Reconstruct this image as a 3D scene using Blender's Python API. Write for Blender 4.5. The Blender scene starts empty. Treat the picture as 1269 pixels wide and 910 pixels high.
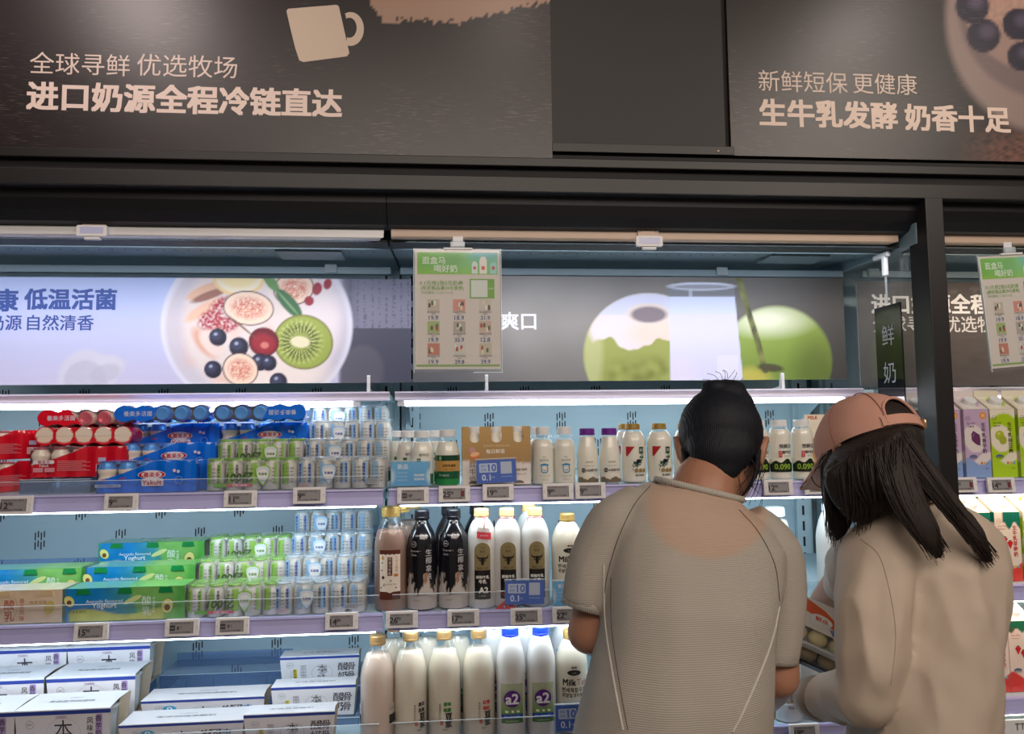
import bpy, bmesh, math, random
import numpy as np
from mathutils import Matrix, Vector, noise
from mathutils.bvhtree import BVHTree

SC = bpy.context.scene
COL = SC.collection
PI = math.pi
rnd = random.Random(7)

# ------------------------------------------------------------------ camera
IW, IH, FPX = 1269.0, 910.0, 950.0
YAW, PITCH, ROLL = [math.radians(a) for a in (5.33, 4.406, -0.675)]
EYE = np.array([0.0, 0.0, 1.55])
_w = np.array([math.sin(YAW) * math.cos(PITCH), math.cos(YAW) * math.cos(PITCH), math.sin(PITCH)])
_r0 = np.array([math.cos(YAW), -math.sin(YAW), 0.0])
_u0 = np.cross(_r0, _w)
_r = math.cos(ROLL) * _r0 + math.sin(ROLL) * _u0
_u = -math.sin(ROLL) * _r0 + math.cos(ROLL) * _u0


def at(x, y, Y):
    """the point of the plane at depth Y that is seen at photo pixel x, y"""
    d = _r * (x - IW / 2) / FPX - _u * (y - IH / 2) / FPX + _w
    p = EYE + d * Y / d[1]
    return Vector(p)


def pix(P):
    d = np.asarray(P, float) - EYE
    z = d @ _w
    return IW / 2 + FPX * (d @ _r) / z, IH / 2 - FPX * (d @ _u) / z


cam = bpy.data.cameras.new('camera')
cam.sensor_width = 36.0
cam.sensor_fit = 'HORIZONTAL'
cam.lens = FPX * 36.0 / IW
cam.clip_start = 0.02
camo = bpy.data.objects.new('camera', cam)
COL.objects.link(camo)
camo.matrix_world = Matrix(((_r[0], _u[0], -_w[0], EYE[0]), (_r[1], _u[1], -_w[1], EYE[1]),
                            (_r[2], _u[2], -_w[2], EYE[2]), (0, 0, 0, 1)))
SC.camera = camo

# ------------------------------------------------------------------ light
SC.view_settings.view_transform = 'Standard'
SC.view_settings.look = 'None'
SC.view_settings.exposure = 0.55
SC.view_settings.gamma = 1.0
SC.view_settings.use_curve_mapping = False
LED_STRONG, LED_WEAK, LED_WARM = 7.5, 11.0, 7.0
SHELF_W = 0.62
CANOPY_W = 1.2

world = bpy.data.worlds.new('shop_air')
SC.world = world
world.use_nodes = True
bg = world.node_tree.nodes['Background']
bg.inputs[0].default_value = (1.0, 0.86, 0.74, 1)
bg.inputs[1].default_value = 0.10


def lamp(name, typ, loc, target, energy, color, size=1.0, size_y=None, spot=60):
    l = bpy.data.lights.new(name, typ)
    l.energy = energy
    l.color = color
    if typ == 'AREA':
        l.shape = 'RECTANGLE' if size_y else 'SQUARE'
        l.size = size
        if size_y:
            l.size_y = size_y
        if 'canopy' in name:
            l.spread = math.radians(105)
        elif 'shelf' in name:
            l.spread = math.radians(125)
    elif typ == 'SPOT':
        l.spot_size = math.radians(spot)
        l.spot_blend = 0.9
        l.shadow_soft_size = size
    o = bpy.data.objects.new(name, l)
    COL.objects.link(o)
    o.location = loc
    o.rotation_euler = (Vector(target) - Vector(loc)).to_track_quat('-Z', 'Y').to_euler()
    return o


lamp('ceiling_panel_light', 'AREA', (0.3, -0.9, 3.05), (0.45, 1.2, 1.2), 35, (1.0, 0.87, 0.76), 2.6, 1.0)
lamp('ceiling_panel_light', 'AREA', (2.1, -0.4, 3.05), (1.2, 1.4, 1.2), 16, (1.0, 0.86, 0.74), 1.0, 0.8)
for _x, _len in ((-0.8, 1.25), (0.54, 1.25)):
    lamp('canopy_lamp', 'AREA', (_x, 1.868, 2.001), (_x, 2.165, 1.77), CANOPY_W, (0.84, 0.90, 1.0), _len, 0.02)
lamp('canopy_lamp', 'AREA', (1.9, 1.868, 2.001), (1.9, 2.165, 1.77), CANOPY_W, (1.0, 0.84, 0.66), 1.25, 0.02)
lamp('sign_spot_light', 'SPOT', (-1.0, 0.9, 3.0), (-0.88, 1.78, 2.42), 16, (1.0, 0.84, 0.80), 0.12, None, 75)
lamp('sign_spot_light', 'SPOT', (1.5, 0.9, 3.0), (1.45, 1.78, 2.36), 7, (1.0, 0.87, 0.80), 0.05, None, 80)
lamp('sign_spot_light', 'SPOT', (0.25, 0.9, 3.0), (0.2, 1.78, 2.35), 2.2, (1.0, 0.84, 0.74), 0.05, None, 90)


# ------------------------------------------------------------------ materials
def lin(*c):
    """sRGB 0-255 to linear"""
    if len(c) == 1:
        c = c[0]
    out = []
    for k in c[:3]:
        k = k / 255.0
        out.append(k / 12.92 if k <= 0.04045 else ((k + 0.055) / 1.055) ** 2.4)
    return tuple(out)


MATS = {}


def mat(name, col=(0.5, 0.5, 0.5), rough=0.5, metal=0.0, attr=False, alpha=False, emit=None, strength=0.0, bump=None,
        coat=0.0, var=0.0, sss=0.0, spec=0.5):
    if name in MATS:
        return MATS[name]
    m = bpy.data.materials.new(name)
    m.use_nodes = True
    nt = m.node_tree
    N, L = nt.nodes, nt.links
    b = N['Principled BSDF']
    b.inputs['Roughness'].default_value = rough
    b.inputs['Metallic'].default_value = metal
    b.inputs['Base Color'].default_value = (*col, 1)
    b.inputs['Coat Weight'].default_value = coat
    b.inputs['Specular IOR Level'].default_value = spec
    if sss:
        b.inputs['Subsurface Weight'].default_value = sss
        b.inputs['Subsurface Radius'].default_value = (0.02, 0.01, 0.006)
        b.inputs['Subsurface Scale'].default_value = 0.3
    tc = N.new('ShaderNodeTexCoord')
    src = None
    if attr:
        a = N.new('ShaderNodeVertexColor')
        a.layer_name = 'Col'
        src = a.outputs['Color']
        L.new(src, b.inputs['Base Color'])
        if alpha:
            L.new(a.outputs['Alpha'], b.inputs['Alpha'])
    if var:
        nz = N.new('ShaderNodeTexNoise')
        nz.inputs['Scale'].default_value = 9.0
        nz.inputs['Detail'].default_value = 5.0
        L.new(tc.outputs['Object'], nz.inputs['Vector'])
        mr = N.new('ShaderNodeMapRange')
        mr.inputs['To Min'].default_value = 1 - var
        mr.inputs['To Max'].default_value = 1 + var
        L.new(nz.outputs['Fac'], mr.inputs['Value'])
        mx = N.new('ShaderNodeMix')
        mx.data_type = 'RGBA'
        mx.blend_type = 'MULTIPLY'
        mx.inputs['Factor'].default_value = 1.0
        if src:
            L.new(src, mx.inputs['A'])
        else:
            mx.inputs['A'].default_value = (*col, 1)
        L.new(mr.outputs['Result'], mx.inputs['B'])
        L.new(mx.outputs['Result'], b.inputs['Base Color'])
    if emit:
        b.inputs['Emission Color'].default_value = (*emit, 1)
        b.inputs['Emission Strength'].default_value = strength
    if bump:
        kind, scale, dist, stren = bump
        if kind == 'noise':
            t = N.new('ShaderNodeTexNoise')
            t.inputs['Scale'].default_value = scale
            t.inputs['Detail'].default_value = 3.0
            fac = t.outputs['Fac']
        elif kind == 'voronoi':
            t = N.new('ShaderNodeTexVoronoi')
            t.inputs['Scale'].default_value = scale
            fac = t.outputs['Distance']
        else:
            t = N.new('ShaderNodeTexWave')
            t.wave_type = 'BANDS'
            t.bands_direction = kind
            t.inputs['Scale'].default_value = scale
            t.inputs['Distortion'].default_value = 0.6
            t.inputs['Detail'].default_value = 1.0
            fac = t.outputs['Fac']
        L.new(tc.outputs['Object'], t.inputs['Vector'])
        bp = N.new('ShaderNodeBump')
        bp.inputs['Distance'].default_value = dist
        bp.inputs['Strength'].default_value = stren
        L.new(fac, bp.inputs['Height'])
        L.new(bp.outputs['Normal'], b.inputs['Normal'])
    MATS[name] = m
    return m


def clear_mat(name, tint=(1, 1, 1), gloss=0.9, rough=0.05, haze=0.0, hazecol=(0.9, 0.95, 1.0), ior=1.45):
    """thin clear plastic or glass: tinted see-through with fresnel reflection and an optional milky haze"""
    if name in MATS:
        return MATS[name]
    m = bpy.data.materials.new(name)
    m.use_nodes = True
    nt = m.node_tree
    N, L = nt.nodes, nt.links
    N.clear()
    out = N.new('ShaderNodeOutputMaterial')
    tr = N.new('ShaderNodeBsdfTransparent')
    tr.inputs['Color'].default_value = (*tint, 1)
    gl = N.new('ShaderNodeBsdfGlossy')
    gl.inputs['Roughness'].default_value = rough
    gl.inputs['Color'].default_value = (gloss, gloss, gloss, 1)
    df = N.new('ShaderNodeBsdfDiffuse')
    df.inputs['Color'].default_value = (*hazecol, 1)
    lw = N.new('ShaderNodeLayerWeight')
    lw.inputs['Blend'].default_value = 0.5
    pw = N.new('ShaderNodeMath')
    pw.operation = 'POWER'
    pw.inputs[1].default_value = 4.0
    L.new(lw.outputs['Facing'], pw.inputs[0])
    fr = N.new('ShaderNodeMapRange')
    fr.inputs['To Min'].default_value = ((ior - 1) / (ior + 1)) ** 2
    fr.inputs['To Max'].default_value = 0.9
    L.new(pw.outputs[0], fr.inputs['Value'])
    m1 = N.new('ShaderNodeMixShader')
    m1.inputs[0].default_value = haze
    L.new(tr.outputs[0], m1.inputs[1])
    L.new(df.outputs[0], m1.inputs[2])
    m2 = N.new('ShaderNodeMixShader')
    L.new(fr.outputs[0], m2.inputs[0])
    L.new(m1.outputs[0], m2.inputs[1])
    L.new(gl.outputs[0], m2.inputs[2])
    L.new(m2.outputs[0], out.inputs[0])
    MATS[name] = m
    return m


PRINT = mat('printed_paper', attr=True, rough=0.55)
PRINTG = mat('printed_gloss', attr=True, rough=0.22, coat=0.3)
FILM = mat('printed_film', attr=True, alpha=True, rough=0.12, coat=0.4)
BLACKM = mat('black_painted_metal', lin(25, 22, 22), 0.45, var=0.12)
DARKM = mat('dark_recess_metal', lin(17, 18, 23), 0.5, var=0.1)
BLUEM = mat('pale_blue_enamel', lin(186, 208, 217), 0.4, var=0.03)
CEILM = mat('grey_blue_metal', lin(120, 140, 150), 0.4, var=0.05)
SLOTM = mat('slot_black', lin(14, 18, 24), 0.7)
RAILM = mat('lavender_rail', lin(190, 188, 236), 0.35, var=0.02)
BEIGEM = mat('beige_lamp_housing', lin(205, 180, 160), 0.4)
WHITEM = mat('white_plastic', lin(232, 232, 235), 0.35)
ACRYL = clear_mat('clear_acrylic', (0.97, 0.985, 1.0), haze=0.03)
EDGE = mat('acrylic_edge', lin(215, 230, 238), 0.2)
GLASS = clear_mat('pane_glass', (0.93, 0.96, 0.97), haze=0.045, hazecol=(0.75, 0.8, 0.85))
RISER = clear_mat('blue_clear_tray', (0.72, 0.81, 0.93), haze=0.30, hazecol=lin(140, 166, 200))
SHELL = clear_mat('clear_bottle', (0.97, 0.98, 0.98), haze=0.02, rough=0.08)
LED = mat('cool_light_strip', (1, 1, 1), emit=(0.93, 0.97, 1.0), strength=LED_STRONG)
LEDW = mat('soft_light_strip', (1, 1, 1), emit=(0.80, 0.93, 1.0), strength=LED_WEAK)
LEDY = mat('warm_light_strip', (1, 1, 1), emit=(1.0, 0.86, 0.66), strength=LED_WARM)


# ------------------------------------------------------------------ shapes: each returns (verts Nx3, faces)
_boxes = {}


def box(sx, sy, sz, r=0.0, seg=2):
    key = (round(sx, 5), round(sy, 5), round(sz, 5), round(r, 5), seg)
    if key not in _boxes:
        bm = bmesh.new()
        bmesh.ops.create_cube(bm, size=1.0)
        bmesh.ops.scale(bm, vec=(sx, sy, sz), verts=bm.verts)
        if r > 0:
            bmesh.ops.bevel(bm, geom=list(bm.edges), offset=r, segments=seg, profile=0.5, affect='EDGES')
        bm.verts.index_update()
        _boxes[key] = (np.array([v.co[:] for v in bm.verts]), [[v.index for v in f.verts] for f in bm.faces])
        bm.free()
    v, f = _boxes[key]
    return v.copy(), f


def span(x0, x1, y0, y1, z0, z1, r=0.0, seg=2):
    v, f = box(x1 - x0, y1 - y0, z1 - z0, r, seg)
    return v + np.array([(x0 + x1) / 2, (y0 + y1) / 2, (z0 + z1) / 2]), f


def loft(rings, cap=True, closed=True):
    rings = [np.asarray(r, float) for r in rings]
    n = len(rings[0])
    v = np.concatenate(rings)
    f = []
    for k in range(len(rings) - 1):
        for i in range(n if closed else n - 1):
            j = (i + 1) % n
            f.append([k * n + i, k * n + j, (k + 1) * n + j, (k + 1) * n + i])
    if cap and closed:
        f.append(list(range(n))[::-1])
        f.append([(len(rings) - 1) * n + i for i in range(n)])
    return v, f


def lathe(prof, seg=28, sq=2.0, ys=1.0):
    """prof: (radius, z) from the bottom up; sq > 2 squares the plan"""
    rings = []
    for r, z in prof:
        a = np.arange(seg) / seg * 2 * PI
        c, s = np.cos(a), np.sin(a)
        k = (np.abs(c) ** sq + np.abs(s) ** sq) ** (-1 / sq) if sq != 2 else 1.0
        rings.append(np.stack([r * k * c, r * k * s * ys, np.full(seg, z)], 1))
    return loft(rings)


def smooth_path(pts, n=8):
    P = [Vector(p) for p in pts]
    P = [P[0] * 2 - P[1]] + P + [P[-1] * 2 - P[-2]]
    out = []
    for i in range(1, len(P) - 2):
        for k in range(n):
            t = k / n
            a, b, c, d = P[i - 1], P[i], P[i + 1], P[i + 2]
            out.append(0.5 * ((2 * b) + (c - a) * t + (2 * a - 5 * b + 4 * c - d) * t * t + (3 * b - a - 3 * c + d) * t ** 3))
    out.append(P[-2])
    return out


def tube(pts, rad, seg=8, flat=None):
    """rad: one radius or one per point; flat: (direction, factor) squashes the section along a direction"""
    P = [Vector(p) for p in pts]
    n = len(P)
    R = [rad] * n if not hasattr(rad, '__len__') else list(rad)
    t0 = (P[1] - P[0]).normalized()
    ref = Vector((0, 0, 1)) if abs(t0.z) < 0.9 else Vector((1, 0, 0))
    nrm = t0.cross(ref).normalized()
    rings = []
    for i in range(n):
        t = (P[min(i + 1, n - 1)] - P[max(i - 1, 0)])
        t = t.normalized() if t.length > 1e-9 else t0
        nrm = (nrm - t * nrm.dot(t)).normalized()
        bi = t.cross(nrm)
        ring = []
        for k in range(seg):
            a = 2 * PI * k / seg
            d = nrm * math.cos(a) + bi * math.sin(a)
            if flat:
                fd = Vector(flat[0])
                d = d - fd * d.dot(fd) * (1 - flat[1])
            ring.append(P[i] + d * R[i])
        rings.append(np.array([q[:] for q in ring]))
    return loft(rings)


def grid(nx, ny, fn):
    """fn(u, v) arrays in 0..1 -> three arrays"""
    u, v = np.meshgrid(np.linspace(0, 1, nx + 1), np.linspace(0, 1, ny + 1))
    x, y, z = fn(u.ravel(), v.ravel())
    V = np.stack([x, y, z], 1)
    f = []
    for j in range(ny):
        for i in range(nx):
            a = j * (nx + 1) + i
            f.append([a, a + 1, a + nx + 2, a + nx + 1])
    return V, f


def poly2(pts, y=0.0):
    """flat outline in x, z facing the front"""
    p = np.asarray(pts, float)
    return np.stack([p[:, 0], np.full(len(p), y), p[:, 1]], 1), [list(range(len(p)))]


def ellipse_pts(cx, cz, rx, rz, n=24, a0=0, a1=2 * PI, tilt=0):
    a = np.linspace(a0, a1, n, endpoint=abs(a1 - a0) < 2 * PI - 1e-6)
    x, z = rx * np.cos(a), rz * np.sin(a)
    return np.stack([cx + x * math.cos(tilt) - z * math.sin(tilt), cz + x * math.sin(tilt) + z * math.cos(tilt)], 1)


def rrect_pts(x0, x1, z0, z1, r, n=5):
    out = []
    for cx, cz, a in ((x1 - r, z1 - r, 0), (x0 + r, z1 - r, PI / 2), (x0 + r, z0 + r, PI), (x1 - r, z0 + r, 1.5 * PI)):
        for k in range(n + 1):
            t = a + k / n * PI / 2
            out.append((cx + r * math.cos(t), cz + r * math.sin(t)))
    return np.array(out)


def ring_faces(outer, inner):
    n = len(outer)
    v = np.concatenate([outer, inner])
    return v, [[i, (i + 1) % n, n + (i + 1) % n, n + i] for i in range(n)]


def slices(v, f, step=0.0035):
    """cuts a flat print into narrow upright strips so that it can follow a round surface"""
    lo, hi = v[:, 0].min(), v[:, 0].max()
    if hi - lo < step * 1.3 or len(v) == 2 * len(f) + 2 and len(f) > 12:
        return v, f
    bm = bmesh.new()
    vs = [bm.verts.new(p) for p in v]
    for q in f:
        try:
            bm.faces.new([vs[i] for i in q])
        except ValueError:
            pass
    x = lo + step
    while x < hi - step * 0.2:
        bmesh.ops.bisect_plane(bm, geom=bm.verts[:] + bm.edges[:] + bm.faces[:], plane_co=(x, 0, 0), plane_no=(1, 0, 0))
        x += step
    bm.verts.index_update()
    r = np.array([p.co[:] for p in bm.verts]), [[p.index for p in q.verts] for q in bm.faces]
    bm.free()
    return r


_texts = {}


def text2(s):
    """glyph outlines filled with triangles, centred on 0,0 and 1 unit wide; returns verts, faces, height"""
    key = s
    if key not in _texts:
        c = bpy.data.curves.new('glyphs', 'FONT')
        c.body = s
        c.resolution_u = 2
        o = bpy.data.objects.new('glyphs', c)
        m = o.to_mesh()
        v = np.array([q.co[:2] for q in m.vertices]).reshape(-1, 2)
        f = [list(p.vertices) for p in m.polygons]
        nz = [p.normal.z for p in m.polygons]
        f = [g if z > 0 else g[::-1] for g, z in zip(f, nz)]
        o.to_mesh_clear()
        bpy.data.objects.remove(o)
        bpy.data.curves.remove(c)
        if len(v) == 0:
            v = np.zeros((0, 2))
            _texts[key] = (v, [], 1.0)
        else:
            lo, hi = v.min(0), v.max(0)
            w = hi[0] - lo[0]
            _texts[key] = ((v - (lo + hi) / 2) / w, f, (hi[1] - lo[1]) / w)
    return _texts[key]


class MB:
    """collects shapes; build() links them as ONE mesh object"""

    def __init__(s):
        s.v, s.f, s.m, s.c, s.s, s.mats, s.n = [], [], [], [], [], [], 0

    def add(s, shape, m, col=None, T=None, fn=None, smooth=False, cols=None, flip=False):
        v, f = shape
        v = np.asarray(v, float)
        if fn is not None and cols is None and len(f) and not getattr(fn, 'flat', False):
            v, f = slices(v, f)
        if fn is not None:
            v = fn(v)
        if T is not None:
            A = np.array(T)
            v = v @ A[:3, :3].T + A[:3, 3]
        if m not in s.mats:
            s.mats.append(m)
        k = s.mats.index(m)
        if cols is None:
            c = np.tile(np.array([*(col if col is not None else (0.8, 0.8, 0.8)), 1.0])[:4], (len(v), 1))
        else:
            c = np.asarray(cols, float)
            if c.shape[1] == 3:
                c = np.concatenate([c, np.ones((len(c), 1))], 1)
        s.v.append(v)
        s.c.append(c)
        for q in f:
            q = [i + s.n for i in q]
            s.f.append(q[::-1] if flip else q)
            s.m.append(k)
            s.s.append(smooth)
        s.n += len(v)
        return s

    def text(s, string, m, col, x, z, w=None, h=None, bold=0.0, y=0.0, fn=None, T=None, stretch=None, vertical=False):
        """writing centred on x, z; facing the front (-Y); w or h sets its size; vertical stacks the signs"""
        if vertical:
            n = len(string)
            for i, chv in enumerate(string):
                if chv != ' ':
                    s.text(chv, m, col, x, z + h / 2 - (i + 0.5) * h / n, h=h / n * 0.86, bold=bold, y=y, fn=fn, T=T)
            return s
        v, f, asp = text2(string)
        if len(v) == 0:
            return s
        if w is None:
            w = h / asp
        if bold > 0:      # heavier strokes: the same signs again, a little to each side
            d = bold * w * asp * 1.2
            for k, (ax, az) in enumerate(((-1, -1), (1, -1), (-1, 1), (1, 1))):
                s.text(string, m, col, x + ax * d, z + az * d * 0.8, w=w, h=h, y=y - 0.00001 * (k + 1), fn=fn, T=T, stretch=stretch)
        sx = w
        sz = w if h is None or stretch is None else h / asp
        V = np.stack([v[:, 0] * sx + x, np.full(len(v), y), v[:, 1] * sz + z], 1)
        return s.add((V, f), m, col, fn=fn, T=T)

    def build(s, name, parent=None, loc=None):
        me = bpy.data.meshes.new(name)
        V = np.concatenate(s.v) if s.v else np.zeros((0, 3))
        me.from_pydata(V.tolist(), [], s.f)
        for m in s.mats:
            me.materials.append(m)
        me.polygons.foreach_set('material_index', s.m)
        me.polygons.foreach_set('use_smooth', s.s)
        a = me.color_attributes.new('Col', 'FLOAT_COLOR', 'POINT')
        a.data.foreach_set('color', np.concatenate(s.c).ravel())
        me.update()
        o = bpy.data.objects.new(name, me)
        COL.objects.link(o)
        if parent is not None:
            o.parent = parent
        if loc is not None:
            o.location = loc
        return o


def tag(o, label=None, cat=None, group=None, kind=None):
    if label:
        o['label'] = label
    if cat:
        o['category'] = cat
    if group:
        o['group'] = group
    if kind:
        o['kind'] = kind
    return o


def thing(name, label, cat, loc=(0, 0, 0), rot=(0, 0, 0), group=None):
    o = bpy.data.objects.new(name, None)
    o.empty_display_size = 0.03
    COL.objects.link(o)
    o.location = loc
    o.rotation_euler = rot
    return tag(o, label, cat, group)


def dup(root, parent=None):
    r = root.copy()
    COL.objects.link(r)
    if parent is not None:
        r.parent = parent
    for ch in list(root.children):
        dup(ch, r)
    return r


PROTO = {}


def put(key, make, loc, label, group=None, rot=(0, 0, 0), scale=None):
    """place one of a kind: the first is the built one, the next are copies of it and its parts"""
    if key not in PROTO:
        PROTO[key] = make()
        o = PROTO[key]
    else:
        o = dup(PROTO[key])
    o.location = loc
    o.rotation_euler = rot
    if scale:
        o.scale = scale
    if 'group' in o and not group:
        del o['group']
    return tag(o, label, None, group)


def T3(x=0, y=0, z=0, rx=0, ry=0, rz=0, s=1.0):
    from mathutils import Euler
    return Matrix.Translation((x, y, z)) @ Euler((rx, ry, rz)).to_matrix().to_4x4() @ Matrix.Scale(s, 4)


# ------------------------------------------------------------------ printed pictures: colour as a function of position
def ell(X, Y, cx, cy, rx, ry, tilt=0.0, soft=1.0):
    c, s = math.cos(tilt), math.sin(tilt)
    dx, dy = X - cx, Y - cy
    a, b = (dx * c + dy * s) / rx, (-dx * s + dy * c) / ry
    d = (1 - np.sqrt(a * a + b * b)) * min(rx, ry)
    return np.clip(d / soft + 0.5, 0, 1)


def over(C, mask, col):
    col = np.asarray(col, float)
    return C * (1 - mask[:, None]) + (col if col.ndim == 2 else col[None, :]) * mask[:, None]


def ramp(t, a, b):
    t = np.clip(t, 0, 1)[:, None]
    return np.asarray(a)[None, :] * (1 - t) + np.asarray(b)[None, :] * t


def vnoise(X, Y, scale, seed=0.0):
    return np.array([noise.noise((x * scale, y * scale, seed)) for x, y in zip(X, Y)])
# ------------------------------------------------------------------ the setting
def struct(name, mb):
    return tag(mb.build(name), kind='structure')


FLOORM = mat('speckled_floor', lin(150, 140, 130), 0.35, var=0.08)
PLASTER = mat('dark_plaster', lin(52, 46, 44), 0.8, var=0.08)
CEILPAINT = mat('dark_ceiling', lin(70, 64, 60), 0.9, var=0.05)
struct('floor', MB().add(span(-3.6, 4.2, -4.0, 2.8, -0.05, 0.0), FLOORM))
struct('ceiling', MB().add(span(-3.6, 4.2, -4.0, 2.8, 3.3, 3.35), CEILPAINT))
struct('wall_back', MB().add(span(-3.6, 4.2, 2.62, 2.72, 0.0, 3.3), PLASTER))
struct('wall_left', MB().add(span(-3.7, -3.6, -4.0, 2.8, 0.0, 3.3), PLASTER))
struct('wall_right', MB().add(span(4.2, 4.3, -4.0, 2.8, 0.0, 3.3), PLASTER))
YH = 1.775
ZB = at(640, 190, YH).z
struct('wall_header', MB().add(span(-3.6, 4.2, YH + 0.02, 2.62, ZB - 0.075, 3.3), PLASTER))
zz = [at(640, y, YH).z for y in (197, 208, 219, 238)]
struct('trim_1', MB().add(span(-3.6, 4.2, YH - 0.012, YH + 0.03, zz[1], zz[0], 0.002), BLACKM))
struct('trim_2', MB().add(span(-3.6, 4.2, YH - 0.002, YH + 0.05, zz[3], zz[2], 0.002), BLACKM))
struct('trim_3', MB().add(span(-3.6, 4.2, YH + 0.006, YH + 0.02, zz[2] - 0.004, ZB, 0), mat('groove_black', lin(10, 11, 16), 0.7)))
struct('trim_4', MB().add(span(1.205, 1.252, YH - 0.004, YH + 0.07, 0.0, zz[3] + 0.002, 0.002), BLACKM))

# ------------------------------------------------------------------ refrigerated cases
D0, D1, DB = 1.80, 2.03, 2.45       # front of the lower shelves, of the top shelf, back panel
GRILLEM = mat('perforated_grille', lin(44, 52, 56), 0.6, bump=('voronoi', 260, 0.002, 1.0))
FOAMM = mat('grey_ribbed_liner', lin(150, 150, 152), 0.5)


RAILT = mat('pale_rail', lin(214, 208, 228), 0.35, var=0.02)


def slot_cluster(mb, x, z, hang):
    for k in range(4):
        dx = (k - 1.5) * 0.0085
        up = 0.012 if k % 2 == 0 else 0.0
        for zz_ in (0.028, 0.0) if hang == 2 else (0.0,):
            h = 0.024 if (k % 2 == 0) else 0.020
            v, f = poly2(rrect_pts(x + dx - 0.0018, x + dx + 0.0018, z + zz_ - up * 0.5 - h / 2, z + zz_ - up * 0.5 + h / 2, 0.0016, 2), DB - 0.0006)
            mb.add((v, f), SLOTM)


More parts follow.
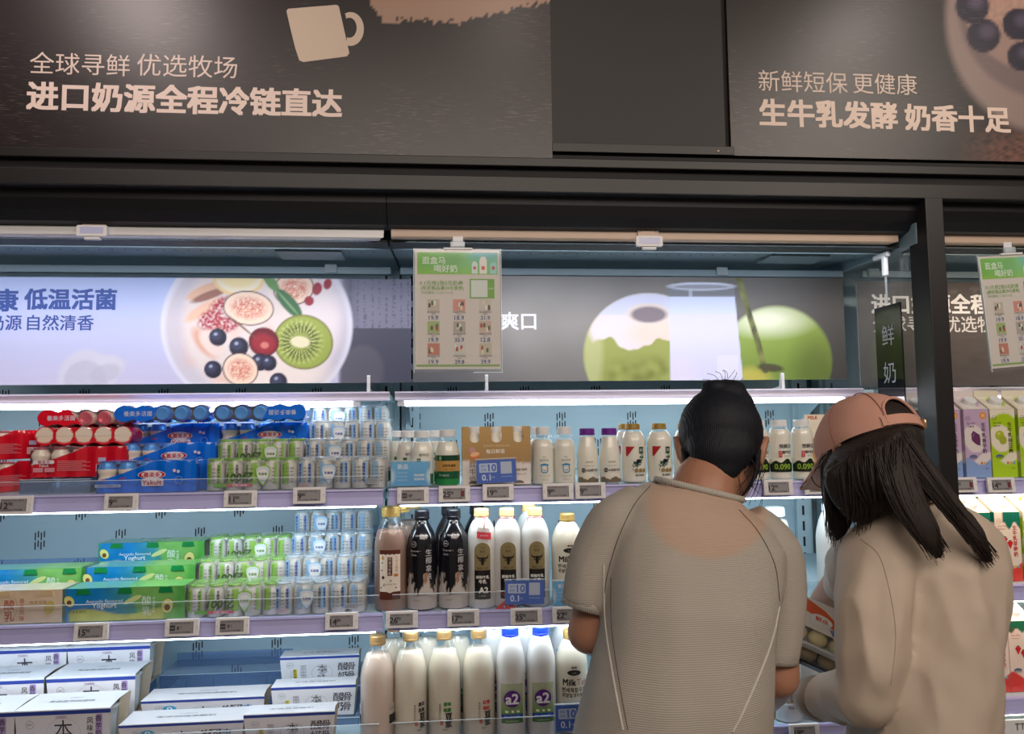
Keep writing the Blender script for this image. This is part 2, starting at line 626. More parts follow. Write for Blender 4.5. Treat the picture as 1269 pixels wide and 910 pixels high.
def display_case(X0, X1, label, shelves, top, led_top, led_low, glass_right, seed, rail_end, beige, guards):
    t = thing('refrigerated_case', label, 'fridge', ((X0 + X1) / 2, 2.1, 0))
    ox, oy = (X0 + X1) / 2, 2.1

    def P(mb, name, parent=t):
        o = mb.build(name, parent)
        if parent is t:
            o.location = (-ox, -oy, 0)
        return o
    mb = MB().add(span(X0, X1, DB, DB + 0.05, 0.0, 2.08), BLUEM)
    n = 0
    z = 0.62
    while z < 1.98:
        x = X0 + (0.045 if n % 2 else 0.16)
        while x < X1 - 0.03:
            slot_cluster(mb, x, z, 2)
            x += 0.232
        z += 0.085
        n += 1
    # uprights with slots at both ends
    for ux in (X0 + 0.012, X1 - 0.062):
        mb.add(span(ux, ux + 0.045, DB - 0.02, DB, 0.3, 2.03, 0.002), BLUEM)
        for k in range(34):
            mb.add(span(ux + 0.018, ux + 0.025, DB - 0.0208, DB - 0.0195, 0.4 + k * 0.05, 0.43 + k * 0.05), SLOTM)
    P(mb, 'back_panel')
    P(MB().add(span(X0, X1, 1.74, DB + 0.05, 0.0, 0.42, 0.01), BLACKM).add(span(X0, X1, 1.735, 1.75, 0.1, 0.36, 0.004), RAILM), 'base')
    # canopy: curved blind housing, inner ceiling
    prof = [(YH + 0.03, zz[3] + 0.01), (YH + 0.034, zz[3] - 0.02), (YH + 0.045, zz[3] - 0.045), (YH + 0.065, zz[3] - 0.066),
            (YH + 0.09, 2.032), (YH + 0.12, 2.036), (YH + 0.2, 2.09), (YH + 0.2, zz[3] + 0.02)]
    ring = lambda x: np.array([(x, y, q) for y, q in prof])
    P(MB().add(loft([ring(X0 - 0.002), ring(X1 + 0.002)]), DARKM, smooth=False), 'blind_housing')
    mb = MB()
    c = [(1.955, 2.012), (DB, 2.053), (DB, 2.075), (1.955, 2.075)]
    mb.add(loft([np.array([(x, y, q) for y, q in c]) for x in (X0, X1)]), CEILM)
    x = X0 + 0.05
    while x < X1 - 0.03:
        for yy in (1.968, 2.05):
            a = ellipse_pts(x, 0, 0.0028, 0.004, 8)
            zq = 2.012 + (yy - 1.955) * 0.0829 - 0.0006
            mb.add((np.stack([a[:, 0], yy + a[:, 1], np.full(8, zq)], 1), [list(range(8))[::-1]]), SLOTM)
        x += 0.032
    # a screwed cover plate in the ceiling
    mb.add(span(X1 - 0.30, X1 - 0.13, 2.02, 2.12, 2.012, 2.0165), CEILM)
    P(mb, 'inner_ceiling')
    P(MB().add(span(X0, X1, 1.885, 1.957, 2.0065, 2.012), GRILLEM).add(span(X0, X1, 1.953, 1.957, 2.004, 2.02), CEILM), 'air_grille')
    # lamp rail below the blind housing
    m = BEIGEM if beige else WHITEM
    z0, z1 = (at(800, 297.5, 1.86).z, at(800, 283.5, 1.86).z) if beige else (at(300, 294, 1.86).z, at(300, 282.5, 1.86).z)
    prof = [(1.86, z0 + 0.003), (1.863, z0), (1.885, z0), (1.885, z1), (1.863, z1), (1.86, z1 - 0.003)]
    rings = [np.array([(x, y, q) for y, q in prof]) for x in (X0 + 0.005, rail_end)]
    rings[1][[1, 2]] -= np.array([0.012, 0, 0])
    P(MB().add(loft(rings), m), 'lamp_rail')
    # rail that carries the picture
    rb = P(MB().add(span(X0 + 0.01, X1 - 0.01, 2.172, 2.19, 1.984, 2.004, 0.001), CEILM), 'picture_rail')
    for px_ in ((410,) if seed == 1 else (895,) if seed == 2 else (1083,)):
        q = at(px_, 336 if seed == 1 else 339, 2.165)
        MB().add(span(q.x - 0.017, q.x + 0.017, 2.162, 2.172, 1.986, 2.01, 0.002), clear_mat('clear_clip', (0.9, 0.95, 1), haze=0.45, hazecol=(0.7, 0.78, 0.82)), ).build('rail_clip', rb)
    # shelves
    for i, (zs, yf) in enumerate(shelves):
        istop = i == 0
        sh = P(MB().add(span(X0 + 0.008, X1 - 0.008, yf + 0.012, DB - 0.02, zs - 0.014, zs, 0.001), BLUEM), 'shelf')
        lip = 0.024 if istop else 0.038
        mb = MB()
        # moulded price rail: a profile with a groove
        z0 = zs + (0.0004 if not istop else 0.004)
        pr = [(yf + 0.014, z0), (yf, z0), (yf - 0.001, z0 - 0.004), (yf + 0.003, z0 - 0.007), (yf + 0.005, z0 - lip * 0.5), (yf + 0.003, z0 - lip + 0.006), (yf - 0.002, z0 - lip + 0.003), (yf - 0.002, z0 - lip), (yf + 0.014, z0 - lip)]
        mb.add(loft([np.array([(x, y, q) for y, q in pr]) for x in (X0 + 0.004, X1 - (0.045 if istop and seed == 2 else 0.004))]), RAILT if istop else RAILM)
        mb.build('price_rail', sh)
        if not istop and zs > 0.8:
            lamp('shelf_lamp', 'AREA', ((X0 + X1) / 2, yf + 0.022, zs - 0.036), ((X0 + X1) / 2, DB, zs - 0.17), SHELF_W, (0.80, 0.92, 1.0) if seed < 3 else (1.0, 0.86, 0.66), X1 - X0 - 0.06, 0.012)
        lz = z0 - lip
        xr = X1 - (0.10 if istop else 0.02)
        xl = X0 + 0.03
        if istop:
            mb = MB().add(span(xl, xr, yf + 0.002, yf + 0.028, lz - 0.0145, lz - 0.001, 0.003), led_top)
            mb.add(span(xr, xr + 0.02, yf + 0.003, yf + 0.027, lz - 0.014, lz - 0.001, 0.002), WHITEM)
            mb.add(span(xl - 0.02, xl, yf + 0.003, yf + 0.027, lz - 0.014, lz - 0.001, 0.002), WHITEM)
        else:
            mb = MB().add(span(xl, xr, yf + 0.001, yf + 0.02, lz - 0.0035, lz - 0.0002), led_low)
        mb.build('light_strip', sh)
        for bx in (X0 + 0.03, X1 - 0.045):     # arms under the shelf
            if istop:
                a = [(yf + 0.25, zs - 0.014), (DB - 0.02, zs - 0.014), (DB - 0.02, zs - 0.085), (DB - 0.08, zs - 0.07), (yf + 0.25, zs - 0.024)]
            else:
                a = [(yf + 0.05, zs - 0.014), (DB - 0.02, zs - 0.014), (DB - 0.02, zs - 0.085), (DB - 0.08, zs - 0.07), (yf + 0.05, zs - 0.024)]
            MB().add(loft([np.array([(x, y, q) for y, q in a]) for x in (bx, bx + 0.004)]), BLUEM).build('bracket', sh)
        if guards[i]:
            g = MB()
            g.add(span(X0 + 0.012, X1 - 0.012, yf + 0.0005, yf + 0.0025, zs, zs + guards[i]), ACRYL)
            g.add(span(X0 + 0.012, X1 - 0.012, yf + 0.0003, yf + 0.0027, zs + guards[i] - 0.0001, zs + guards[i] + 0.0011), EDGE)
            g.build('front_guard', sh)
    # side panels
    for xs, on in ((X0, seed == 1), (X1, glass_right)):
        if on:
            mb = MB().add(span(xs - 0.003, xs + 0.003, 1.84, DB, 0.42, 2.0), GLASS)
            P(mb, 'side_panel')
        if on:
            P(MB().add(span(xs - 0.012, xs + 0.012, 1.81, DB, 2.0, 2.055, 0.003), CEILM), 'side_rail')
    return t


S1, S2, S3, S4 = 1.640, 1.409, 1.127, 0.836
display_case(-1.475, -0.130, 'left refrigerated case holding blue and red drink packs and boxed yoghurts', [(S1, D1), (S2, D0), (S3, D0), (S4, D0), (0.56, 1.77)], True, LED, LEDW, False, 1,
             -0.137, False, [0, 0.03, 0.042, 0.049, 0])
display_case(-0.124, 1.215, 'middle refrigerated case with milk bottles, two shoppers standing before it', [(S1, D1), (S2, D0), (S3, D0), (S4, D0), (0.56, 1.77)], True, LED, LEDW, True, 2,
             at(1113, 290, 1.86).x, True, [0, 0, 0.042, 0.049, 0])
R2, R3, R4 = at(1230, 594, D0).z, at(1240, 726, D0).z, at(1250, 866, D0).z
display_case(1.256, 2.6, 'right refrigerated case with colourful cartons beyond the black post', [(S1, D1), (R2, D0), (R3, D0), (R4, D0), (0.56, 1.77)], True, LEDY, LEDY, False, 3,
             2.58, True, [0, 0, 0, 0, 0])

# white stands on the top shelf that hold the pictures
for i, (x, lab) in enumerate(((457, 'white bracket on the top shelf before the fruit bowl picture'), (603, 'white bracket on the top shelf below the hanging price poster'),
                              (969, 'white triangular bracket on the top shelf before the green coconut'))):
    q = at(x, 476, D1 + 0.02)
    mb = MB()
    w = 0.0042
    tri = [(D1 + 0.012, 0.0), (D1 + 0.085, 0.0), (D1 + 0.085, 0.006), (D1 + 0.03, 0.012), (D1 + 0.022, 0.045), (D1 + 0.016, 0.048), (D1 + 0.012, 0.044)]
    mb.add(loft([np.array([(dx, y, z) for y, z in tri]) for dx in (-w, w)]), WHITEM)
    o = mb.build('picture_bracket', None, (q.x, 0, S1 + 0.0005))
    tag(o, lab, 'bracket', 'white picture brackets')

# ------------------------------------------------------------------ pictures standing on the top shelves
YB = 2.165


def picture(name, label, px0, px1, py0, py1, paint, texts, step=2.0, Y=YB, material=None, cat='sign', thick=0.004, extra=None):
    a, b = at(px0, (py0 + py1) / 2, Y), at(px1, (py0 + py1) / 2, Y)
    pm = (px0 + px1) / 2
    z0, z1 = at(pm, py1, Y).z, at(pm, py0, Y).z
    W, H = b.x - a.x, z1 - z0
    ox, oz = (a.x + b.x) / 2, z0
    nx, ny = int((px1 - px0) / step), int((py1 - py0) / step)
    mb = MB()
    V, F = grid(nx, ny, lambda u, v: (a.x + u * W - ox, 0 * u, v * H))
    WP = V + np.array([ox, Y, oz])
    d = WP - EYE
    zc = d @ _w
    X, Yp = IW / 2 + FPX * (d @ _r) / zc, IH / 2 - FPX * (d @ _u) / zc
    mb.add((V, F), material or PRINT, cols=paint(X, Yp))
    mb.add(span(-W / 2, W / 2, 0.0004, thick, 0, H), WHITEM if material is None else BLACKM)
    for (s, x0, x1, yc, col, bold) in texts:
        p0, p1 = at(x0, yc, Y), at(x1, yc, Y)
        mb.text(s, PRINT, lin(col), (p0.x + p1.x) / 2 - ox, (p0.z + p1.z) / 2 - oz, w=p1.x - p0.x, bold=bold, y=-0.0006)
    if extra:
        extra(mb, ox, oz)
    o = mb.build(name, None, (ox, Y, oz))
    return tag(o, label, cat)


def paint_fruit(X, Y):
    n = vnoise(X, Y, 0.05)
    n2 = vnoise(X, Y, 0.16, 3)
    n3 = vnoise(X, Y, 0.3, 9)
    C = ramp((Y - 344) / 130, lin(176, 190, 232), lin(196, 188, 214))
    # heart shaped bowl
    C = over(C, ell(X, Y, 108, 470, 36, 36, 0, 6) * 0.8, lin(206, 200, 212))
    C = over(C, ell(X, Y, 128, 458, 27, 16, -0.3, 5) * 0.9, lin(208, 202, 214))
    C = over(C, ell(X, Y, 106, 474, 27, 27, 0, 4) * 0.7, lin(184, 178, 196))
    C = over(C, ell(X, Y, 130, 463, 20, 11, -0.3, 4) * 0.7, lin(184, 178, 196))
    # table with a newspaper beyond the bowl
    t = np.clip((X - 418) / 8, 0, 1)
    C = over(C, t, lin(84, 80, 102))
    news = t * (Y < 407) * np.clip((X - 418) / 30, 0, 1)
    C = over(C, news * 0.9, lin(122, 120, 142))
    ln = (np.sin(X * 2 * PI / 9.0) > 0.45) * (n3 > -0.12) * (vnoise(X * 0.3, Y, 0.35, 4) > -0.1)
    C = over(C, news * ln * 0.6, lin(72, 70, 92))
    C = over(C, t * (Y >= 407), lin(66, 66, 84))
    C = over(C, ell(X, Y, 447, 462, 28, 34, 0.3, 6) * t * 0.6, lin(98, 92, 104))
    # bowl
    C = over(C, ell(X, Y, 318, 404, 119, 108, 0, 3), lin(216, 212, 226))
    C = over(C, ell(X, Y, 318, 406, 113, 101, 0, 5), lin(200, 190, 200))
    C = over(C, ell(X, Y, 322, 402, 96, 92, 0, 12), lin(222, 206, 202))
    C = over(C, ell(X, Y, 396, 400, 26, 64, 0.2, 14) * 0.6, lin(226, 214, 220))
    C = over(C, ell(X, Y, 345, 462, 60, 20, 0, 12) * 0.8, lin(232, 214, 206))
    C = over(C, np.clip(n - 0.1, 0, 1) * ell(X, Y, 290, 420, 70, 60, 0, 14), lin(225, 180, 160))
    # pale fruit slices
    C = over(C, ell(X, Y, 258, 360, 28, 8, -0.35, 2), lin(224, 176, 150))
    C = over(C, ell(X, Y, 260, 366, 24, 5, -0.35, 2), lin(150, 100, 86))
    C = over(C, ell(X, Y, 252, 384, 26, 7, -0.55, 3), lin(230, 184, 160))
    C = over(C, ell(X, Y, 254, 425, 22, 10, 0.9, 5) * 0.8, lin(214, 150, 118))
    C = over(C, ell(X, Y, 262, 425, 20, 11, 0.9, 4), lin(228, 204, 196))
    # pomegranate
    for cx, cy, r, a in ((262, 396, 17, 12), (283, 402, 18, 9), (275, 376, 15, 7)):
        C = over(C, ell(X, Y, cx, cy, r, a, -0.4, 5) * np.clip(0.75 + n3 * 1.6, 0, 1), lin(170, 40, 62))
    # lemon
    C = over(C, ell(X, Y, 296, 346, 32, 21, 0.0, 1.5), lin(232, 200, 140))
    C = over(C, ell(X, Y, 296, 345, 28, 18, 0, 2), lin(238, 222, 196))
    C = over(C, ell(X, Y, 296, 342, 23, 15, 0, 5), lin(236, 214, 160))

    def fig(C, cx, cy, rx, ry, tl):
        C = over(C, ell(X, Y, cx, cy, rx + 1.5, ry + 1.5, tl, 1.2), lin(78, 44, 56))
        C = over(C, ell(X, Y, cx, cy, rx, ry, tl, 1.2), lin(238, 208, 186))
        k = ell(X, Y, cx, cy, rx * 0.68, ry * 0.66, tl, 7)
        C = over(C, k * np.clip(0.75 + n3 * 1.5, 0, 1), lin(204, 104, 90))
        C = over(C, k * (n3 > 0.22) * 0.7, lin(240, 200, 170))
        return C
    C = fig(C, 364, 358, 24, 19, -0.2)
    C = fig(C, 308, 382, 30, 20, 0.1)
    # leaves
    C = over(C, ell(X, Y, 336, 350, 14, 6, 0.9, 1.5), lin(96, 140, 80))
    C = over(C, ell(X, Y, 358, 376, 23, 8.5, 0.85, 1.5), lin(58, 104, 66))
    C = over(C, ell(X, Y, 357, 376, 21, 1.2, 0.85, 1.0), lin(120, 160, 104))
    # seeds
    for cx, cy, rx, ry in ((393, 358, 6, 8), (406, 352, 5, 7), (383, 373, 6, 6)):
        C = over(C, ell(X, Y, cx, cy, rx, ry, 0.3, 1.5), lin(150, 30, 50))
    # kiwi
    C = over(C, ell(X, Y, 376, 424, 37, 34, 0.2, 1.5), lin(120, 116, 56))
    C = over(C, ell(X, Y, 376, 424, 35, 32, 0.2, 2), lin(152, 164, 72))
    an = np.arctan2(Y - 424, X - 372)
    rr = np.hypot((X - 372) / 1.05, Y - 424)
    ray = 0.5 + 0.5 * np.sin(an * 26 + n3 * 2)
    C = over(C, np.clip((rr - 8) / 5, 0, 1) * np.clip((26 - rr) / 7, 0, 1) * ray * 0.85, lin(52, 58, 30))
    C = over(C, np.clip((rr - 8) / 4, 0, 1) * np.clip((30 - rr) / 5, 0, 1) * (ray < 0.25) * 0.6, lin(196, 200, 130))
    C = over(C, ell(X, Y, 372, 424, 12, 7, 0.1, 2), lin(226, 214, 178))
    # cherry
    C = over(C, ell(X, Y, 327, 424, 19, 18, 0.3, 1.2), lin(104, 16, 34))
    C = over(C, ell(X, Y, 327, 426, 15, 12, 0.3, 5), lin(150, 30, 46))
    C = over(C, ell(X, Y, 328, 428, 5, 4, 0, 2), lin(206, 120, 110))
    C = over(C, ell(X, Y, 300, 405, 20, 1.2, 0.7, 1), lin(110, 84, 60))

    def berry(C, cx, cy, r):
        C = over(C, ell(X, Y, cx, cy, r, r, 0, 1.2), lin(30, 28, 50))
        C = over(C, ell(X, Y, cx - r * 0.2, cy - r * 0.2, r * 0.6, r * 0.55, 0, 5) * 0.6, lin(70, 72, 104))
        C = over(C, ell(X, Y, cx - r * 0.25, cy - r * 0.35, r * 0.2, r * 0.16, 0, 1.2) * 0.9, lin(170, 176, 200))
        return C
    for b in ((270, 418, 11), (296, 430, 12), (264, 458, 11), (322, 449, 11), (333, 450, 10), (345, 473, 11)):
        C = berry(C, *b)
    C = fig(C, 298, 458, 21, 19, 0.35)
    return C


picture('fruit_bowl_picture', 'pale blue picture of a bowl of figs, kiwi and berries', -62, 509.5, 344.5, 476, paint_fruit,
        [('健康', -38, 22, 372, (44, 74, 150), 0.03), ('低温活菌', 31, 144, 371, (44, 74, 150), 0.03), ('奶源', -15, 27, 400, (44, 74, 150), 0.012),
         ('自然清香', 34, 116, 400, (44, 74, 150), 0.012)], step=1.5)


def paint_coconut(X, Y):
    n = vnoise(X, Y, 0.02)
    n2 = vnoise(X, Y, 0.08, 2)
    C = ramp((X - 512) / 130, lin(100, 98, 102), lin(140, 134, 132))
    C = C * (1 - np.clip((X - 640) / 420, 0, 1)[:, None] * 0.78)
    C = C * (1 - np.clip((Y - 400) / 75, 0, 1)[:, None] * 0.35) * (1 + 0.12 * n[:, None])
    # green coconut
    g = ell(X, Y, 962, 448, 68, 68, 0, 5)
    C = over(C, g, lin(136, 158, 66))
    C = over(C, g * np.clip((Y - 400) / 80, 0, 1) * 0.7, lin(92, 116, 40))
    C = over(C, ell(X, Y, 952, 396, 40, 16, 0, 22) * g, lin(222, 226, 200))
    C = over(C, ell(X, Y, 1010, 460, 26, 40, 0, 26) * g * 0.6, lin(84, 96, 40))
    C = over(C, ell(X, Y, 930, 470, 24, 14, 0, 10) * g, lin(176, 166, 72))
    # stem
    sx = np.interp(Y, [340, 385, 420, 460], [914, 927, 938, 948])
    st = np.clip((4.5 - np.abs(X - sx)) / 1.5, 0, 1) * (Y < 462)
    C = over(C, st, ramp(0.5 + 0.9 * n2, lin(58, 60, 34), lin(128, 132, 70)))
    C = over(C, ell(X, Y, 955, 456, 16, 5, 0.1, 2) * g, lin(70, 68, 44))
    # opened coconut
    o = ell(X, Y, 803, 440, 80, 76, 0, 3)
    C = over(C, o, lin(146, 152, 76))
    C = over(C, o * ell(X, Y, 800, 470, 60, 26, 0, 18) * np.clip(0.5 + n2, 0, 1), lin(116, 120, 50))
    C = over(C, o * ell(X, Y, 735, 440, 12, 50, 0, 8) * 0.6, lin(190, 190, 140))
    edge = 428 + 7 * np.sin(X * 0.09) + 5 * n2
    fl = o * np.clip((edge - Y) / 3, 0, 1) * ell(X, Y, 800, 405, 70, 45, 0, 6)
    C = over(C, fl, lin(222, 206, 212))
    C = over(C, fl * np.clip((392 - Y) / 3, 0, 1) * ell(X, Y, 795, 380, 62, 20, -0.1, 4) * 0.8, lin(192, 198, 226))
    C = over(C, fl * ell(X, Y, 812, 412, 34, 18, 0, 16) * 0.7, lin(230, 196, 178))
    C = over(C, ell(X, Y, 803, 389, 27, 13, 0, 2) * o, lin(214, 200, 196))
    C = over(C, ell(X, Y, 804, 390, 22, 10, 0, 3) * o, lin(120, 108, 116))
    # glass of coconut water
    lx = np.interp(Y, [350, 475], [828.5, 831])
    rx = np.interp(Y, [350, 475], [909, 921])
    gl = np.clip((X - lx) / 1.2 + 0.5, 0, 1) * np.clip((rx - X) / 1.2 + 0.5, 0, 1) * np.clip((Y - 353) / 1.5, 0, 1)
    C = over(C, gl, lin(112, 114, 124))
    C = over(C, gl * (np.abs(X - 856) < 2.5) * 0.7, lin(176, 184, 206))
    lq = gl * np.clip((Y - 367) / 1.5, 0, 1)
    C = over(C, lq, lin(196, 204, 232))
    C = over(C, lq * (Y > 389), lin(204, 202, 226))
    C = over(C, lq * ell(X, Y, 845, 462, 20, 18, 0, 10) * 0.7, lin(214, 204, 224))
    e1 = ell(X, Y, 869, 355, 41, 5, 0, 1.2)
    C = over(C, e1, lin(206, 212, 232))
    C = over(C, ell(X, Y, 869, 355.5, 37, 3, 0, 1.2), lin(146, 148, 162))
    # pale square at the glass's foot
    C = over(C, ((X > 889) & (X < 915) & (Y > 440) & (Y < 466)).astype(float), lin(214, 210, 230))
    return C


picture('coconut_picture', 'grey picture of an opened coconut, a glass and a green coconut', 511.5, 1047, 343, 472, paint_coconut,
        [('甜爽口', 597, 664, 398, (222, 222, 232), 0.02)], step=1.5)


def paint_brown(X, Y):
    n = vnoise(X * 0.5, Y * 2, 0.1)
    C = np.tile(np.array(lin(70, 63, 62)), (len(X), 1))
    C = C * (1 + 0.25 * n[:, None])
    return over(C, ((n > 0.35) & (Y < 380)).astype(float) * 0.15, lin(150, 140, 134))


picture('dairy_picture', 'dark brown picture with white writing behind the black post', 1064, 1420, 350, 478, paint_brown,
        [('进口奶源全程冷链直达', 1080, 1322, 377, (222, 218, 218), 0.026), ('全球寻鲜 优选牧场', 1082, 1250, 402, (200, 196, 196), 0.008)], step=4)

# ------------------------------------------------------------------ header signs
CHALK = bpy.data.materials.new('chalkboard_print')
CHALK.use_nodes = True
_n, _l = CHALK.node_tree.nodes, CHALK.node_tree.links
_b = _n['Principled BSDF']
_b.inputs['Roughness'].default_value = 0.36
_a = _n.new('ShaderNodeVertexColor')
_a.layer_name = 'Col'
_tc = _n.new('ShaderNodeTexCoord')
_mp = _n.new('ShaderNodeMapping')
_mp.inputs['Rotation'].default_value = (0, math.radians(-24), 0)
_mp.inputs['Scale'].default_value = (7, 1, 130)
_nz = _n.new('ShaderNodeTexNoise')
_nz.inputs['Scale'].default_value = 4.0
_nz.inputs['Detail'].default_value = 4.0
_nb = _n.new('ShaderNodeTexNoise')
_nb.inputs['Scale'].default_value = 5.0
_cr = _n.new('ShaderNodeMapRange')
_cr.inputs['From Min'].default_value = 0.57
_cr.inputs['From Max'].default_value = 0.74
_cb = _n.new('ShaderNodeMapRange')
_cb.inputs['From Min'].default_value = 0.46
_cb.inputs['From Max'].default_value = 0.68
_mm = _n.new('ShaderNodeMath')
_mm.operation = 'MULTIPLY'
_m2 = _n.new('ShaderNodeMath')
_m2.operation = 'MULTIPLY'
_m2.inputs[1].default_value = 0.40
_mx = _n.new('ShaderNodeMix')
_mx.data_type = 'RGBA'
_mx.inputs['B'].default_value = (*lin(190, 170, 160), 1)
_l.new(_tc.outputs['Object'], _mp.inputs['Vector'])
_l.new(_mp.outputs[0], _nz.inputs['Vector'])
_l.new(_tc.outputs['Object'], _nb.inputs['Vector'])
_l.new(_nz.outputs['Fac'], _cr.inputs['Value'])
_l.new(_nb.outputs['Fac'], _cb.inputs['Value'])
_l.new(_cr.outputs['Result'], _mm.inputs[0])
_l.new(_cb.outputs['Result'], _mm.inputs[1])
_l.new(_mm.outputs[0], _m2.inputs[0])
_l.new(_m2.outputs[0], _mx.inputs['Factor'])
_l.new(_a.outputs['Color'], _mx.inputs['A'])
_l.new(_mx.outputs['Result'], _b.inputs['Base Color'])

BOARD = lin(36, 29, 29)


def paint_left_header(X, Y):
    n = vnoise(X, Y, 0.09)
    n3 = vnoise(X * 0.6, Y * 1.8, 0.35, 5)
    C = np.tile(np.array(BOARD), (len(X), 1)) * (1 + 0.12 * n[:, None])
    # torn strip of kraft paper along the top
    e = np.interp(X, [430, 455, 466, 478, 492, 530, 565, 620, 683], [-80, -6, 14, 31, 25, 23, 29, 14, 2]) + n3 * 9
    C = over(C, ((Y < e) & (X > 440)).astype(float), lin(164, 132, 114))
    return C


def mug(mb, ox, oz):
    def W(p):
        q = at(p[0], p[1], YH)
        return (q.x - ox, q.z - oz)
    col = lin(206, 186, 168)
    b = [(355, 14), (357, 11), (417, 6), (420, 8), (433, 66), (430, 70), (376, 77), (371, 75), (366, 60), (361, 40)]
    mb.add(poly2([W(p) for p in b][::-1], -0.0005), PRINT, col)
    outer = [W((434.5 + 16.5 * math.cos(a), 36 + 21 * math.sin(a))) for a in np.linspace(-2.0, 1.9, 22)]
    inner = [W((433 + 9 * math.cos(a), 34.5 + 12.5 * math.sin(a))) for a in np.linspace(-2.0, 1.9, 22)]
    n = 22
    v = np.array([(p[0], -0.0004, p[1]) for p in outer + inner])
    mb.add((v, [[i, n + i, n + i + 1, i + 1] for i in range(n - 1)]), PRINT, col)


picture('header_sign', 'dark board sign with a pale mug and white writing at upper left', -90, 682.5, -75, 188.5, paint_left_header,
        [('全球寻鲜', 37, 161, 79.5, (226, 206, 196), -0.008), ('优选牧场', 170, 294, 82, (226, 206, 196), -0.008), ('进口奶源全程冷链直达', 34, 423, 123.5, (236, 214, 204), 0.03)],
        step=3.0, Y=YH, material=CHALK, thick=0.012, extra=mug)


def paint_right_header(X, Y):
    n = vnoise(X, Y, 0.09)
    C = np.tile(np.array(lin(35, 29, 28)), (len(X), 1)) * (1 + 0.08 * n[:, None])
    # wooden table and the bowl of blueberries
    wood = np.clip((X - 1180) / 70, 0, 1) * np.clip((Y - 150) / 30, 0, 1)
    C = over(C, wood * np.clip(0.6 + vnoise(X * 0.4 + Y * 0.3, Y - X * 0.5, 0.25, 8), 0, 1), lin(120, 78, 66))
    C = over(C, ell(X, Y, 1300, 20, 128, 145, 0, 10) * 0.85, lin(150, 130, 124))
    C = over(C, ell(X, Y, 1300, 10, 112, 112, 0, 8) * 0.9, lin(108, 92, 92))
    C = over(C, ell(X, Y, 1290, -10, 100, 100, 0, 5), lin(150, 124, 116))
    C = over(C, ell(X, Y, 1252, 6, 28, 34, 0.2, 6) * np.clip(0.7 + vnoise(X, Y, 0.2, 2), 0, 1), lin(176, 140, 124))
    for cx, cy, r in ((1205, 8, 21), (1219, 44, 21), (1262, 30, 20), (1266, 70, 18), (1290, 50, 22), (1190, -22, 20)):
        C = over(C, ell(X, Y, cx, cy, r, r, 0, 2), lin(40, 36, 52))
        C = over(C, ell(X, Y, cx + 5, cy - 5, r * 0.45, r * 0.4, 0, 8) * 0.6, lin(96, 88, 108))
    return C


picture('header_sign', 'dark board sign with a bowl of blueberries at upper right', 902, 1400, -75, 198, paint_right_header,
        [('新鲜短保', 940, 1050, 101.5, (216, 196, 184), -0.008), ('更健康', 1057, 1136, 104, (216, 196, 184), -0.008), ('生牛乳发酵', 942, 1111, 141.5, (226, 204, 190), 0.03), ('奶香十足', 1122, 1251, 147, (226, 204, 190), 0.03)],
        step=3.0, Y=YH, material=CHALK, thick=0.012)
mb = MB()
a, b = at(684, 180, YH + 0.006), at(899, 186, YH + 0.006)
mb.add(span(a.x, b.x, 0.004, 0.012, 0.0, 0.9), mat('plain_dark_board', lin(22, 19, 17), 0.55, var=0.06))
mb.add(span(a.x, b.x + 0.02, -0.002, 0.004, -0.018, 0.004, 0.001), BLACKM)
mb.add(lathe([(0.0, 0), (0.0026, 0), (0.002, 0.001), (0, 0.001)], 12), BEIGEM, T=T3(at(890, 190, YH).x, -0.002, -0.008, rx=PI / 2))
o = mb.build('plain_panel', None, (0, YH, a.z))
tag(o, 'plain dark panel between the mug sign and the blueberry sign', 'panel')

# ------------------------------------------------------------------ hanging posters


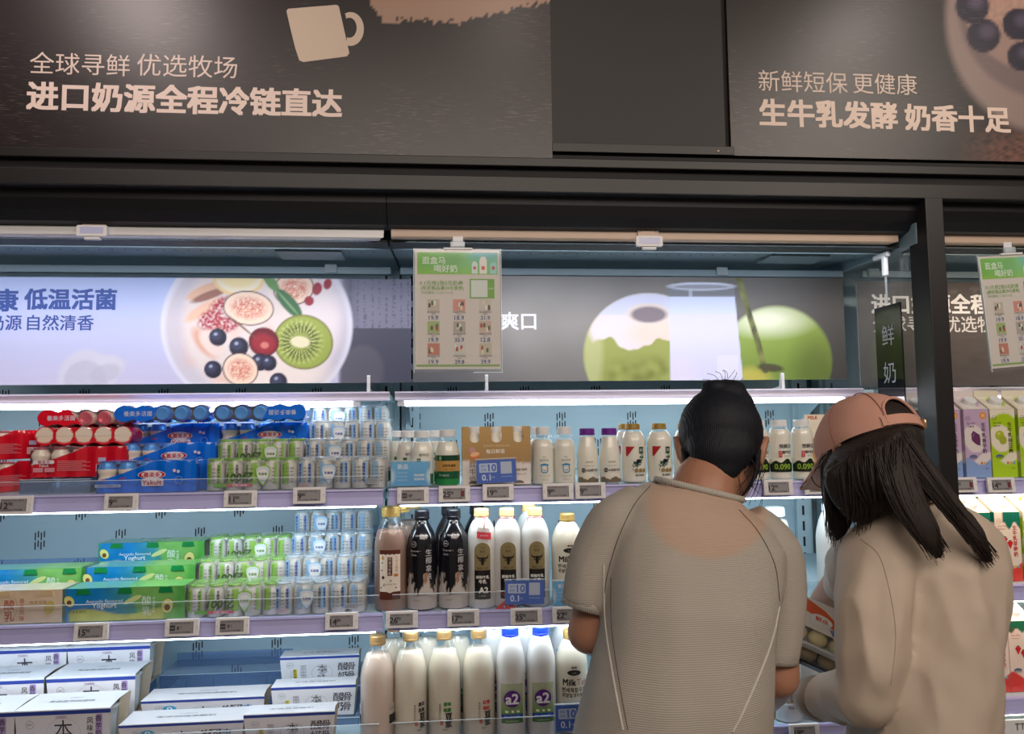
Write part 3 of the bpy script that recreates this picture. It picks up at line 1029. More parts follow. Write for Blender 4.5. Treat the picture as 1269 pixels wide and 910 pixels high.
def make_poster(label, thumbs_seed):
    W, H = 0.207, 0.291
    t = thing('price_poster', label, 'poster')
    mb = MB()
    mb.add(span(-W / 2, W / 2, 0.0003, 0.0012, -H, 0), WHITEM)
    u = lambda f: -W / 2 + f * W

    def paintg(X, Y):
        n = vnoise(X * 300, Y * 300, 0.06, 3)
        C = ramp((X + W / 2) / W, lin(120, 196, 60), lin(150, 214, 160))
        C = over(C, np.clip(((X / W) - 0.05) * 5, 0, 1) * np.clip((Y / H + 0.12) * 12, 0, 1), lin(120, 200, 214))
        C = over(C, np.clip((-Y / H - 0.13) * 12, 0, 1) * 0.7, lin(150, 200, 50))
        return C * (1 + 0.2 * n[:, None])
    V, F = grid(40, 14, lambda a_, b_: (-W / 2 + 0.006 + a_ * (W - 0.012), 0 * a_, -0.06 + 0.054 * b_))
    mb.add((V, F), PRINT, cols=paintg(V[:, 0], V[:, 2]))
    mb.add(poly2([(-W / 2, -H), (W / 2, -H), (W / 2, 0), (-W / 2, 0)], 0.0002), PRINT, lin(226, 216, 210))
    dark = lin(70, 66, 70)
    mb.text('逛盒马', PRINT, lin(240, 250, 236), u(0.22), -0.026, w=0.056, bold=0.01, y=-0.0005)
    mb.text('喝好奶', PRINT, lin(240, 250, 236), u(0.36), -0.046, w=0.056, bold=0.01, y=-0.0005)
    # milk cartons of the picture
    for k, (fx, w_, h_, c) in enumerate(((0.70, 0.014, 0.03, (226, 240, 240)), (0.80, 0.018, 0.042, (250, 246, 240)), (0.92, 0.016, 0.028, (170, 226, 220)))):
        mb.add(poly2([(u(fx) - w_ / 2, -0.058), (u(fx) + w_ / 2, -0.058), (u(fx) + w_ / 2, -0.058 + h_ * 0.8), (u(fx) + w_ * 0.25, -0.058 + h_), (u(fx) - w_ * 0.25, -0.058 + h_), (u(fx) - w_ / 2, -0.058 + h_ * 0.8)], -0.0004), PRINT, lin(c))
        mb.add(poly2(ellipse_pts(u(fx), -0.044, w_ * 0.25, w_ * 0.3), -0.0006), PRINT, lin(210, 90, 90) if k != 1 else lin(216, 120, 90))
    g = lin(120, 176, 60)
    mb.text('0.1元抢2张5元奶券', PRINT, g, u(0.31), -0.0815, w=0.105, bold=0.006, y=-0.0004)
    mb.text('(限定商品满29元使用)', PRINT, g, u(0.32), -0.0945, w=0.104, bold=0.004, y=-0.0004)
    mb.text('时间截取: 7.1日-7.31日', PRINT, lin(140, 180, 96), u(0.26), -0.105, w=0.075, y=-0.0004)
    mb.add(poly2([(u(0.64), -0.119), (u(0.93), -0.119), (u(0.93), -0.071), (u(0.64), -0.071)], -0.0002), PRINT, g)
    mb.add(poly2([(u(0.655), -0.116), (u(0.85), -0.116), (u(0.85), -0.074), (u(0.655), -0.074)], -0.0004), PRINT, lin(226, 232, 226))
    mb.text('奶券', PRINT, lin(226, 240, 210), u(0.89), -0.095, w=0.012, y=-0.0004)
    pr = ['19.9', '18.9', '21.9', '19.9', '35.9', '12.8', '19.9', '29.8', '39.9']
    rr = random.Random(5)
    cs = [(206, 190, 176), (220, 150, 136), (216, 206, 196), (170, 190, 120), (190, 176, 170), (214, 184, 170), (206, 130, 110), (214, 214, 206), (206, 196, 176)]
    for k in range(9):
        cx, cz = u((0.215, 0.515, 0.82)[k % 3]), -0.135 - (k // 3) * 0.0535
        mb.add(poly2([(cx - 0.0145, cz - 0.0145), (cx + 0.0145, cz - 0.0145), (cx + 0.0145, cz + 0.0135), (cx - 0.0145, cz + 0.0135)], -0.0002), PRINT, lin(cs[k]))
        for q in range(4):
            ex, ez = cx + rr.uniform(-0.010, 0.010), cz + rr.uniform(-0.008, 0.006)
            mb.add(poly2([(ex - 0.0028, ez - 0.005), (ex + 0.0028, ez - 0.005), (ex + 0.0028, ez + 0.003), (ex + 0.001, ez + 0.006), (ex - 0.001, ez + 0.006), (ex - 0.0028, ez + 0.003)], -0.0004 - q * 0.00005),
                   PRINT, lin(rr.choice([(240, 236, 228), (96, 70, 60), (190, 60, 56), (90, 110, 60), (240, 220, 190)])))
        mb.text('低温鲜牛奶瓶装' if k % 2 else '每日鲜语牛奶', PRINT, dark, cx, cz - 0.0175, w=0.03, y=-0.0004)
        mb.text('950ml', PRINT, dark, cx, cz - 0.0222, w=0.01, y=-0.0004)
        mb.text(pr[k], PRINT, lin(56, 84, 150), cx, cz - 0.0315, w=0.0225, bold=0.014, y=-0.0004)
    mb.add(poly2([(-W / 2 + 0.003, -H + 0.006), (W / 2 - 0.003, -H + 0.006), (W / 2 - 0.003, -H + 0.011), (-W / 2 + 0.003, -H + 0.011)], -0.0003), PRINT, lin(140, 176, 96))
    mb.build('printed_sheet', t)
    mb = MB().add(span(-W / 2 - 0.003, W / 2 + 0.003, -0.0025, -0.0015, -H - 0.008, 0.003), clear_mat('poster_sleeve', (0.98, 0.99, 0.99), haze=0.03))
    for x in (-W / 2 - 0.003, W / 2 + 0.0015):
        mb.add(span(x, x + 0.0015, -0.003, 0.0015, -H - 0.008, 0.003), EDGE)
    mb.add(span(-W / 2 + 0.14, W / 2 + 0.004, -0.003, 0.0015, -H - 0.0095, -H - 0.0075), EDGE)
    mb.build('clear_sleeve', t)
    mb = MB().add(span(-0.034, 0.036, -0.004, 0.003, 0.0005, 0.0055, 0.001), WHITEM)
    mb.add(span(-0.018, 0.018, -0.003, 0.006, 0.0055, 0.022, 0.003), clear_mat('clear_clip', (0.9, 0.95, 1), haze=0.45, hazecol=(0.7, 0.78, 0.82)))
    mb.add(span(-0.012, 0.014, 0.004, 0.009, 0.010, 0.036, 0.002), WHITEM)
    mb.build('hanging_clip', t)
    return t


q = at(567, 310, 1.845)
p1 = put('poster', lambda: make_poster('', 1), (q.x, 1.845, q.z), 'price poster with green top hanging before the grey coconut picture', 'hanging price posters')
q = at(1203, 313, 1.845)
put('poster', None, (q.x + 0.11, 1.845, q.z - 0.006), 'price poster with green top hanging from the right case, cut by the photo edge', 'hanging price posters', rot=(0, math.radians(-4.6), math.radians(8)))

# ------------------------------------------------------------------ white holders on the lamp rails


def make_holder():
    t = thing('rail_holder', '', 'holder')
    mb = MB().add(span(-0.027, 0.027, -0.006, 0.0, -0.012, 0.022, 0.002), BEIGEM)
    for x in (-0.021, 0.021):
        mb.add(lathe([(0, 0), (0.0032, 0), (0.0028, 0.0015), (0, 0.0015)], 12), CEILM, T=T3(x, -0.006, 0.015, rx=PI / 2))
    mb.build('mounting_plate', t)
    mb = MB()
    v, f = ring_faces(np.array([(x, -0.016, z) for x, z in rrect_pts(-0.034, 0.034, -0.026, 0.0, 0.004)]), np.array([(x, -0.016, z) for x, z in rrect_pts(-0.027, 0.027, -0.02, -0.005, 0.002)]))
    mb.add((v, f), WHITEM, flip=True)
    mb.add(span(-0.034, 0.034, -0.0155, -0.004, -0.026, 0.0, 0.003), WHITEM)
    mb.add(span(-0.026, 0.026, -0.0162, -0.0154, -0.0195, -0.0055), mat('pale_screen', lin(196, 200, 236), 0.2))
    mb.add(span(-0.018, 0.018, -0.014, -0.004, -0.034, -0.026, 0.002), WHITEM)
    mb.build('frame', t)
    return t


q = at(117, 283, 1.858)
put('holder', make_holder, (q.x, 1.8595, q.z + 0.004), 'white plastic holder clipped on the lamp rail above the fruit picture')
q = at(803, 300, 1.858)
put('holder', None, (q.x, 1.8595, q.z + 0.012), 'white plastic holder screwed on the beige lamp rail above the coconut picture')

# small hanging sign at the glass side panel
t = thing('hanging_sign', 'narrow dark sign with two white characters hanging at the glass side panel', 'sign', (1.19, 1.925, 1.99))
mb = MB().add(span(-0.006, 0.006, -0.012, 0.055, 0.0, 0.014, 0.003), WHITEM).add(span(-0.006, 0.006, 0.0, 0.014, -0.05, 0.004, 0.002), WHITEM)
mb.build('hook', t)
MB().add(tube([(0, 0.006, -0.05), (0, 0.006, -0.10), (0, 0.006, -0.125)], 0.003), clear_mat('clear_rod', (0.95, 0.97, 1), haze=0.3)).build('rod', t)
mb = MB().add(span(-0.002, 0.002, -0.055, 0.065, -0.42, -0.13, 0.001), clear_mat('smoky_plate', (0.28, 0.29, 0.31), haze=0.35, hazecol=lin(46, 48, 54)))
mb.text('鲜', PRINT, lin(176, 178, 186), -0.005, -0.21, w=0.055, T=T3(-0.0028, 0, 0, rz=-PI / 2))
mb.text('奶', PRINT, lin(176, 178, 186), -0.005, -0.31, w=0.055, T=T3(-0.0028, 0, 0, rz=-PI / 2))
mb.build('plate', t)
# ------------------------------------------------------------------ multipacks of little drink bottles in printed film
MILKW = mat('white_bottle_plastic', lin(204, 202, 196), 0.3, coat=0.2)
CREAM = mat('cream_bottle_plastic', lin(240, 226, 208), 0.32, coat=0.2)
FOILB = mat('blue_foil', lin(50, 150, 235), 0.3, metal=0.2)
FOILR = mat('red_foil', lin(206, 60, 80), 0.25, metal=0.35)
FOILS = mat('silver_foil', lin(205, 212, 220), 0.22, metal=0.5)
FOILG = mat('green_foil', lin(140, 190, 90), 0.25, metal=0.35)


def film_outline(n, pitch, rows, r):
    W, d = n * pitch, rows * 2 * r
    e = 0.0006
    pts = []
    N = n * 14
    hx = W / 2 - r
    for i in range(N + 1):
        u = -hx + 2 * hx * i / N
        k = math.sin(PI * (u + hx) / pitch) ** 2
        pts.append((u, -d / 2 - e + 0.006 * k))
    na = 10
    if rows == 1:
        for i in range(1, na):
            a = -PI / 2 + PI * i / na
            pts.append((hx + (r + e) * math.cos(a), (r + e) * math.sin(a)))
    else:
        for cy, a0 in ((-d / 2 + r, -PI / 2), (d / 2 - r, 0)):
            for i in range(1, na):
                a = a0 + PI / 2 * i / na
                pts.append((hx + (r + e) * math.cos(a), cy + (r + e) * math.sin(a)))
    m = [(-x, -y) for x, y in pts]
    return np.array(pts + m), W, d


def make_pack(name, cat, n, pitch, r, H, rows, bottle_m, lid_m, frontcol, sidecol, topcol, botcol, decorate, lid_parts=True, prof=None, deep=False):
    t = thing(name, '', cat)
    s = H / 0.070
    prof = prof or [(0.0, 0.0), (0.0185, 0.0), (0.0205, 0.002), (0.0205, 0.027), (0.0172, 0.035), (0.0178, 0.040), (0.0205, 0.046), (0.0203, 0.052), (0.0150, 0.0625), (0.0150, 0.066)]
    prof = [(q * r / 0.0212, z * s) for q, z in prof]
    zt = prof[-1][1]
    mb = MB().add(lathe(prof, 18), bottle_m, smooth=True)
    lidshape = lathe([(0.0, zt), (0.0158 * r / 0.0212, zt - 0.002), (0.0162 * r / 0.0212, zt + 0.0005), (0.0155 * r / 0.0212, zt + 0.0022), (0.012 * r / 0.0212, zt + 0.0022), (0.011 * r / 0.0212, zt + 0.0014), (0, zt + 0.0014)], 18)
    if deep:
        q = r / 0.0212
        lidshape = lathe([(0.0, 0.0505 * s), (0.0200 * q, 0.0505 * s), (0.0203 * q, 0.0535 * s), (0.0190 * q, 0.0560 * s), (0.0165 * q, 0.0620 * s), (0.0160 * q, 0.0675 * s), (0.0145 * q, 0.0690 * s), (0.0125 * q, 0.0685 * s), (0, 0.0683 * s)], 20)
    if not lid_parts:
        mb.add(lidshape, lid_m, smooth=True)
    b0 = mb.build('bottle', t)
    l0 = MB().add(lidshape, lid_m, smooth=True).build('foil_lid', b0) if lid_parts else None
    first = True
    for j in range(rows):
        for i in range(n):
            x, y = (i - (n - 1) / 2) * pitch, (j - (rows - 1) / 2) * 2 * r
            b = b0
            if not first:
                b = dup(b0, t)
            first = False
            b.location = (x, y, 0)
    out, W, d = film_outline(n, pitch, rows, r)
    m = len(out)
    zs = np.linspace(0, 1, 34)
    mb = MB()
    V, Cc = [], []
    for z in zs:
        pull = 1.0 if z < 0.82 else 1 - (z - 0.82) ** 1.5 * 1.2
        q = out.copy()
        q[:, 1] *= pull
        V.append(np.column_stack([q, np.full(m, z * H)]))
        front = out[:, 1] < -0.25 * d
        c = np.where(front[:, None], frontcol(out[:, 0] / W + 0.5, np.full(m, z)), sidecol(out[:, 0] / W + 0.5, np.full(m, z)))
        Cc.append(c)
    v, f = loft(V, cap=False)
    mb.add((v, f), FILM, cols=np.concatenate(Cc), smooth=True)
    # film across the top and the bottom
    for zz_, colf, fl in ((H, topcol, False), (0.0, botcol, True)):
        R, Cq = [], []
        base = out.copy()
        if zz_ > 0:
            base[:, 1] *= 1 - 0.18 ** 1.5 * 1.2
        for k, sc in enumerate((1.0, 0.94, 0.8, 0.55, 0.28, 0.02)):
            q = base.copy()
            q[:, 1] *= sc
            up = 0.0006 * (1 if zz_ > 0 else -1) * (k > 0)
            R.append(np.column_stack([q, np.full(m, zz_ + up)]))
            Cq.append(colf(q[:, 0] / W + 0.5, q[:, 1] / d))
        v, f = loft(R, cap=False)
        mb.add((v, f), FILM, cols=np.concatenate(Cq), smooth=False, flip=fl)
    decorate(mb, W, d, H)
    mb.build('film_wrap', t)
    return t


def rgba(c, a=1.0):
    return np.array([*lin(*c), a])


def mixa(mask, A, B):
    return A[None, :] * mask[:, None] + B[None, :] * (1 - mask[:, None])


def yak(main, dark, lid, label_front):
    A, CL = rgba(main), np.array([*lin(225, 230, 240), 0.10])

    def fc(u, z):
        edge = 0.40 + 0.52 * np.clip((u - 0.02) / 0.5, 0, 1.2) ** 1.3
        return mixa((z < edge).astype(float), A, CL)

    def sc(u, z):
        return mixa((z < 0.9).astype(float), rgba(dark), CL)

    def tc(u, w):
        return mixa((u < 0.44 + 0.10 * w).astype(float), A, CL) if label_front != 'red' else mixa((u < 0.42 - 0.16 * w).astype(float), A, CL)

    def bc(u, w):
        k = np.zeros(len(u))
        for i in range(5):
            k = np.maximum(k, ((u - (i + 0.5) / 5) ** 2 * 25 + (w + 0.06) ** 2 * 1.0 < 0.19).astype(float))
        return mixa(1 - k, A, np.array([*lin(240, 226, 208), 1.0]))

    def deco(mb, W, d, H):
        y = -d / 2 - 0.0012
        red, wht = lin(196, 42, 58), lin(232, 226, 236)
        if label_front == 'blue':
            cx, cz = W * 0.07, H * 0.56
            mb.add(poly2(ellipse_pts(cx, cz, 0.0300, 0.0098, 32), y), PRINTG, wht)
            for sg in (-1, 1):
                o = ellipse_pts(cx, cz, 0.0285, 0.0088, 14, -0.95, 0.95)
                i_ = ellipse_pts(cx, cz, 0.0225, 0.0082, 14, -0.85, 0.85)
                p = np.concatenate([o, i_[::-1]])
                if sg < 0:
                    p = np.stack([2 * cx - p[:, 0], p[:, 1]], 1)[::-1]
                mb.add(poly2(p, y - 0.0002), PRINTG, red)
            mb.text('養楽多', PRINTG, red, cx, cz, w=0.036, bold=0.012, y=y - 0.0003)
            mb.add(poly2(rrect_pts(cx - 0.022, cx + 0.026, H * 0.20, H * 0.43, 0.004), y - 0.0001), PRINTG, wht)
            mb.text('Yakult', PRINTG, red, cx + 0.0005, H * 0.31, w=0.042, bold=0.02, y=y - 0.0003)
            for k in range(2):
                mb.add(poly2(ellipse_pts(W * 0.29 + k * 0.0085, H * (0.68 - 0.03 * k), 0.0036, 0.0036, 16), y), PRINTG, wht)
                mb.text('100', PRINTG, lin(190, 90, 90), W * 0.29 + k * 0.0085, H * (0.68 - 0.03 * k), w=0.0045, y=y - 0.0002)
            mb.add(poly2(rrect_pts(W * -0.48, W * -0.23, H * 0.17, H * 0.27, 0.0015), y), PRINTG, lin(170, 190, 226))
            mb.text('活菌型乳酸菌乳饮品', PRINTG, lin(60, 90, 170), W * -0.355, H * 0.22, w=W * 0.22, y=y - 0.0002)
            o, i_ = ellipse_pts(W * 0.335, H * 0.37, 0.0085, 0.0095, 24), ellipse_pts(W * 0.335, H * 0.37, 0.0072, 0.0082, 24)
            v, f = ring_faces(np.column_stack([o[:, 0], np.full(24, y), o[:, 1]]), np.column_stack([i_[:, 0], np.full(24, y), i_[:, 1]]))
            mb.add((v, f), PRINTG, lin(120, 170, 230), flip=True)
            for k in range(3):
                mb.text('養楽多', PRINTG, lin(190, 70, 70), -W * 0.40 + k * W * 0.19, H * 0.40 + k * 0.004, w=0.016, y=y - 0.0002)
        else:
            mb.add(poly2(rrect_pts(-W * 0.43, -W * 0.22, H * 0.44, H * 0.56, 0.0035), y), PRINTG, wht)
            mb.text('養楽多', PRINTG, red, -W * 0.325, H * 0.50, w=0.028, y=y - 0.0002)
            mb.text('Yakult', PRINTG, wht, -W * 0.325, H * 0.385, w=0.022, bold=0.015, y=y)
            for k in range(2):
                mb.add(poly2(rrect_pts(-W * 0.43 + k * W * 0.115, -W * 0.33 + k * W * 0.115, H * 0.17, H * 0.31, 0.001), y), PRINTG, lin(222, 150, 160))
            for k in range(8):
                mb.add(poly2([(-W * 0.19, H * (0.52 - k * 0.045)), (W * (0.10 + 0.05 * math.sin(k * 2.1)), H * (0.52 - k * 0.045)), (W * (0.10 + 0.05 * math.sin(k * 2.1)), H * (0.535 - k * 0.045)), (-W * 0.19, H * (0.535 - k * 0.045))], y), PRINTG, lin(226, 150, 160))
            mb.add(poly2(rrect_pts(W * 0.22, W * 0.30, H * 0.48, H * 0.63, 0.0008), y), PRINTG, lin(190, 186, 226))
            mb.add(poly2(rrect_pts(W * 0.20, W * 0.32, H * 0.16, H * 0.40, 0.0008), y), PRINTG, lin(230, 180, 186))
            mb.add(poly2(rrect_pts(W * 0.345, W * 0.445, H * 0.28, H * 0.50, 0.0008), y), PRINTG, lin(214, 206, 226))
        # writing on the top film
        T = T3(0, 0, H + 0.0012, rx=-PI / 2)
        for k in range(5):
            pass
        mb.text('養楽多活菌', PRINTG, lin(220, 228, 240), -W * 0.25, 0, w=W * 0.30, T=T3(0, 0, H + 0.0010, rx=-PI / 2))
    return make_pack('drink_multipack', 'drink pack', 5, 0.0445, 0.0215, 0.070, 1, CREAM, lid, fc, sc, tc, bc, deco, deep=label_front == 'blue')


def cow(main, mid, ink, lid):
    CL = np.array([*lin(225, 232, 236), 0.10])
    TINT = rgba(main, 0.8)

    def fc(u, z):
        k = np.abs(np.sin(u * 5 * PI)) > 0.35
        band = (np.sin(u * 43.0 + np.floor(u * 5) * 2.0) > 0.25) & (z > 0.18) & (z < 0.86) & k
        c = mixa(band.astype(float) * 0.95, TINT, CL)
        t = z > 0.90
        return np.where(t[:, None], rgba(mid, 0.35)[None, :], c)

    def sc(u, z):
        return np.tile(np.array([*lin(225, 232, 236), 0.22]), (len(u), 1))

    def tc(u, w):
        return mixa((np.sin(u * 60) * np.sin(w * 30) > -0.3).astype(float), rgba(mid, 0.45), CL)

    def deco(mb, W, d, H):
        y = -d / 2 - 0.0014
        rr = random.Random(11)
        # shield at the middle right
        cx, cz = W * (0.13 if main[1] > main[2] else -0.14), H * 0.46
        sh = np.array([(-0.0165, 0.006), (-0.0165, 0.017), (-0.009, 0.023), (0.009, 0.023), (0.0165, 0.017), (0.0165, 0.006), (0.011, -0.010), (0, -0.024), (-0.011, -0.010)])[::-1]
        mb.add(poly2(sh + [cx, cz], y), PRINTG, lin(main))
        mb.add(poly2(sh * 0.86 + [cx, cz + 0.0005], y - 0.0001), PRINTG, lin(214, 224, 232))
        mb.add(poly2(ellipse_pts(cx, cz + 0.002, 0.0125, 0.0125, 20), y - 0.0002), PRINTG, lin(236, 238, 240))
        mb.text('乳酸菌', PRINTG, lin(ink), cx, cz + 0.003, w=0.019, bold=0.02, y=y - 0.0003)
        # stacked writing and print blocks on the bottles
        for i in range(5):
            x0 = (i - 2) * W / 5
            for q in range(3):
                px_ = x0 + (q - 1) * 0.0095
                if abs(px_ - cx) < 0.019:
                    continue
                if rr.random() < 0.55:
                    mb.text('发酵风味饮料'[rr.randrange(0, 2):], PRINTG, lin(ink) if rr.random() < 0.75 else lin(96, 100, 104), px_, H * 0.50, h=H * 0.62, y=y + 0.003 * abs(q - 1), vertical=True, bold=0.03)
                else:
                    for k in range(5):
                        zz_ = H * (0.22 + 0.11 * k)
                        mb.add(poly2([(px_ - 0.004, zz_), (px_ + 0.004 * rr.uniform(0, 1), zz_), (px_ + 0.004, zz_ + 0.0016), (px_ - 0.004, zz_ + 0.0016)], y + 0.003 * abs(q - 1)), PRINTG, lin(120, 126, 128))
        if main[1] > main[2]:
            mb.text('100亿', PRINTG, lin(66, 100, 40), -W * 0.12, H * 0.42, w=0.058, bold=0.02, y=y - 0.0004, T=Matrix(((1, 0, 0.12, -0.12 * H * 0.4), (0, 1, 0, 0), (0, 0, 1, 0), (0, 0, 0, 1))))
            mb.add(poly2(rrect_pts(-W * 0.40, -W * 0.26, H * 0.11, H * 0.22, 0.003), y - 0.0003), PRINTG, lin(110, 176, 70))
            mb.add(poly2(rrect_pts(-W * 0.27, W * 0.02, H * 0.12, H * 0.20, 0.001), y - 0.0002), PRINTG, lin(214, 96, 116))
            mb.text('低糖 0脂肪', PRINTG, lin(240, 220, 224), -W * 0.12, H * 0.16, w=W * 0.16, y=y - 0.0004)
        else:
            mb.text('100亿', PRINTG, lin(210, 120, 130), -W * 0.40, H * 0.14, w=0.022, y=y - 0.0004)
            mb.add(poly2(rrect_pts(W * 0.28, W * 0.40, H * 0.13, H * 0.30, 0.0006), y - 0.0002), PRINTG, lin(200, 204, 206))
            for k in range(9):
                mb.add(poly2([(W * 0.285 + k * 0.0026, H * 0.15), (W * 0.285 + k * 0.0026 + 0.0012, H * 0.15), (W * 0.285 + k * 0.0026 + 0.0012, H * 0.28), (W * 0.285 + k * 0.0026, H * 0.28)], y - 0.0004), PRINTG, lin(70, 74, 78))
    return make_pack('drink_multipack', 'drink pack', 5, 0.0412, 0.0202, 0.073, 2, MILKW, lid, fc, sc, tc, sc, deco, lid_parts=False,
                     prof=[(0.0, 0.0), (0.0185, 0.0), (0.0205, 0.002), (0.0205, 0.050), (0.0185, 0.056), (0.0150, 0.0625), (0.0150, 0.066)])


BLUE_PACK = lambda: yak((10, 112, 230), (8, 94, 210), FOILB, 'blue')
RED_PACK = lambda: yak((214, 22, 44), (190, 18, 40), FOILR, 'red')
GREEN_COW = lambda: cow((150, 206, 70), (150, 200, 110), (90, 140, 50), FOILG)
SILVER_COW = lambda: cow((150, 196, 236), (190, 210, 224), (52, 76, 156), FOILS)


def X_at(pxa, pxb, py, Y):
    return (at(pxa, py, Y).x + at(pxb, py, Y).x) / 2


def row_put(key, make, pxa, pxb, py_top, yf, depth, H, label, group, base=None, mini=0):
    """a pack whose front face spans two photo columns at depth yf; its base follows from where its top is seen"""
    z = base if base is not None else at((pxa + pxb) / 2, py_top, yf).z - H
    return put(key, make, (X_at(pxa, pxb, py_top, yf), yf + depth / 2, z + 0.0018), label, group), z


GB, GR, GG, GS = 'blue drink packs', 'red drink packs', 'green white drink packs', 'silver white drink packs'
steps = {}
_, _ = row_put('blue', BLUE_PACK, 121, 238, 573, 1.815, 0.043, 0.07, 'blue drink pack at the shelf edge, lowest step of its stack', GB, base=S2)
_, _ = row_put('blue', None, 139, 252, 573, 1.862, 0.043, 0.07, 'blue drink pack right behind the lowest front blue pack', GB, base=S2)
_, zb2 = row_put('blue', None, 152, 263, 550, 1.915, 0.043, 0.07, 'blue drink pack on the second step, between the lowest and the third blue pack', GB)
_, zb3 = row_put('blue', None, 163, 268, 526, 2.015, 0.043, 0.07, 'blue drink pack on the third step under a lying blue pack, beside red packs', GB)
put('blue', None, (X_at(160, 266, 520, 2.015), 2.012, zb3 + 0.0745 + 0.0215), 'blue drink pack lying with its lids forward on the left blue stack', GB, rot=(PI / 2, 0, 0))
_, _ = row_put('blue', None, 273, 380, 526, 2.015, 0.043, 0.07, 'blue drink pack standing behind the green white packs', GB, base=zb3)
put('blue', None, (X_at(277, 382, 520, 2.015), 2.012, zb3 + 0.0745 + 0.0215), 'blue drink pack lying lids forward above the green white packs', GB, rot=(PI / 2, PI, 0))

zr = at(95, 592, 1.90).z
put('red', RED_PACK, (X_at(39, 150, 570, 1.90), 1.9215, zr + 0.0018), 'red drink pack standing upright with its printed side forward', GR)
put('red', None, (X_at(37, 150, 540, 1.89) + 0.003, 1.925, zr + 0.075 + 0.0215), 'red drink pack lying with its cream bottle bottoms forward', GR, rot=(-PI / 2, 0, 0))
zr2 = at(110, 525, 2.05).z - 0.0475
zr1 = zr2 - 0.0735
put('red', None, (X_at(62, 166, 520, 2.05), 2.0715, zr1), 'red drink pack standing hidden below two lying red packs', GR)
put('red', None, (X_at(62, 166, 520, 2.05), 2.068, zr2 + 0.0215 - 0.002), 'red drink pack lying lids forward, second from the top of the red stack', GR, rot=(PI / 2, 0, 0))
put('red', None, (X_at(65, 168, 515, 2.05), 2.068, zr2 + 0.0435 + 0.0215 - 0.004), 'red drink pack lying lids forward on the very top of the red stack', GR, rot=(PI / 2, 0, 0))
qa = at(3, 612, 1.86)
put('red', None, (qa.x - 0.03, 1.93, S2 + 0.0018), 'red drink pack turned sideways at the left photo edge', GR, rot=(0, 0, math.radians(62)))
put('red', None, (qa.x - 0.065, 1.975, S2 + 0.075), 'red drink pack on top of the sideways red pack at the left photo edge', GR, rot=(0, 0, math.radians(55)))

_, _ = row_put('green', GREEN_COW, 257, 365, 568, 1.815, 0.0808, 0.073, 'green white drink pack at the edge of the blue and red packs shelf', GG, base=S2)
_, zg2 = row_put('green', None, 269, 374, 545, 1.915, 0.0808, 0.073, 'green white drink pack one step up, in front of the blue packs', GG)
_, _ = row_put('silver', SILVER_COW, 372, 474, 566, 1.815, 0.0808, 0.073, 'silver white drink pack at the edge of the blue and red packs shelf', GS, base=S2)
_, zs2 = row_put('silver', None, 381, 479, 544, 1.915, 0.0808, 0.073, 'silver white drink pack second of four up, beside the green and blue packs', GS)
_, zs3 = row_put('silver', None, 388, 480, 521, 2.015, 0.0808, 0.073, 'silver white drink pack third of four up, beside the lying blue pack', GS)
_, zs4 = row_put('silver', None, 390, 477, 503, 2.115, 0.0808, 0.073, 'silver white drink pack topmost under the light strip', GS)

_, _ = row_put('green', None, 235, 341, 722, 1.815, 0.0808, 0.073, 'green white drink pack at the edge of the green yoghurt shelf', GG, base=S3)
_, g32 = row_put('green', None, 247, 351, 694, 1.915, 0.0808, 0.073, 'green white drink pack on the middle step beside the green yoghurt', GG)
_, g33 = row_put('green', None, 260, 359, 666, 2.015, 0.0808, 0.073, 'green white drink pack on the top step above the green yoghurt shelf edge', GG)
_, _ = row_put('silver', None, 342, 450, 718, 1.815, 0.0808, 0.073, 'silver white drink pack lowest on the green yoghurt shelf', GS, base=S3)
_, s32 = row_put('silver', None, 354, 456, 689, 1.915, 0.0808, 0.073, 'silver white drink pack second up on the green yoghurt shelf', GS)
_, s33 = row_put('silver', None, 362, 458, 661, 2.015, 0.0808, 0.073, 'silver white drink pack third up on the green yoghurt shelf', GS)
_, s34 = row_put('silver', None, 366, 458, 633, 2.115, 0.0808, 0.073, 'silver white drink pack topmost on the green yoghurt shelf', GS)


# ------------------------------------------------------------------ clear stepped trays under the packs
def riser(x0, x1, shelf_z, lv, label):
    """lv: (front y, back y, top z) of each step"""
    mb = MB()
    t = 0.0018
    for i, (ya, yb, z) in enumerate(lv):
        zlow = lv[i - 1][2] if i else shelf_z
        if z - shelf_z > 0.004:
            mb.add(span(x0, x1, ya, yb, z - t, z), RISER)
            mb.add(span(x0, x1, ya, ya + t, zlow, z - t), RISER)
            mb.add(span(x0, x1, ya - 0.0004, ya + 0.0008, z - 0.0010, z + 0.0002), EDGE)
            k = 1
            while x0 + 0.07 * k < x1 - 0.02:
                xx = x0 + 0.07 * k
                mb.add(span(xx, xx + 0.0012, ya + 0.0002, ya + 0.0012, zlow, z), RISER)
                mb.add(span(xx, xx + 0.0012, ya, yb, z - t, z + 0.0003), RISER)
                k += 1
    yb, z = lv[-1][1], lv[-1][2]
    mb.add(span(x0, x1, yb - t, yb, shelf_z, z + 0.02), RISER)
    for xx in (x0, x1 - t):
        for i, (ya, yb, z) in enumerate(lv):
            if z - shelf_z > 0.004:
                mb.add(span(xx, xx + t, ya, yb, shelf_z, z - t), RISER)
    o = mb.build('display_riser')
    return tag(o, label, 'display tray')


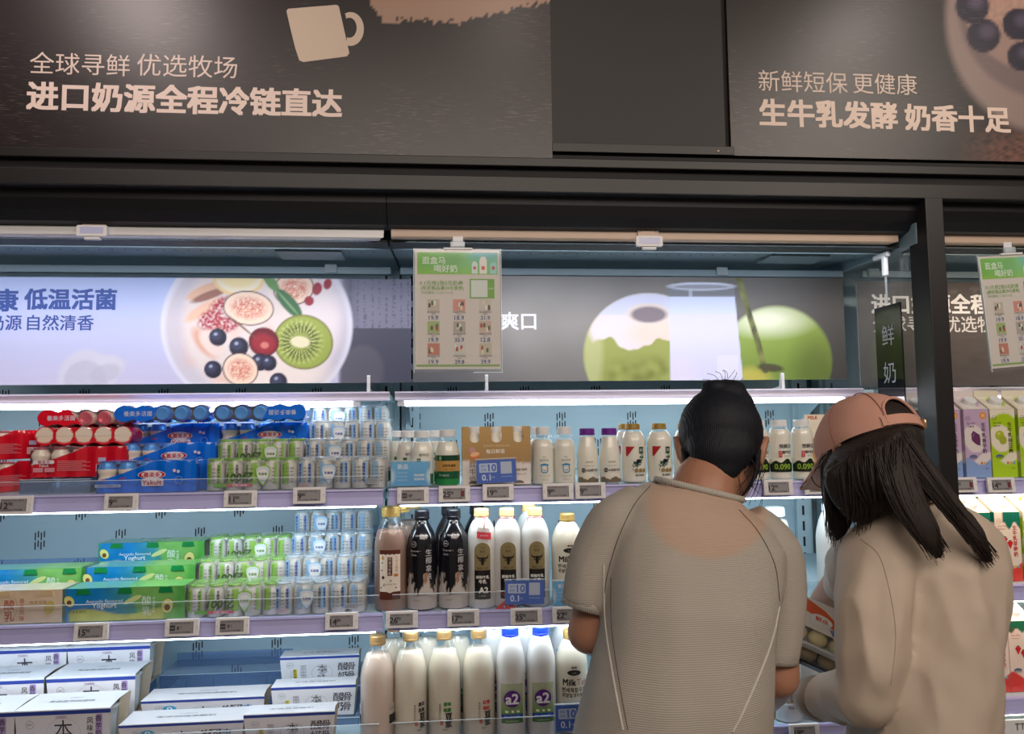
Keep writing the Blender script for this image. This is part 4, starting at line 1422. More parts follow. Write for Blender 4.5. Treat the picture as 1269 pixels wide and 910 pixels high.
Xc = lambda p, y, Y: at(p, y, Y).x
riser(-0.307, -0.138, S2 + 0.0005, [(1.908, 2.007, zs2), (2.007, 2.108, zs3), (2.108, 2.21, zs4)], 'clear stepped tray under the silver packs beside the blue packs')
riser(-0.527, -0.312, S2 + 0.0005, [(1.908, 2.007, zg2), (2.007, 2.075, zb3)], 'clear stepped tray under the green white packs of the upper shelf')
riser(-0.775, -0.532, S2 + 0.0005, [(1.908, 2.007, zb2), (2.007, 2.075, zb3)], 'clear stepped tray under the left blue stack')
riser(-0.955, -0.80, S2 + 0.0005, [(1.855, 2.02, zr - 0.0005), (2.04, 2.12, zr1 - 0.001)], 'clear stepped tray under the red stack')
riser(-0.374, -0.150, S3 + 0.0005, [(1.908, 2.007, s32), (2.007, 2.108, s33), (2.108, 2.21, s34)], 'clear stepped tray under the silver packs of the green yoghurt shelf')
riser(-0.588, -0.378, S3 + 0.0005, [(1.908, 2.007, g32), (2.007, 2.12, g33)], 'clear stepped tray under the green white packs of the lower shelf')


# ------------------------------------------------------------------ boxed yoghurts
def avocado(mb, fn, x, z, s, tilt=0):
    mb.add(poly2(ellipse_pts(x, z, 0.011 * s, 0.014 * s, 22, tilt=tilt), 0), PRINTG, lin(96, 130, 50), fn=fn)
    mb.add(poly2(ellipse_pts(x, z, 0.0098 * s, 0.0128 * s, 22, tilt=tilt), -0.0001), PRINTG, lin(222, 222, 140), fn=fn)
    mb.add(poly2(ellipse_pts(x, z - 0.003 * s, 0.0052 * s, 0.0056 * s, 16), -0.0002), PRINTG, lin(116, 76, 46), fn=fn)


def make_sleeve(kind):
    W, H, d = 0.262, 0.072, 0.078
    green = kind == 'green'
    t = thing('yoghurt_multipack', '', 'yoghurt pack')
    sl = lambda v: np.column_stack([v[:, 0], -d / 2 + (H - v[:, 2]) * 0.04 + v[:, 1] - 0.0004, v[:, 2]])
    sl.flat = True
    mb = MB()
    prof = [(-d / 2 + H * 0.04, 0.0), (-d / 2, H - 0.004), (-d / 2 + 0.003, H), (d / 2 - 0.003, H), (d / 2, H - 0.004), (d / 2 - H * 0.04, 0)]

    def pc(X, Z):
        u, v = X / W + 0.5, Z / H
        n = vnoise(X * 100, Z * 100, 0.5, 2)
        if green:
            C = ramp((u - 0.30) / 0.5 + 0.5 * (v - 0.6) * 0, lin(20, 128, 196), lin(96, 176, 90))
            C = over(C, np.clip((u - 0.52 - 0.10 * (1 - v)) / 0.03, 0, 1), lin(120, 184, 98))
            C = over(C, np.clip((u - 0.90) / 0.05, 0, 1), lin(86, 170, 76))
            C = over(C, np.clip((0.30 + 0.1 * np.sin(u * 9) - v) / 0.05, 0, 1) * np.clip((u - 0.04) / 0.03, 0, 1) * np.clip((0.84 - u) / 0.03, 0, 1), lin(200, 206, 110))
            C = over(C, np.clip((0.03 - u) / 0.02, 0, 1), lin(50, 150, 120))
            return C * (1 + 0.18 * n[:, None])
        C = ramp(u, lin(206, 180, 150), lin(226, 204, 176))
        return over(C, np.clip(n * 2, 0, 1) * 0.3, lin(196, 160, 120))
    e = 0.0009
    rings = [np.array([(x, y, z) for y, z in prof]) for x in (-W / 2, W / 2)]
    v, f = loft(rings, cap=False)
    mb.add((v, f), PRINTG, lin(130, 196, 110) if green else lin(214, 196, 168))
    inner = [np.array([(x, y * 0.97, z * 0.97 + 0.001) for y, z in prof]) for x in (-W / 2, W / 2)]
    v, f = loft(inner, cap=False)
    mb.add((v, f), PRINT, lin(196, 200, 180), flip=True)
    V, F = grid(60, 18, lambda a_, b_: ((a_ - 0.5) * W, 0 * a_, b_ * H))
    mb.add((V, F), PRINTG, cols=pc(V[:, 0], V[:, 2]), fn=sl)
    V, F = grid(50, 10, lambda a_, b_: ((a_ - 0.5) * W, -d / 2 + b_ * d, 0 * a_ + H + 0.0003))
    mb.add((V, F), PRINTG, cols=pc(V[:, 0], np.full(len(V), H)) * 0.5 + 0.5 * np.array(lin(150, 210, 130) if green else lin(232, 222, 206)))
    u = lambda f_: (f_ - 0.5) * W
    w = lin(226, 240, 240)
    if green:
        avocado(mb, sl, u(0.055), H * 0.62, 1.0, 0.6)
        mb.text('Avocado flavoured', PRINTG, w, u(0.34), H * 0.60, w=0.078, y=-0.0003, fn=sl)
        mb.text('Yoghurt', PRINTG, w, u(0.34), H * 0.44, w=0.052, bold=0.012, y=-0.0003, fn=sl)
        mb.add(poly2(ellipse_pts(u(0.57), H * 0.62, 0.021, 0.0055, 20, tilt=0.42), -0.0003), PRINTG, lin(206, 220, 150), fn=sl)
        mb.text('酸乳', PRINTG, w, u(0.685), H * 0.42, h=0.046, y=-0.0003, fn=sl, vertical=True)
        mb.text('牛油果风味', PRINTG, w, u(0.745), H * 0.44, h=0.036, y=-0.0003, fn=sl, vertical=True)
        avocado(mb, sl, u(0.855), H * 0.40, 1.25, -0.2)
        mb.text('风味发酵乳', PRINTG, lin(90, 120, 60), u(0.12), H * 0.30, w=0.04, y=-0.0003, fn=sl)
    else:
        r_ = lin(170, 70, 62)
        mb.text('酸乳', PRINTG, r_, u(0.55), H * 0.40, h=0.05, y=-0.0003, fn=sl, vertical=True, bold=0.006)
        mb.text('香蕉风味', PRINTG, r_, u(0.65), H * 0.42, h=0.05, y=-0.0003, fn=sl, vertical=True)
        mb.text('燕麦发酵', PRINTG, lin(170, 130, 90), u(0.78), H * 0.62, w=0.036, y=-0.0003, fn=sl)
        for k in range(3):
            o, i_ = ellipse_pts(u(0.16 + 0.17 * k), H * 0.5, 0.03, 0.034, 26), ellipse_pts(u(0.16 + 0.17 * k), H * 0.5, 0.0294, 0.0334, 26)
            v, f = ring_faces(np.column_stack([o[:, 0], np.full(26, -0.0002), o[:, 1]]), np.column_stack([i_[:, 0], np.full(26, -0.0002), i_[:, 1]]))
            mb.add((v, f), PRINTG, lin(170, 120, 90), fn=sl, flip=True)
        mb.add(poly2(ellipse_pts(u(0.87), H * 0.45, 0.011, 0.016, 20, tilt=-0.3), -0.0003), PRINTG, lin(206, 190, 110), fn=sl)
    mb.build('sleeve', t)
    cm = mat('green_cup_lid', lin(10, 128, 66), 0.3) if green else mat('tan_cup_lid', lin(206, 180, 140), 0.35)
    c0 = None
    for k in (0.17, 0.51, 0.845):
        x = u(k)
        if c0 is None:
            mb = MB()
            tz = [(-0.016, 0.0), (0.016, 0.0), (0.0125, 0.0125), (-0.0125, 0.0125)]
            a_ = np.array([(p, -d / 2 - 0.0022, H - 0.0132 + q) for p, q in tz])
            b_ = np.array([(p * 0.94, -d / 2 + 0.004, H - 0.0132 + q) for p, q in tz])
            mb.add(loft([a_, b_]), cm)
            mb.add(lathe([(0.0, 0.006), (0.024, 0.006), (0.031, H - 0.014), (0.034, H - 0.012), (0.034, H - 0.007), (0, H - 0.007)], 24), MILKW, smooth=False)
            c0 = mb.build('cup', t)
            c = c0
        else:
            c = dup(c0, t)
        c.location = (x, 0, 0)
    return t


GY = 'green yoghurt packs'
put('gy', lambda: make_sleeve('green'), (X_at(84, 221, 750, 1.815), 1.856, S3 + 0.0018), 'green and blue avocado yoghurt pack at the shelf edge', GY)
zy2 = at(165, 703, 1.945).z - 0.072
zy3 = at(190, 673, 2.075).z - 0.072
put('gy', None, (X_at(106, 236, 720, 1.945), 1.984, zy2 + 0.0018), 'green and blue avocado yoghurt pack on the second step, right of its twin', GY)
put('gy', None, (X_at(-28, 100, 720, 1.945), 1.984, zy2 + 0.0018), 'green and blue avocado yoghurt pack cut by the left photo edge', GY)
put('gy', None, (X_at(126, 249, 690, 2.075), 2.114, zy3 + 0.0018), 'green and blue avocado yoghurt pack alone on the top step', GY)
put('cy', lambda: make_sleeve('cream'), (X_at(-66, 71, 750, 1.815), 1.856, S3 + 0.0018), 'cream yoghurt pack with red writing at the left photo edge')
riser(-1.42, -0.595, S3 + 0.0005, [(1.94, 2.072, zy2), (2.072, 2.20, zy3)], 'clear stepped tray under the green yoghurt packs, mostly empty')


def make_ben(kind):
    W, H, d = 0.205, 0.096, 0.112
    t = thing('yoghurt_multipack', '', 'yoghurt pack')
    IN = 0.014
    fy = lambda z: -d / 2 + IN * (1 - z / H)
    sl = lambda v: np.column_stack([v[:, 0] * (1 - 0.06 * (1 - v[:, 2] / H)), fy(v[:, 2]) + v[:, 1] - 0.0005, v[:, 2]])
    sl.flat = True
    prof = [(fy(0), 0.0), (fy(H), H), (-d / 2 + 0.004, H + 0.0015), (0.0, H + 0.003), (d / 2 - 0.004, H + 0.0015), (d / 2, H), (-fy(0), 0)]
    half = [W / 2 * 0.94, W / 2, W / 2 * 0.985, W / 2 * 0.97, W / 2 * 0.985, W / 2, W / 2 * 0.94]
    white, card = lin(216, 214, 218), lin(176, 160, 138)
    mb = MB()
    rings = [np.array([(sg * h, y, z) for (y, z), h in zip(prof, half)]) for sg in (-1, 1)]
    v, f = loft(rings, cap=False)
    mb.add((v, f), PRINT, white)
    ins = [np.array([(sg * h, y * 0.985, z * 0.985 + 0.0006) for (y, z), h in zip(prof, half)]) for sg in (-1, 1)]
    v, f = loft(ins, cap=False)
    mb.add((v, f), PRINT, card, flip=True)
    # end flaps curved inwards
    for sg in (-1, 1):
        V, F = grid(3, 8, lambda a_, b_: (sg * (W / 2 * (0.94 + 0.06 * b_) - 0.001 - 0.010 * np.sin(a_ * PI * 0.5)), d / 2 - 0.001 - a_ * d * 0.34 - IN * (1 - b_) * (1 - a_), b_ * H))
        mb.add((V, F), PRINT, card, flip=sg < 0)
        mb.add((V + np.array([sg * 0.0006, 0, 0]), F), PRINT, card, flip=sg > 0)
    navy, ink = lin(34, 60, 150), lin(52, 50, 60)
    mb.add(poly2([(-W / 2, H - 0.0100), (W / 2, H - 0.0100), (W / 2, H - 0.0022), (-W / 2, H - 0.0022)], -0.0001), PRINT, navy, fn=sl)
    # brush writing on the top
    T = T3(0, 0, H + 0.0033, rx=-PI / 2)
    mb.text('本味酸奶坊', PRINT, lin(66, 66, 74), 0.0, 0.010, w=0.03, T=T)
    mb.text({'taro': '来自自然的滋味', 'zero': '零添加纯净酸奶', 'smooth': '本味滑滑酸奶'}[kind], PRINT, lin(66, 66, 74), 0.0, -0.012, w=0.10, T=T)
    u = lambda f_: (f_ - 0.5) * W

    def ringp(x, z, r0, r1, col):
        o, i_ = ellipse_pts(x, z, r0, r0, 34), ellipse_pts(x, z, r1, r1, 34)
        v, f = ring_faces(np.column_stack([o[:, 0], np.full(34, -0.0002), o[:, 1]]), np.column_stack([i_[:, 0], np.full(34, -0.0002), i_[:, 1]]))
        mb.add((v, f), PRINT, col, fn=sl, flip=True)
    # round mark
    ringp(u(0.15 if kind != 'smooth' else 0.12), H * 0.70, 0.0085, 0.0079, ink)
    mb.text('鲜乳', PRINT, ink, u(0.15 if kind != 'smooth' else 0.12), H * 0.70, w=0.009, y=-0.0003, fn=sl)
    for k in range(3):
        mb.add(poly2([(u(0.12) + k * 0.005, H * 0.22), (u(0.12) + k * 0.005 + 0.0018, H * 0.22), (u(0.12) + k * 0.005 + 0.0018, H * 0.52), (u(0.12) + k * 0.005, H * 0.52)], -0.0002), PRINT, lin(186, 184, 190), fn=sl)
    if kind == 'taro':
        ringp(u(0.50), H * 0.42, 0.039, 0.0384, lin(186, 180, 176))
        mb.text('本', PRINT, ink, u(0.50), H * 0.57, w=0.040, y=-0.0003, fn=sl)
        mb.text('味', PRINT, ink, u(0.50), H * 0.21, w=0.036, y=-0.0003, fn=sl)
        mb.text('风味酸奶', PRINT, lin(140, 90, 150), u(0.48), H * 0.84, w=0.024, y=-0.0003, fn=sl)
        mb.text('风味发酵', PRINT, ink, u(0.785), H * 0.50, h=0.062, y=-0.0003, fn=sl, vertical=True, bold=0.006)
        mb.add(poly2(rrect_pts(u(0.845), u(0.915), H * 0.06, H * 0.88, 0.003), -0.0002), PRINT, lin(176, 150, 200), fn=sl)
        mb.text('香芋奶青味', PRINT, ink, u(0.875), H * 0.46, h=0.078, y=-0.0004, fn=sl, vertical=True, bold=0.012)
    elif kind == 'zero':
        for z in (H * 0.66, H * 0.30):
            mb.add(poly2(ellipse_pts(u(0.225), z, 0.0115, 0.0115, 26), -0.0002), PRINT, lin(70, 166, 206), fn=sl)
        mb.text('0', PRINT, lin(236, 240, 244), u(0.225), H * 0.66, h=0.014, y=-0.0004, fn=sl, bold=0.02)
        mb.text('糖', PRINT, lin(236, 240, 244), u(0.225), H * 0.30, h=0.010, y=-0.0004, fn=sl)
        mb.add(poly2(ellipse_pts(u(0.345), H * 0.46, 0.010, 0.0036, 18, tilt=-0.3), -0.0003), PRINT, lin(216, 130, 60), fn=sl)
        mb.add(poly2([(u(0.28), H * 0.60), (u(0.33), H * 0.46), (u(0.335), H * 0.49), (u(0.285), H * 0.62)], -0.0003), PRINT, lin(216, 130, 60), fn=sl)
        mb.text('只需', PRINT, ink, u(0.325), H * 0.28, h=0.016, y=-0.0003, fn=sl, vertical=True)
        ringp(u(0.50), H * 0.40, 0.030, 0.0294, lin(150, 148, 150))
        mb.text('本', PRINT, ink, u(0.50), H * 0.56, w=0.028, y=-0.0003, fn=sl)
        mb.text('味', PRINT, ink, u(0.50), H * 0.22, w=0.026, y=-0.0003, fn=sl)
        for k, (c, q) in enumerate((('发酵', ink), ('风味', ink), ('纯净', lin(46, 110, 170)))):
            mb.text(c, PRINT, q, u(0.70 + 0.075 * k), H * 0.46, h=0.052, y=-0.0003, fn=sl, vertical=True, bold=0.006)
    else:
        mb.add(poly2(rrect_pts(u(0.155), u(0.205), H * 0.18, H * 0.56, 0.002), -0.0002), PRINT, lin(222, 206, 60), fn=sl)
        mb.text('生活家', PRINT, ink, u(0.18), H * 0.37, h=0.034, y=-0.0004, fn=sl, vertical=True)
        for k in range(2):
            mb.text('自然好味道', PRINT, lin(120, 118, 124), u(0.27 + 0.035 * k), H * 0.44, h=0.05, y=-0.0003, fn=sl, vertical=True)
        mb.add(poly2([(u(0.48), H * 0.40), (u(0.53), H * 0.30), (u(0.60), H * 0.42), (u(0.59), H * 0.62)], -0.00015), PRINT, lin(176, 174, 180), fn=sl)
        ringp(u(0.53), H * 0.40, 0.028, 0.0274, lin(120, 118, 122))
        mb.text('本', PRINT, ink, u(0.53), H * 0.56, w=0.026, y=-0.0003, fn=sl)
        mb.text('味', PRINT, ink, u(0.53), H * 0.22, w=0.024, y=-0.0003, fn=sl)
        for k, c in enumerate(('酸奶', '滑滑')):
            mb.text(c, PRINT, ink, u(0.80 + 0.09 * k), H * 0.44, h=0.062, y=-0.0003, fn=sl, vertical=True, bold=0.006)
    mb.build('sleeve', t)
    c0 = None
    cf = clear_mat('cup_film', (0.9, 0.93, 0.95), haze=0.55, hazecol=(0.8, 0.85, 0.88))
    for k in range(3):
        x = (k - 1) * 0.0655
        if c0 is None:
            mb = MB().add(lathe([(0.0, 0.003), (0.0225, 0.003), (0.0255, 0.02), (0.0290, H - 0.016), (0.0315, H - 0.014), (0.0315, H - 0.010), (0, H - 0.010)], 24), cf, smooth=True)
            mb.add(lathe([(0.0, 0.0045), (0.021, 0.0045), (0.024, 0.02), (0.0272, H - 0.024), (0, H - 0.024)], 20), MILKW, smooth=True)
            c0 = c = mb.build('cup', t)
        else:
            c = dup(c0, t)
        c.location = (x, 0, 0)
    return t


GN = {'taro': 'purple taro yoghurt boxes', 'zero': 'sugar free yoghurt boxes', 'smooth': 'yellow label yoghurt boxes'}
ben = [  # kind, px left, px right of the front top edge, py of that edge, front depth, label
    ('taro', 24, 131, 881, 1.818, 'white yoghurt box with purple writing, nearest whole one of the taro boxes'),
    ('taro', -97, 11, 884, 1.818, 'white taro yoghurt box cut by the photo edge, lowest at the left'),
    ('taro', 62, 163, 839, 1.945, 'white taro yoghurt box in the middle row, just behind the nearest whole one'),
    ('taro', -52, 48, 842, 1.945, 'white taro yoghurt box in the middle row, cut by the left photo edge'),
    ('taro', 86, 183, 801, 2.072, 'white taro yoghurt box at the back, right one next to the empty tray'),
    ('taro', -19, 79, 806, 2.072, 'white taro yoghurt box at the back left under the shelf edge'),
    ('zero', 174, 328, 866, 1.945, 'white sugar free yoghurt box with blue circles, behind its twin'),
    ('zero', 146, 302, 905, 1.818, 'white sugar free yoghurt box nearest the shelf edge'),
    ('smooth', 304, 413, 890, 1.818, 'white yoghurt box with yellow mark nearest the shelf edge'),
    ('smooth', 337, 440, 850, 1.945, 'white yoghurt box with yellow mark in the middle of three'),
    ('smooth', 348, 444, 813, 2.072, 'white yoghurt box with yellow mark rearmost of three, under the shelf above'),
]
BH = {'taro': 0.103, 'zero': 0.064, 'smooth': 0.074}
bsteps = {}
for kind, a, b, py, yf, lab in ben:
    H_ = BH[kind]
    z = at((a + b) / 2, py, yf).z - H_
    if yf < 1.85:
        z = S4 + 0.0022
    else:
        key = (kind, yf)
        z = bsteps.setdefault(key, z)
    W_ = at(b, py, yf).x - at(a, py, yf).x
    ds = {'taro': 1.0, 'zero': 0.76, 'smooth': 0.52}[kind]
    put('ben_' + kind, (lambda k=kind: make_ben(k)), (X_at(a, b, py, yf), yf + 0.056 * ds, z), lab, GN[kind], scale=(W_ / 0.205 if kind == 'zero' else 0.985, ds, H_ / 0.096))
riser(-1.42, -0.765, S4 + 0.0005, [(1.938, 2.064, bsteps[('taro', 1.945)] - 0.002), (2.064, 2.20, bsteps[('taro', 2.072)] - 0.002)], 'clear stepped tray under the taro yoghurt boxes')
riser(-0.757, -0.432, S4 + 0.0005, [(1.938, 2.20, bsteps[('zero', 1.945)] - 0.002), (2.20, 2.34, bsteps[('zero', 1.945)] + 0.045)], 'clear tray under the sugar free yoghurt boxes, empty at the back')
riser(-0.428, -0.20, S4 + 0.0005, [(1.938, 2.064, bsteps[('smooth', 1.945)] - 0.002), (2.064, 2.20, bsteps[('smooth', 2.072)] - 0.002)], 'clear stepped tray under the yellow mark yoghurt boxes')
# ------------------------------------------------------------------ bottles
GOLD = mat('gold_cap', lin(196, 160, 90), 0.3, metal=0.45)
AMBER = mat('cream_gold_cap', lin(222, 184, 124), 0.4)
BRONZE = mat('bronze_cap', lin(150, 118, 74), 0.4, metal=0.25)
WCAP = mat('white_cap', lin(236, 238, 240), 0.35)
BCAP = mat('blue_cap', lin(24, 56, 200), 0.32)
PCAP = mat('purple_cap', lin(112, 44, 150), 0.32)
KCAP = mat('black_cap', lin(22, 22, 28), 0.25)
MILK = mat('fresh_milk', lin(244, 240, 228), 0.35, sss=0.2)
SOY = mat('soy_milk', lin(230, 218, 198), 0.35, sss=0.2)
CHOC = mat('chocolate_milk', lin(150, 116, 100), 0.4)
PALE = mat('pale_cocoa_milk', lin(222, 200, 184), 0.4)
HDPE = mat('white_hdpe', lin(212, 210, 205), 0.28, coat=0.3)
CREAMB = mat('cream_hdpe', lin(218, 211, 192), 0.22, coat=0.5)
BLK = mat('black_bottle', lin(20, 20, 26), 0.14, coat=0.6)


def shoulder(R, H, rn, zs, zn, base=0.006, p=0.8, n=12, zc=None):
    pr = [(0.0, 0.0), (R * 0.86, 0.0), (R * 0.97, base * 0.4), (R, base)]
    pr.append((R, zs))
    for i in range(1, n + 1):
        t = i / n
        pr.append((rn + (R - rn) * max(0.0, math.cos(t * PI / 2)) ** p, zs + (zn - zs) * t))
    pr.append((rn, H))
    return pr


def cap_shape(r, h, z):
    return lathe([(0, z), (r * 0.98, z), (r, z + h * 0.06), (r, z + h * 0.26), (r * 0.96, z + h * 0.30), (r * 0.985, z + h * 0.36), (r * 0.97, z + h * 0.88), (r * 0.90, z + h), (0, z + h)], 26)


def make_bottle(R, H, cap_m, body_m, label=None, rn=0.0155, zs=0.13, zn=0.20, capr=0.018, caph=0.018, shell=True, fill=None, sq=2.0, p=0.8, ring=None, lower=None, fold=None):
    t = thing('milk_bottle', '', 'bottle')
    zc = H - caph
    pr = shoulder(R, zc + 0.001, rn, zs, zn, p=p)
    rad = lambda z: np.interp(z, [q[1] for q in pr[1:]], [q[0] for q in pr[1:]])
    sh = lathe(pr, 34, sq)
    if shell:
        MB().add(sh, SHELL, smooth=True).build('bottle', t)
        fl = fill or (zn - 0.004)
        e = 0.0012
        ins = [(max(0, r - e), z + e) for r, z in pr if z < fl] + [(max(0.0, float(rad(fl)) - e), fl), (0.0, fl)]
        MB().add(lathe(ins, 30, sq), body_m, smooth=True).build('milk', t)
    else:
        mb = MB().add(sh, body_m, smooth=True)
        if lower:
            zl, m2 = lower
            mb.add(lathe([(r + 0.0003, z) for r, z in pr[1:] if z <= zl] + [(float(rad(zl)) + 0.0003, zl)], 34, sq), m2, smooth=True)
        mb.build('bottle', t)
    if ring:
        MB().add(lathe([(rn, ring[0] - 0.003), (ring[1], ring[0] - 0.0015), (ring[1], ring[0] + 0.0015), (rn, ring[0] + 0.003)], 26), body_m if not shell else SHELL, smooth=True).build('neck_ring', t)
    MB().add(cap_shape(capr, caph, zc), cap_m, smooth=False).build('cap', t)
    if label:
        def fn(v):
            r = rad(v[:, 2]) + 0.0006 - v[:, 1]
            a = v[:, 0] / np.maximum(r, 1e-4)
            if sq != 2.0:
                k = (np.abs(np.sin(a)) ** sq + np.abs(np.cos(a)) ** sq) ** (-1 / sq)
            else:
                k = 1.0
            return np.column_stack([r * k * np.sin(a), -r * k * np.cos(a), v[:, 2]])
        mb = MB()
        label(mb, fn)
        mb.build('label', t)
    return t


def patch(mb, fn, x0, x1, z0, z1, col, y=0.0, n=14, m=4, cols=None, mt=None):
    V, F = grid(n, m if cols is None else 24, lambda a, b: (x0 + (x1 - x0) * a, 0 * a + y, z0 + (z1 - z0) * b))
    if cols is None:
        mb.add((V, F), mt or PRINTG, col, fn=fn)
    else:
        mb.add((V, F), mt or PRINTG, cols=cols(V[:, 0], V[:, 2]), fn=fn)


def dots(mb, fn, pts, r, col, y=-0.0003, n=10):
    for x, z in pts:
        mb.add(poly2(ellipse_pts(x, z, r, r, n), y), PRINTG, col, fn=fn)


INK = lin(34, 32, 34)


def lab_choc(mb, fn):
    br, cr, og = lin(92, 48, 36), lin(232, 220, 206), lin(200, 120, 60)
    patch(mb, fn, -0.025, 0.025, 0.028, 0.140, cr)
    patch(mb, fn, -0.025, 0.025, 0.132, 0.140, br, -0.0002)
    for k in range(5):
        mb.add(poly2(ellipse_pts(-0.02 + 0.01 * k, 0.1325, 0.0052, 0.003, 14), -0.0002), PRINTG, br, fn=fn)
    patch(mb, fn, -0.025, 0.025, 0.028, 0.046, br, -0.0002)
    mb.add(poly2([(-0.008, 0.0461), (0.0, 0.043), (0.008, 0.0461)], -0.0003), PRINTG, cr, fn=fn)
    patch(mb, fn, -0.0055, 0.0055, 0.082, 0.124, br, -0.0003)
    mb.text('巧克力牛乳', PRINTG, lin(236, 226, 214), 0, 0.103, h=0.040, y=-0.0006, fn=fn, vertical=True)
    mb.text('巧克力咖啡', PRINTG, og, 0.0155, 0.108, h=0.036, y=-0.0004, fn=fn, vertical=True)
    mb.text('Chocolate Milk', PRINTG, br, 0.0, 0.063, w=0.03, y=-0.0004, fn=fn)
    dots(mb, fn, [(-0.018, 0.111), (-0.019, 0.094), (-0.014, 0.060), (0.014, 0.055), (-0.021, 0.055), (0.002, 0.071)], 0.0018, br)
    mb.add(poly2([(-0.0205, 0.078), (-0.016, 0.0825), (-0.0115, 0.078), (-0.016, 0.073)][::-1], -0.0004), PRINTG, br, fn=fn, flip=False)
    mb.add(poly2(ellipse_pts(-0.017, 0.122, 0.0035, 0.005, 14), -0.0004), PRINTG, lin(206, 160, 80), fn=fn)
    mb.add(poly2(ellipse_pts(0.014, 0.083, 0.006, 0.0035, 14), -0.0004), PRINTG, og, fn=fn)


def lab_latte(mb, fn):
    w = lin(206, 200, 200)

    def pc(X, Z):
        n = vnoise(X * 1000, Z * 250, 0.22, 3)
        C = np.tile(np.array(lin(22, 21, 27)), (len(X), 1))
        e = 0.060 + 0.026 * n + 0.02 * np.sin(X * 160)
        C = over(C, np.clip((e - Z) / 0.003, 0, 1), lin(196, 184, 176))
        C = over(C, np.clip((e + 0.006 - Z) / 0.003, 0, 1) * np.clip((Z - e) / 0.002, 0, 1) * 0.6, lin(80, 70, 68))
        return C
    patch(mb, fn, -0.056, 0.056, 0.004, 0.12, None, n=44, cols=pc)
    mb.text('GOOD MORE', PRINTG, w, 0.0, 0.170, w=0.030, bold=0.02, y=-0.0003, fn=fn)
    o, i_ = ellipse_pts(-0.019, 0.151, 0.0065, 0.0065, 24), ellipse_pts(-0.019, 0.151, 0.0059, 0.0059, 24)
    v, f = ring_faces(np.column_stack([o[:, 0], np.full(24, -0.0003), o[:, 1]]), np.column_stack([i_[:, 0], np.full(24, -0.0003), i_[:, 1]]))
    mb.add((v, f), PRINTG, w, fn=fn, flip=True)
    mb.text('牛乳', PRINTG, w, -0.019, 0.151, w=0.008, y=-0.0003, fn=fn)
    mb.text('Coconut ~', PRINTG, w, -0.014, 0.136, w=0.026, y=-0.0003, fn=fn)
    mb.text('Latte', PRINTG, w, -0.019, 0.127, w=0.013, y=-0.0003, fn=fn)
    mb.text('生椰拿铁', PRINTG, w, 0.017, 0.105, h=0.072, y=-0.0003, fn=fn, vertical=True)
    mb.text('超值装', PRINTG, lin(150, 136, 110), -0.012, 0.024, w=0.016, y=-0.0004, fn=fn)
    mb.add(poly2([(0.006, 0.085), (0.014, 0.088), (0.013, 0.066), (0.007, 0.060)][::-1], -0.0004), PRINTG, lin(166, 120, 92), fn=fn)


def lab_bull(mb, fn):
    ol, bk, w = lin(138, 122, 84), lin(30, 28, 28), lin(230, 226, 216)
    p = [(-0.0195, 0.088)] + [(0.0195, 0.088)] + [(0.0195 * math.cos(a), 0.132 + 0.0195 * math.sin(a)) for a in np.linspace(0, PI, 18)]
    mb.add(poly2(p, 0), PRINTG, ol, fn=fn)
    patch(mb, fn, -0.0195, 0.0195, 0.022, 0.088, bk, n=10)
    mb.text('WAGYU', PRINTG, lin(60, 52, 36), 0, 0.140, w=0.014, y=-0.0003, fn=fn)
    mb.text('和牛', PRINTG, lin(60, 52, 36), 0, 0.131, w=0.013, y=-0.0003, fn=fn)
    # bull's head with spread horns
    mb.add(poly2([(-0.0045, 0.118), (0.0045, 0.118), (0.0036, 0.106), (0.0022, 0.100), (-0.0022, 0.100), (-0.0036, 0.106)][::-1], -0.0003), PRINTG, bk, fn=fn)
    for s in (-1, 1):
        mb.add(poly2([(s * 0.0045, 0.117), (s * 0.011, 0.1185), (s * 0.0148, 0.125), (s * 0.0132, 0.117), (s * 0.009, 0.1135), (s * 0.0045, 0.1135)][::(1 if s < 0 else -1)], -0.0003), PRINTG, bk, fn=fn)
        mb.add(poly2([(s * 0.0042, 0.1125), (s * 0.0095, 0.1105), (s * 0.0045, 0.108)][::(1 if s < 0 else -1)], -0.0003), PRINTG, bk, fn=fn)
    mb.text('鲜乳工坊', PRINTG, lin(60, 52, 36), 0, 0.0925, w=0.024, y=-0.0003, fn=fn)
    mb.text('鲜和牛乳', PRINTG, w, 0, 0.0725, w=0.031, y=-0.0003, fn=fn, bold=0.03, stretch=True)
    mb.text('牛乳', PRINTG, w, 0.0, 0.0625, w=0.018, y=-0.0003, fn=fn, bold=0.03)
    mb.text('A2', PRINTG, w, 0.002, 0.043, w=0.021, y=-0.0003, fn=fn, bold=0.05)
    mb.text('β-酪蛋白', PRINTG, lin(170, 166, 160), 0, 0.0300, w=0.016, y=-0.0003, fn=fn)


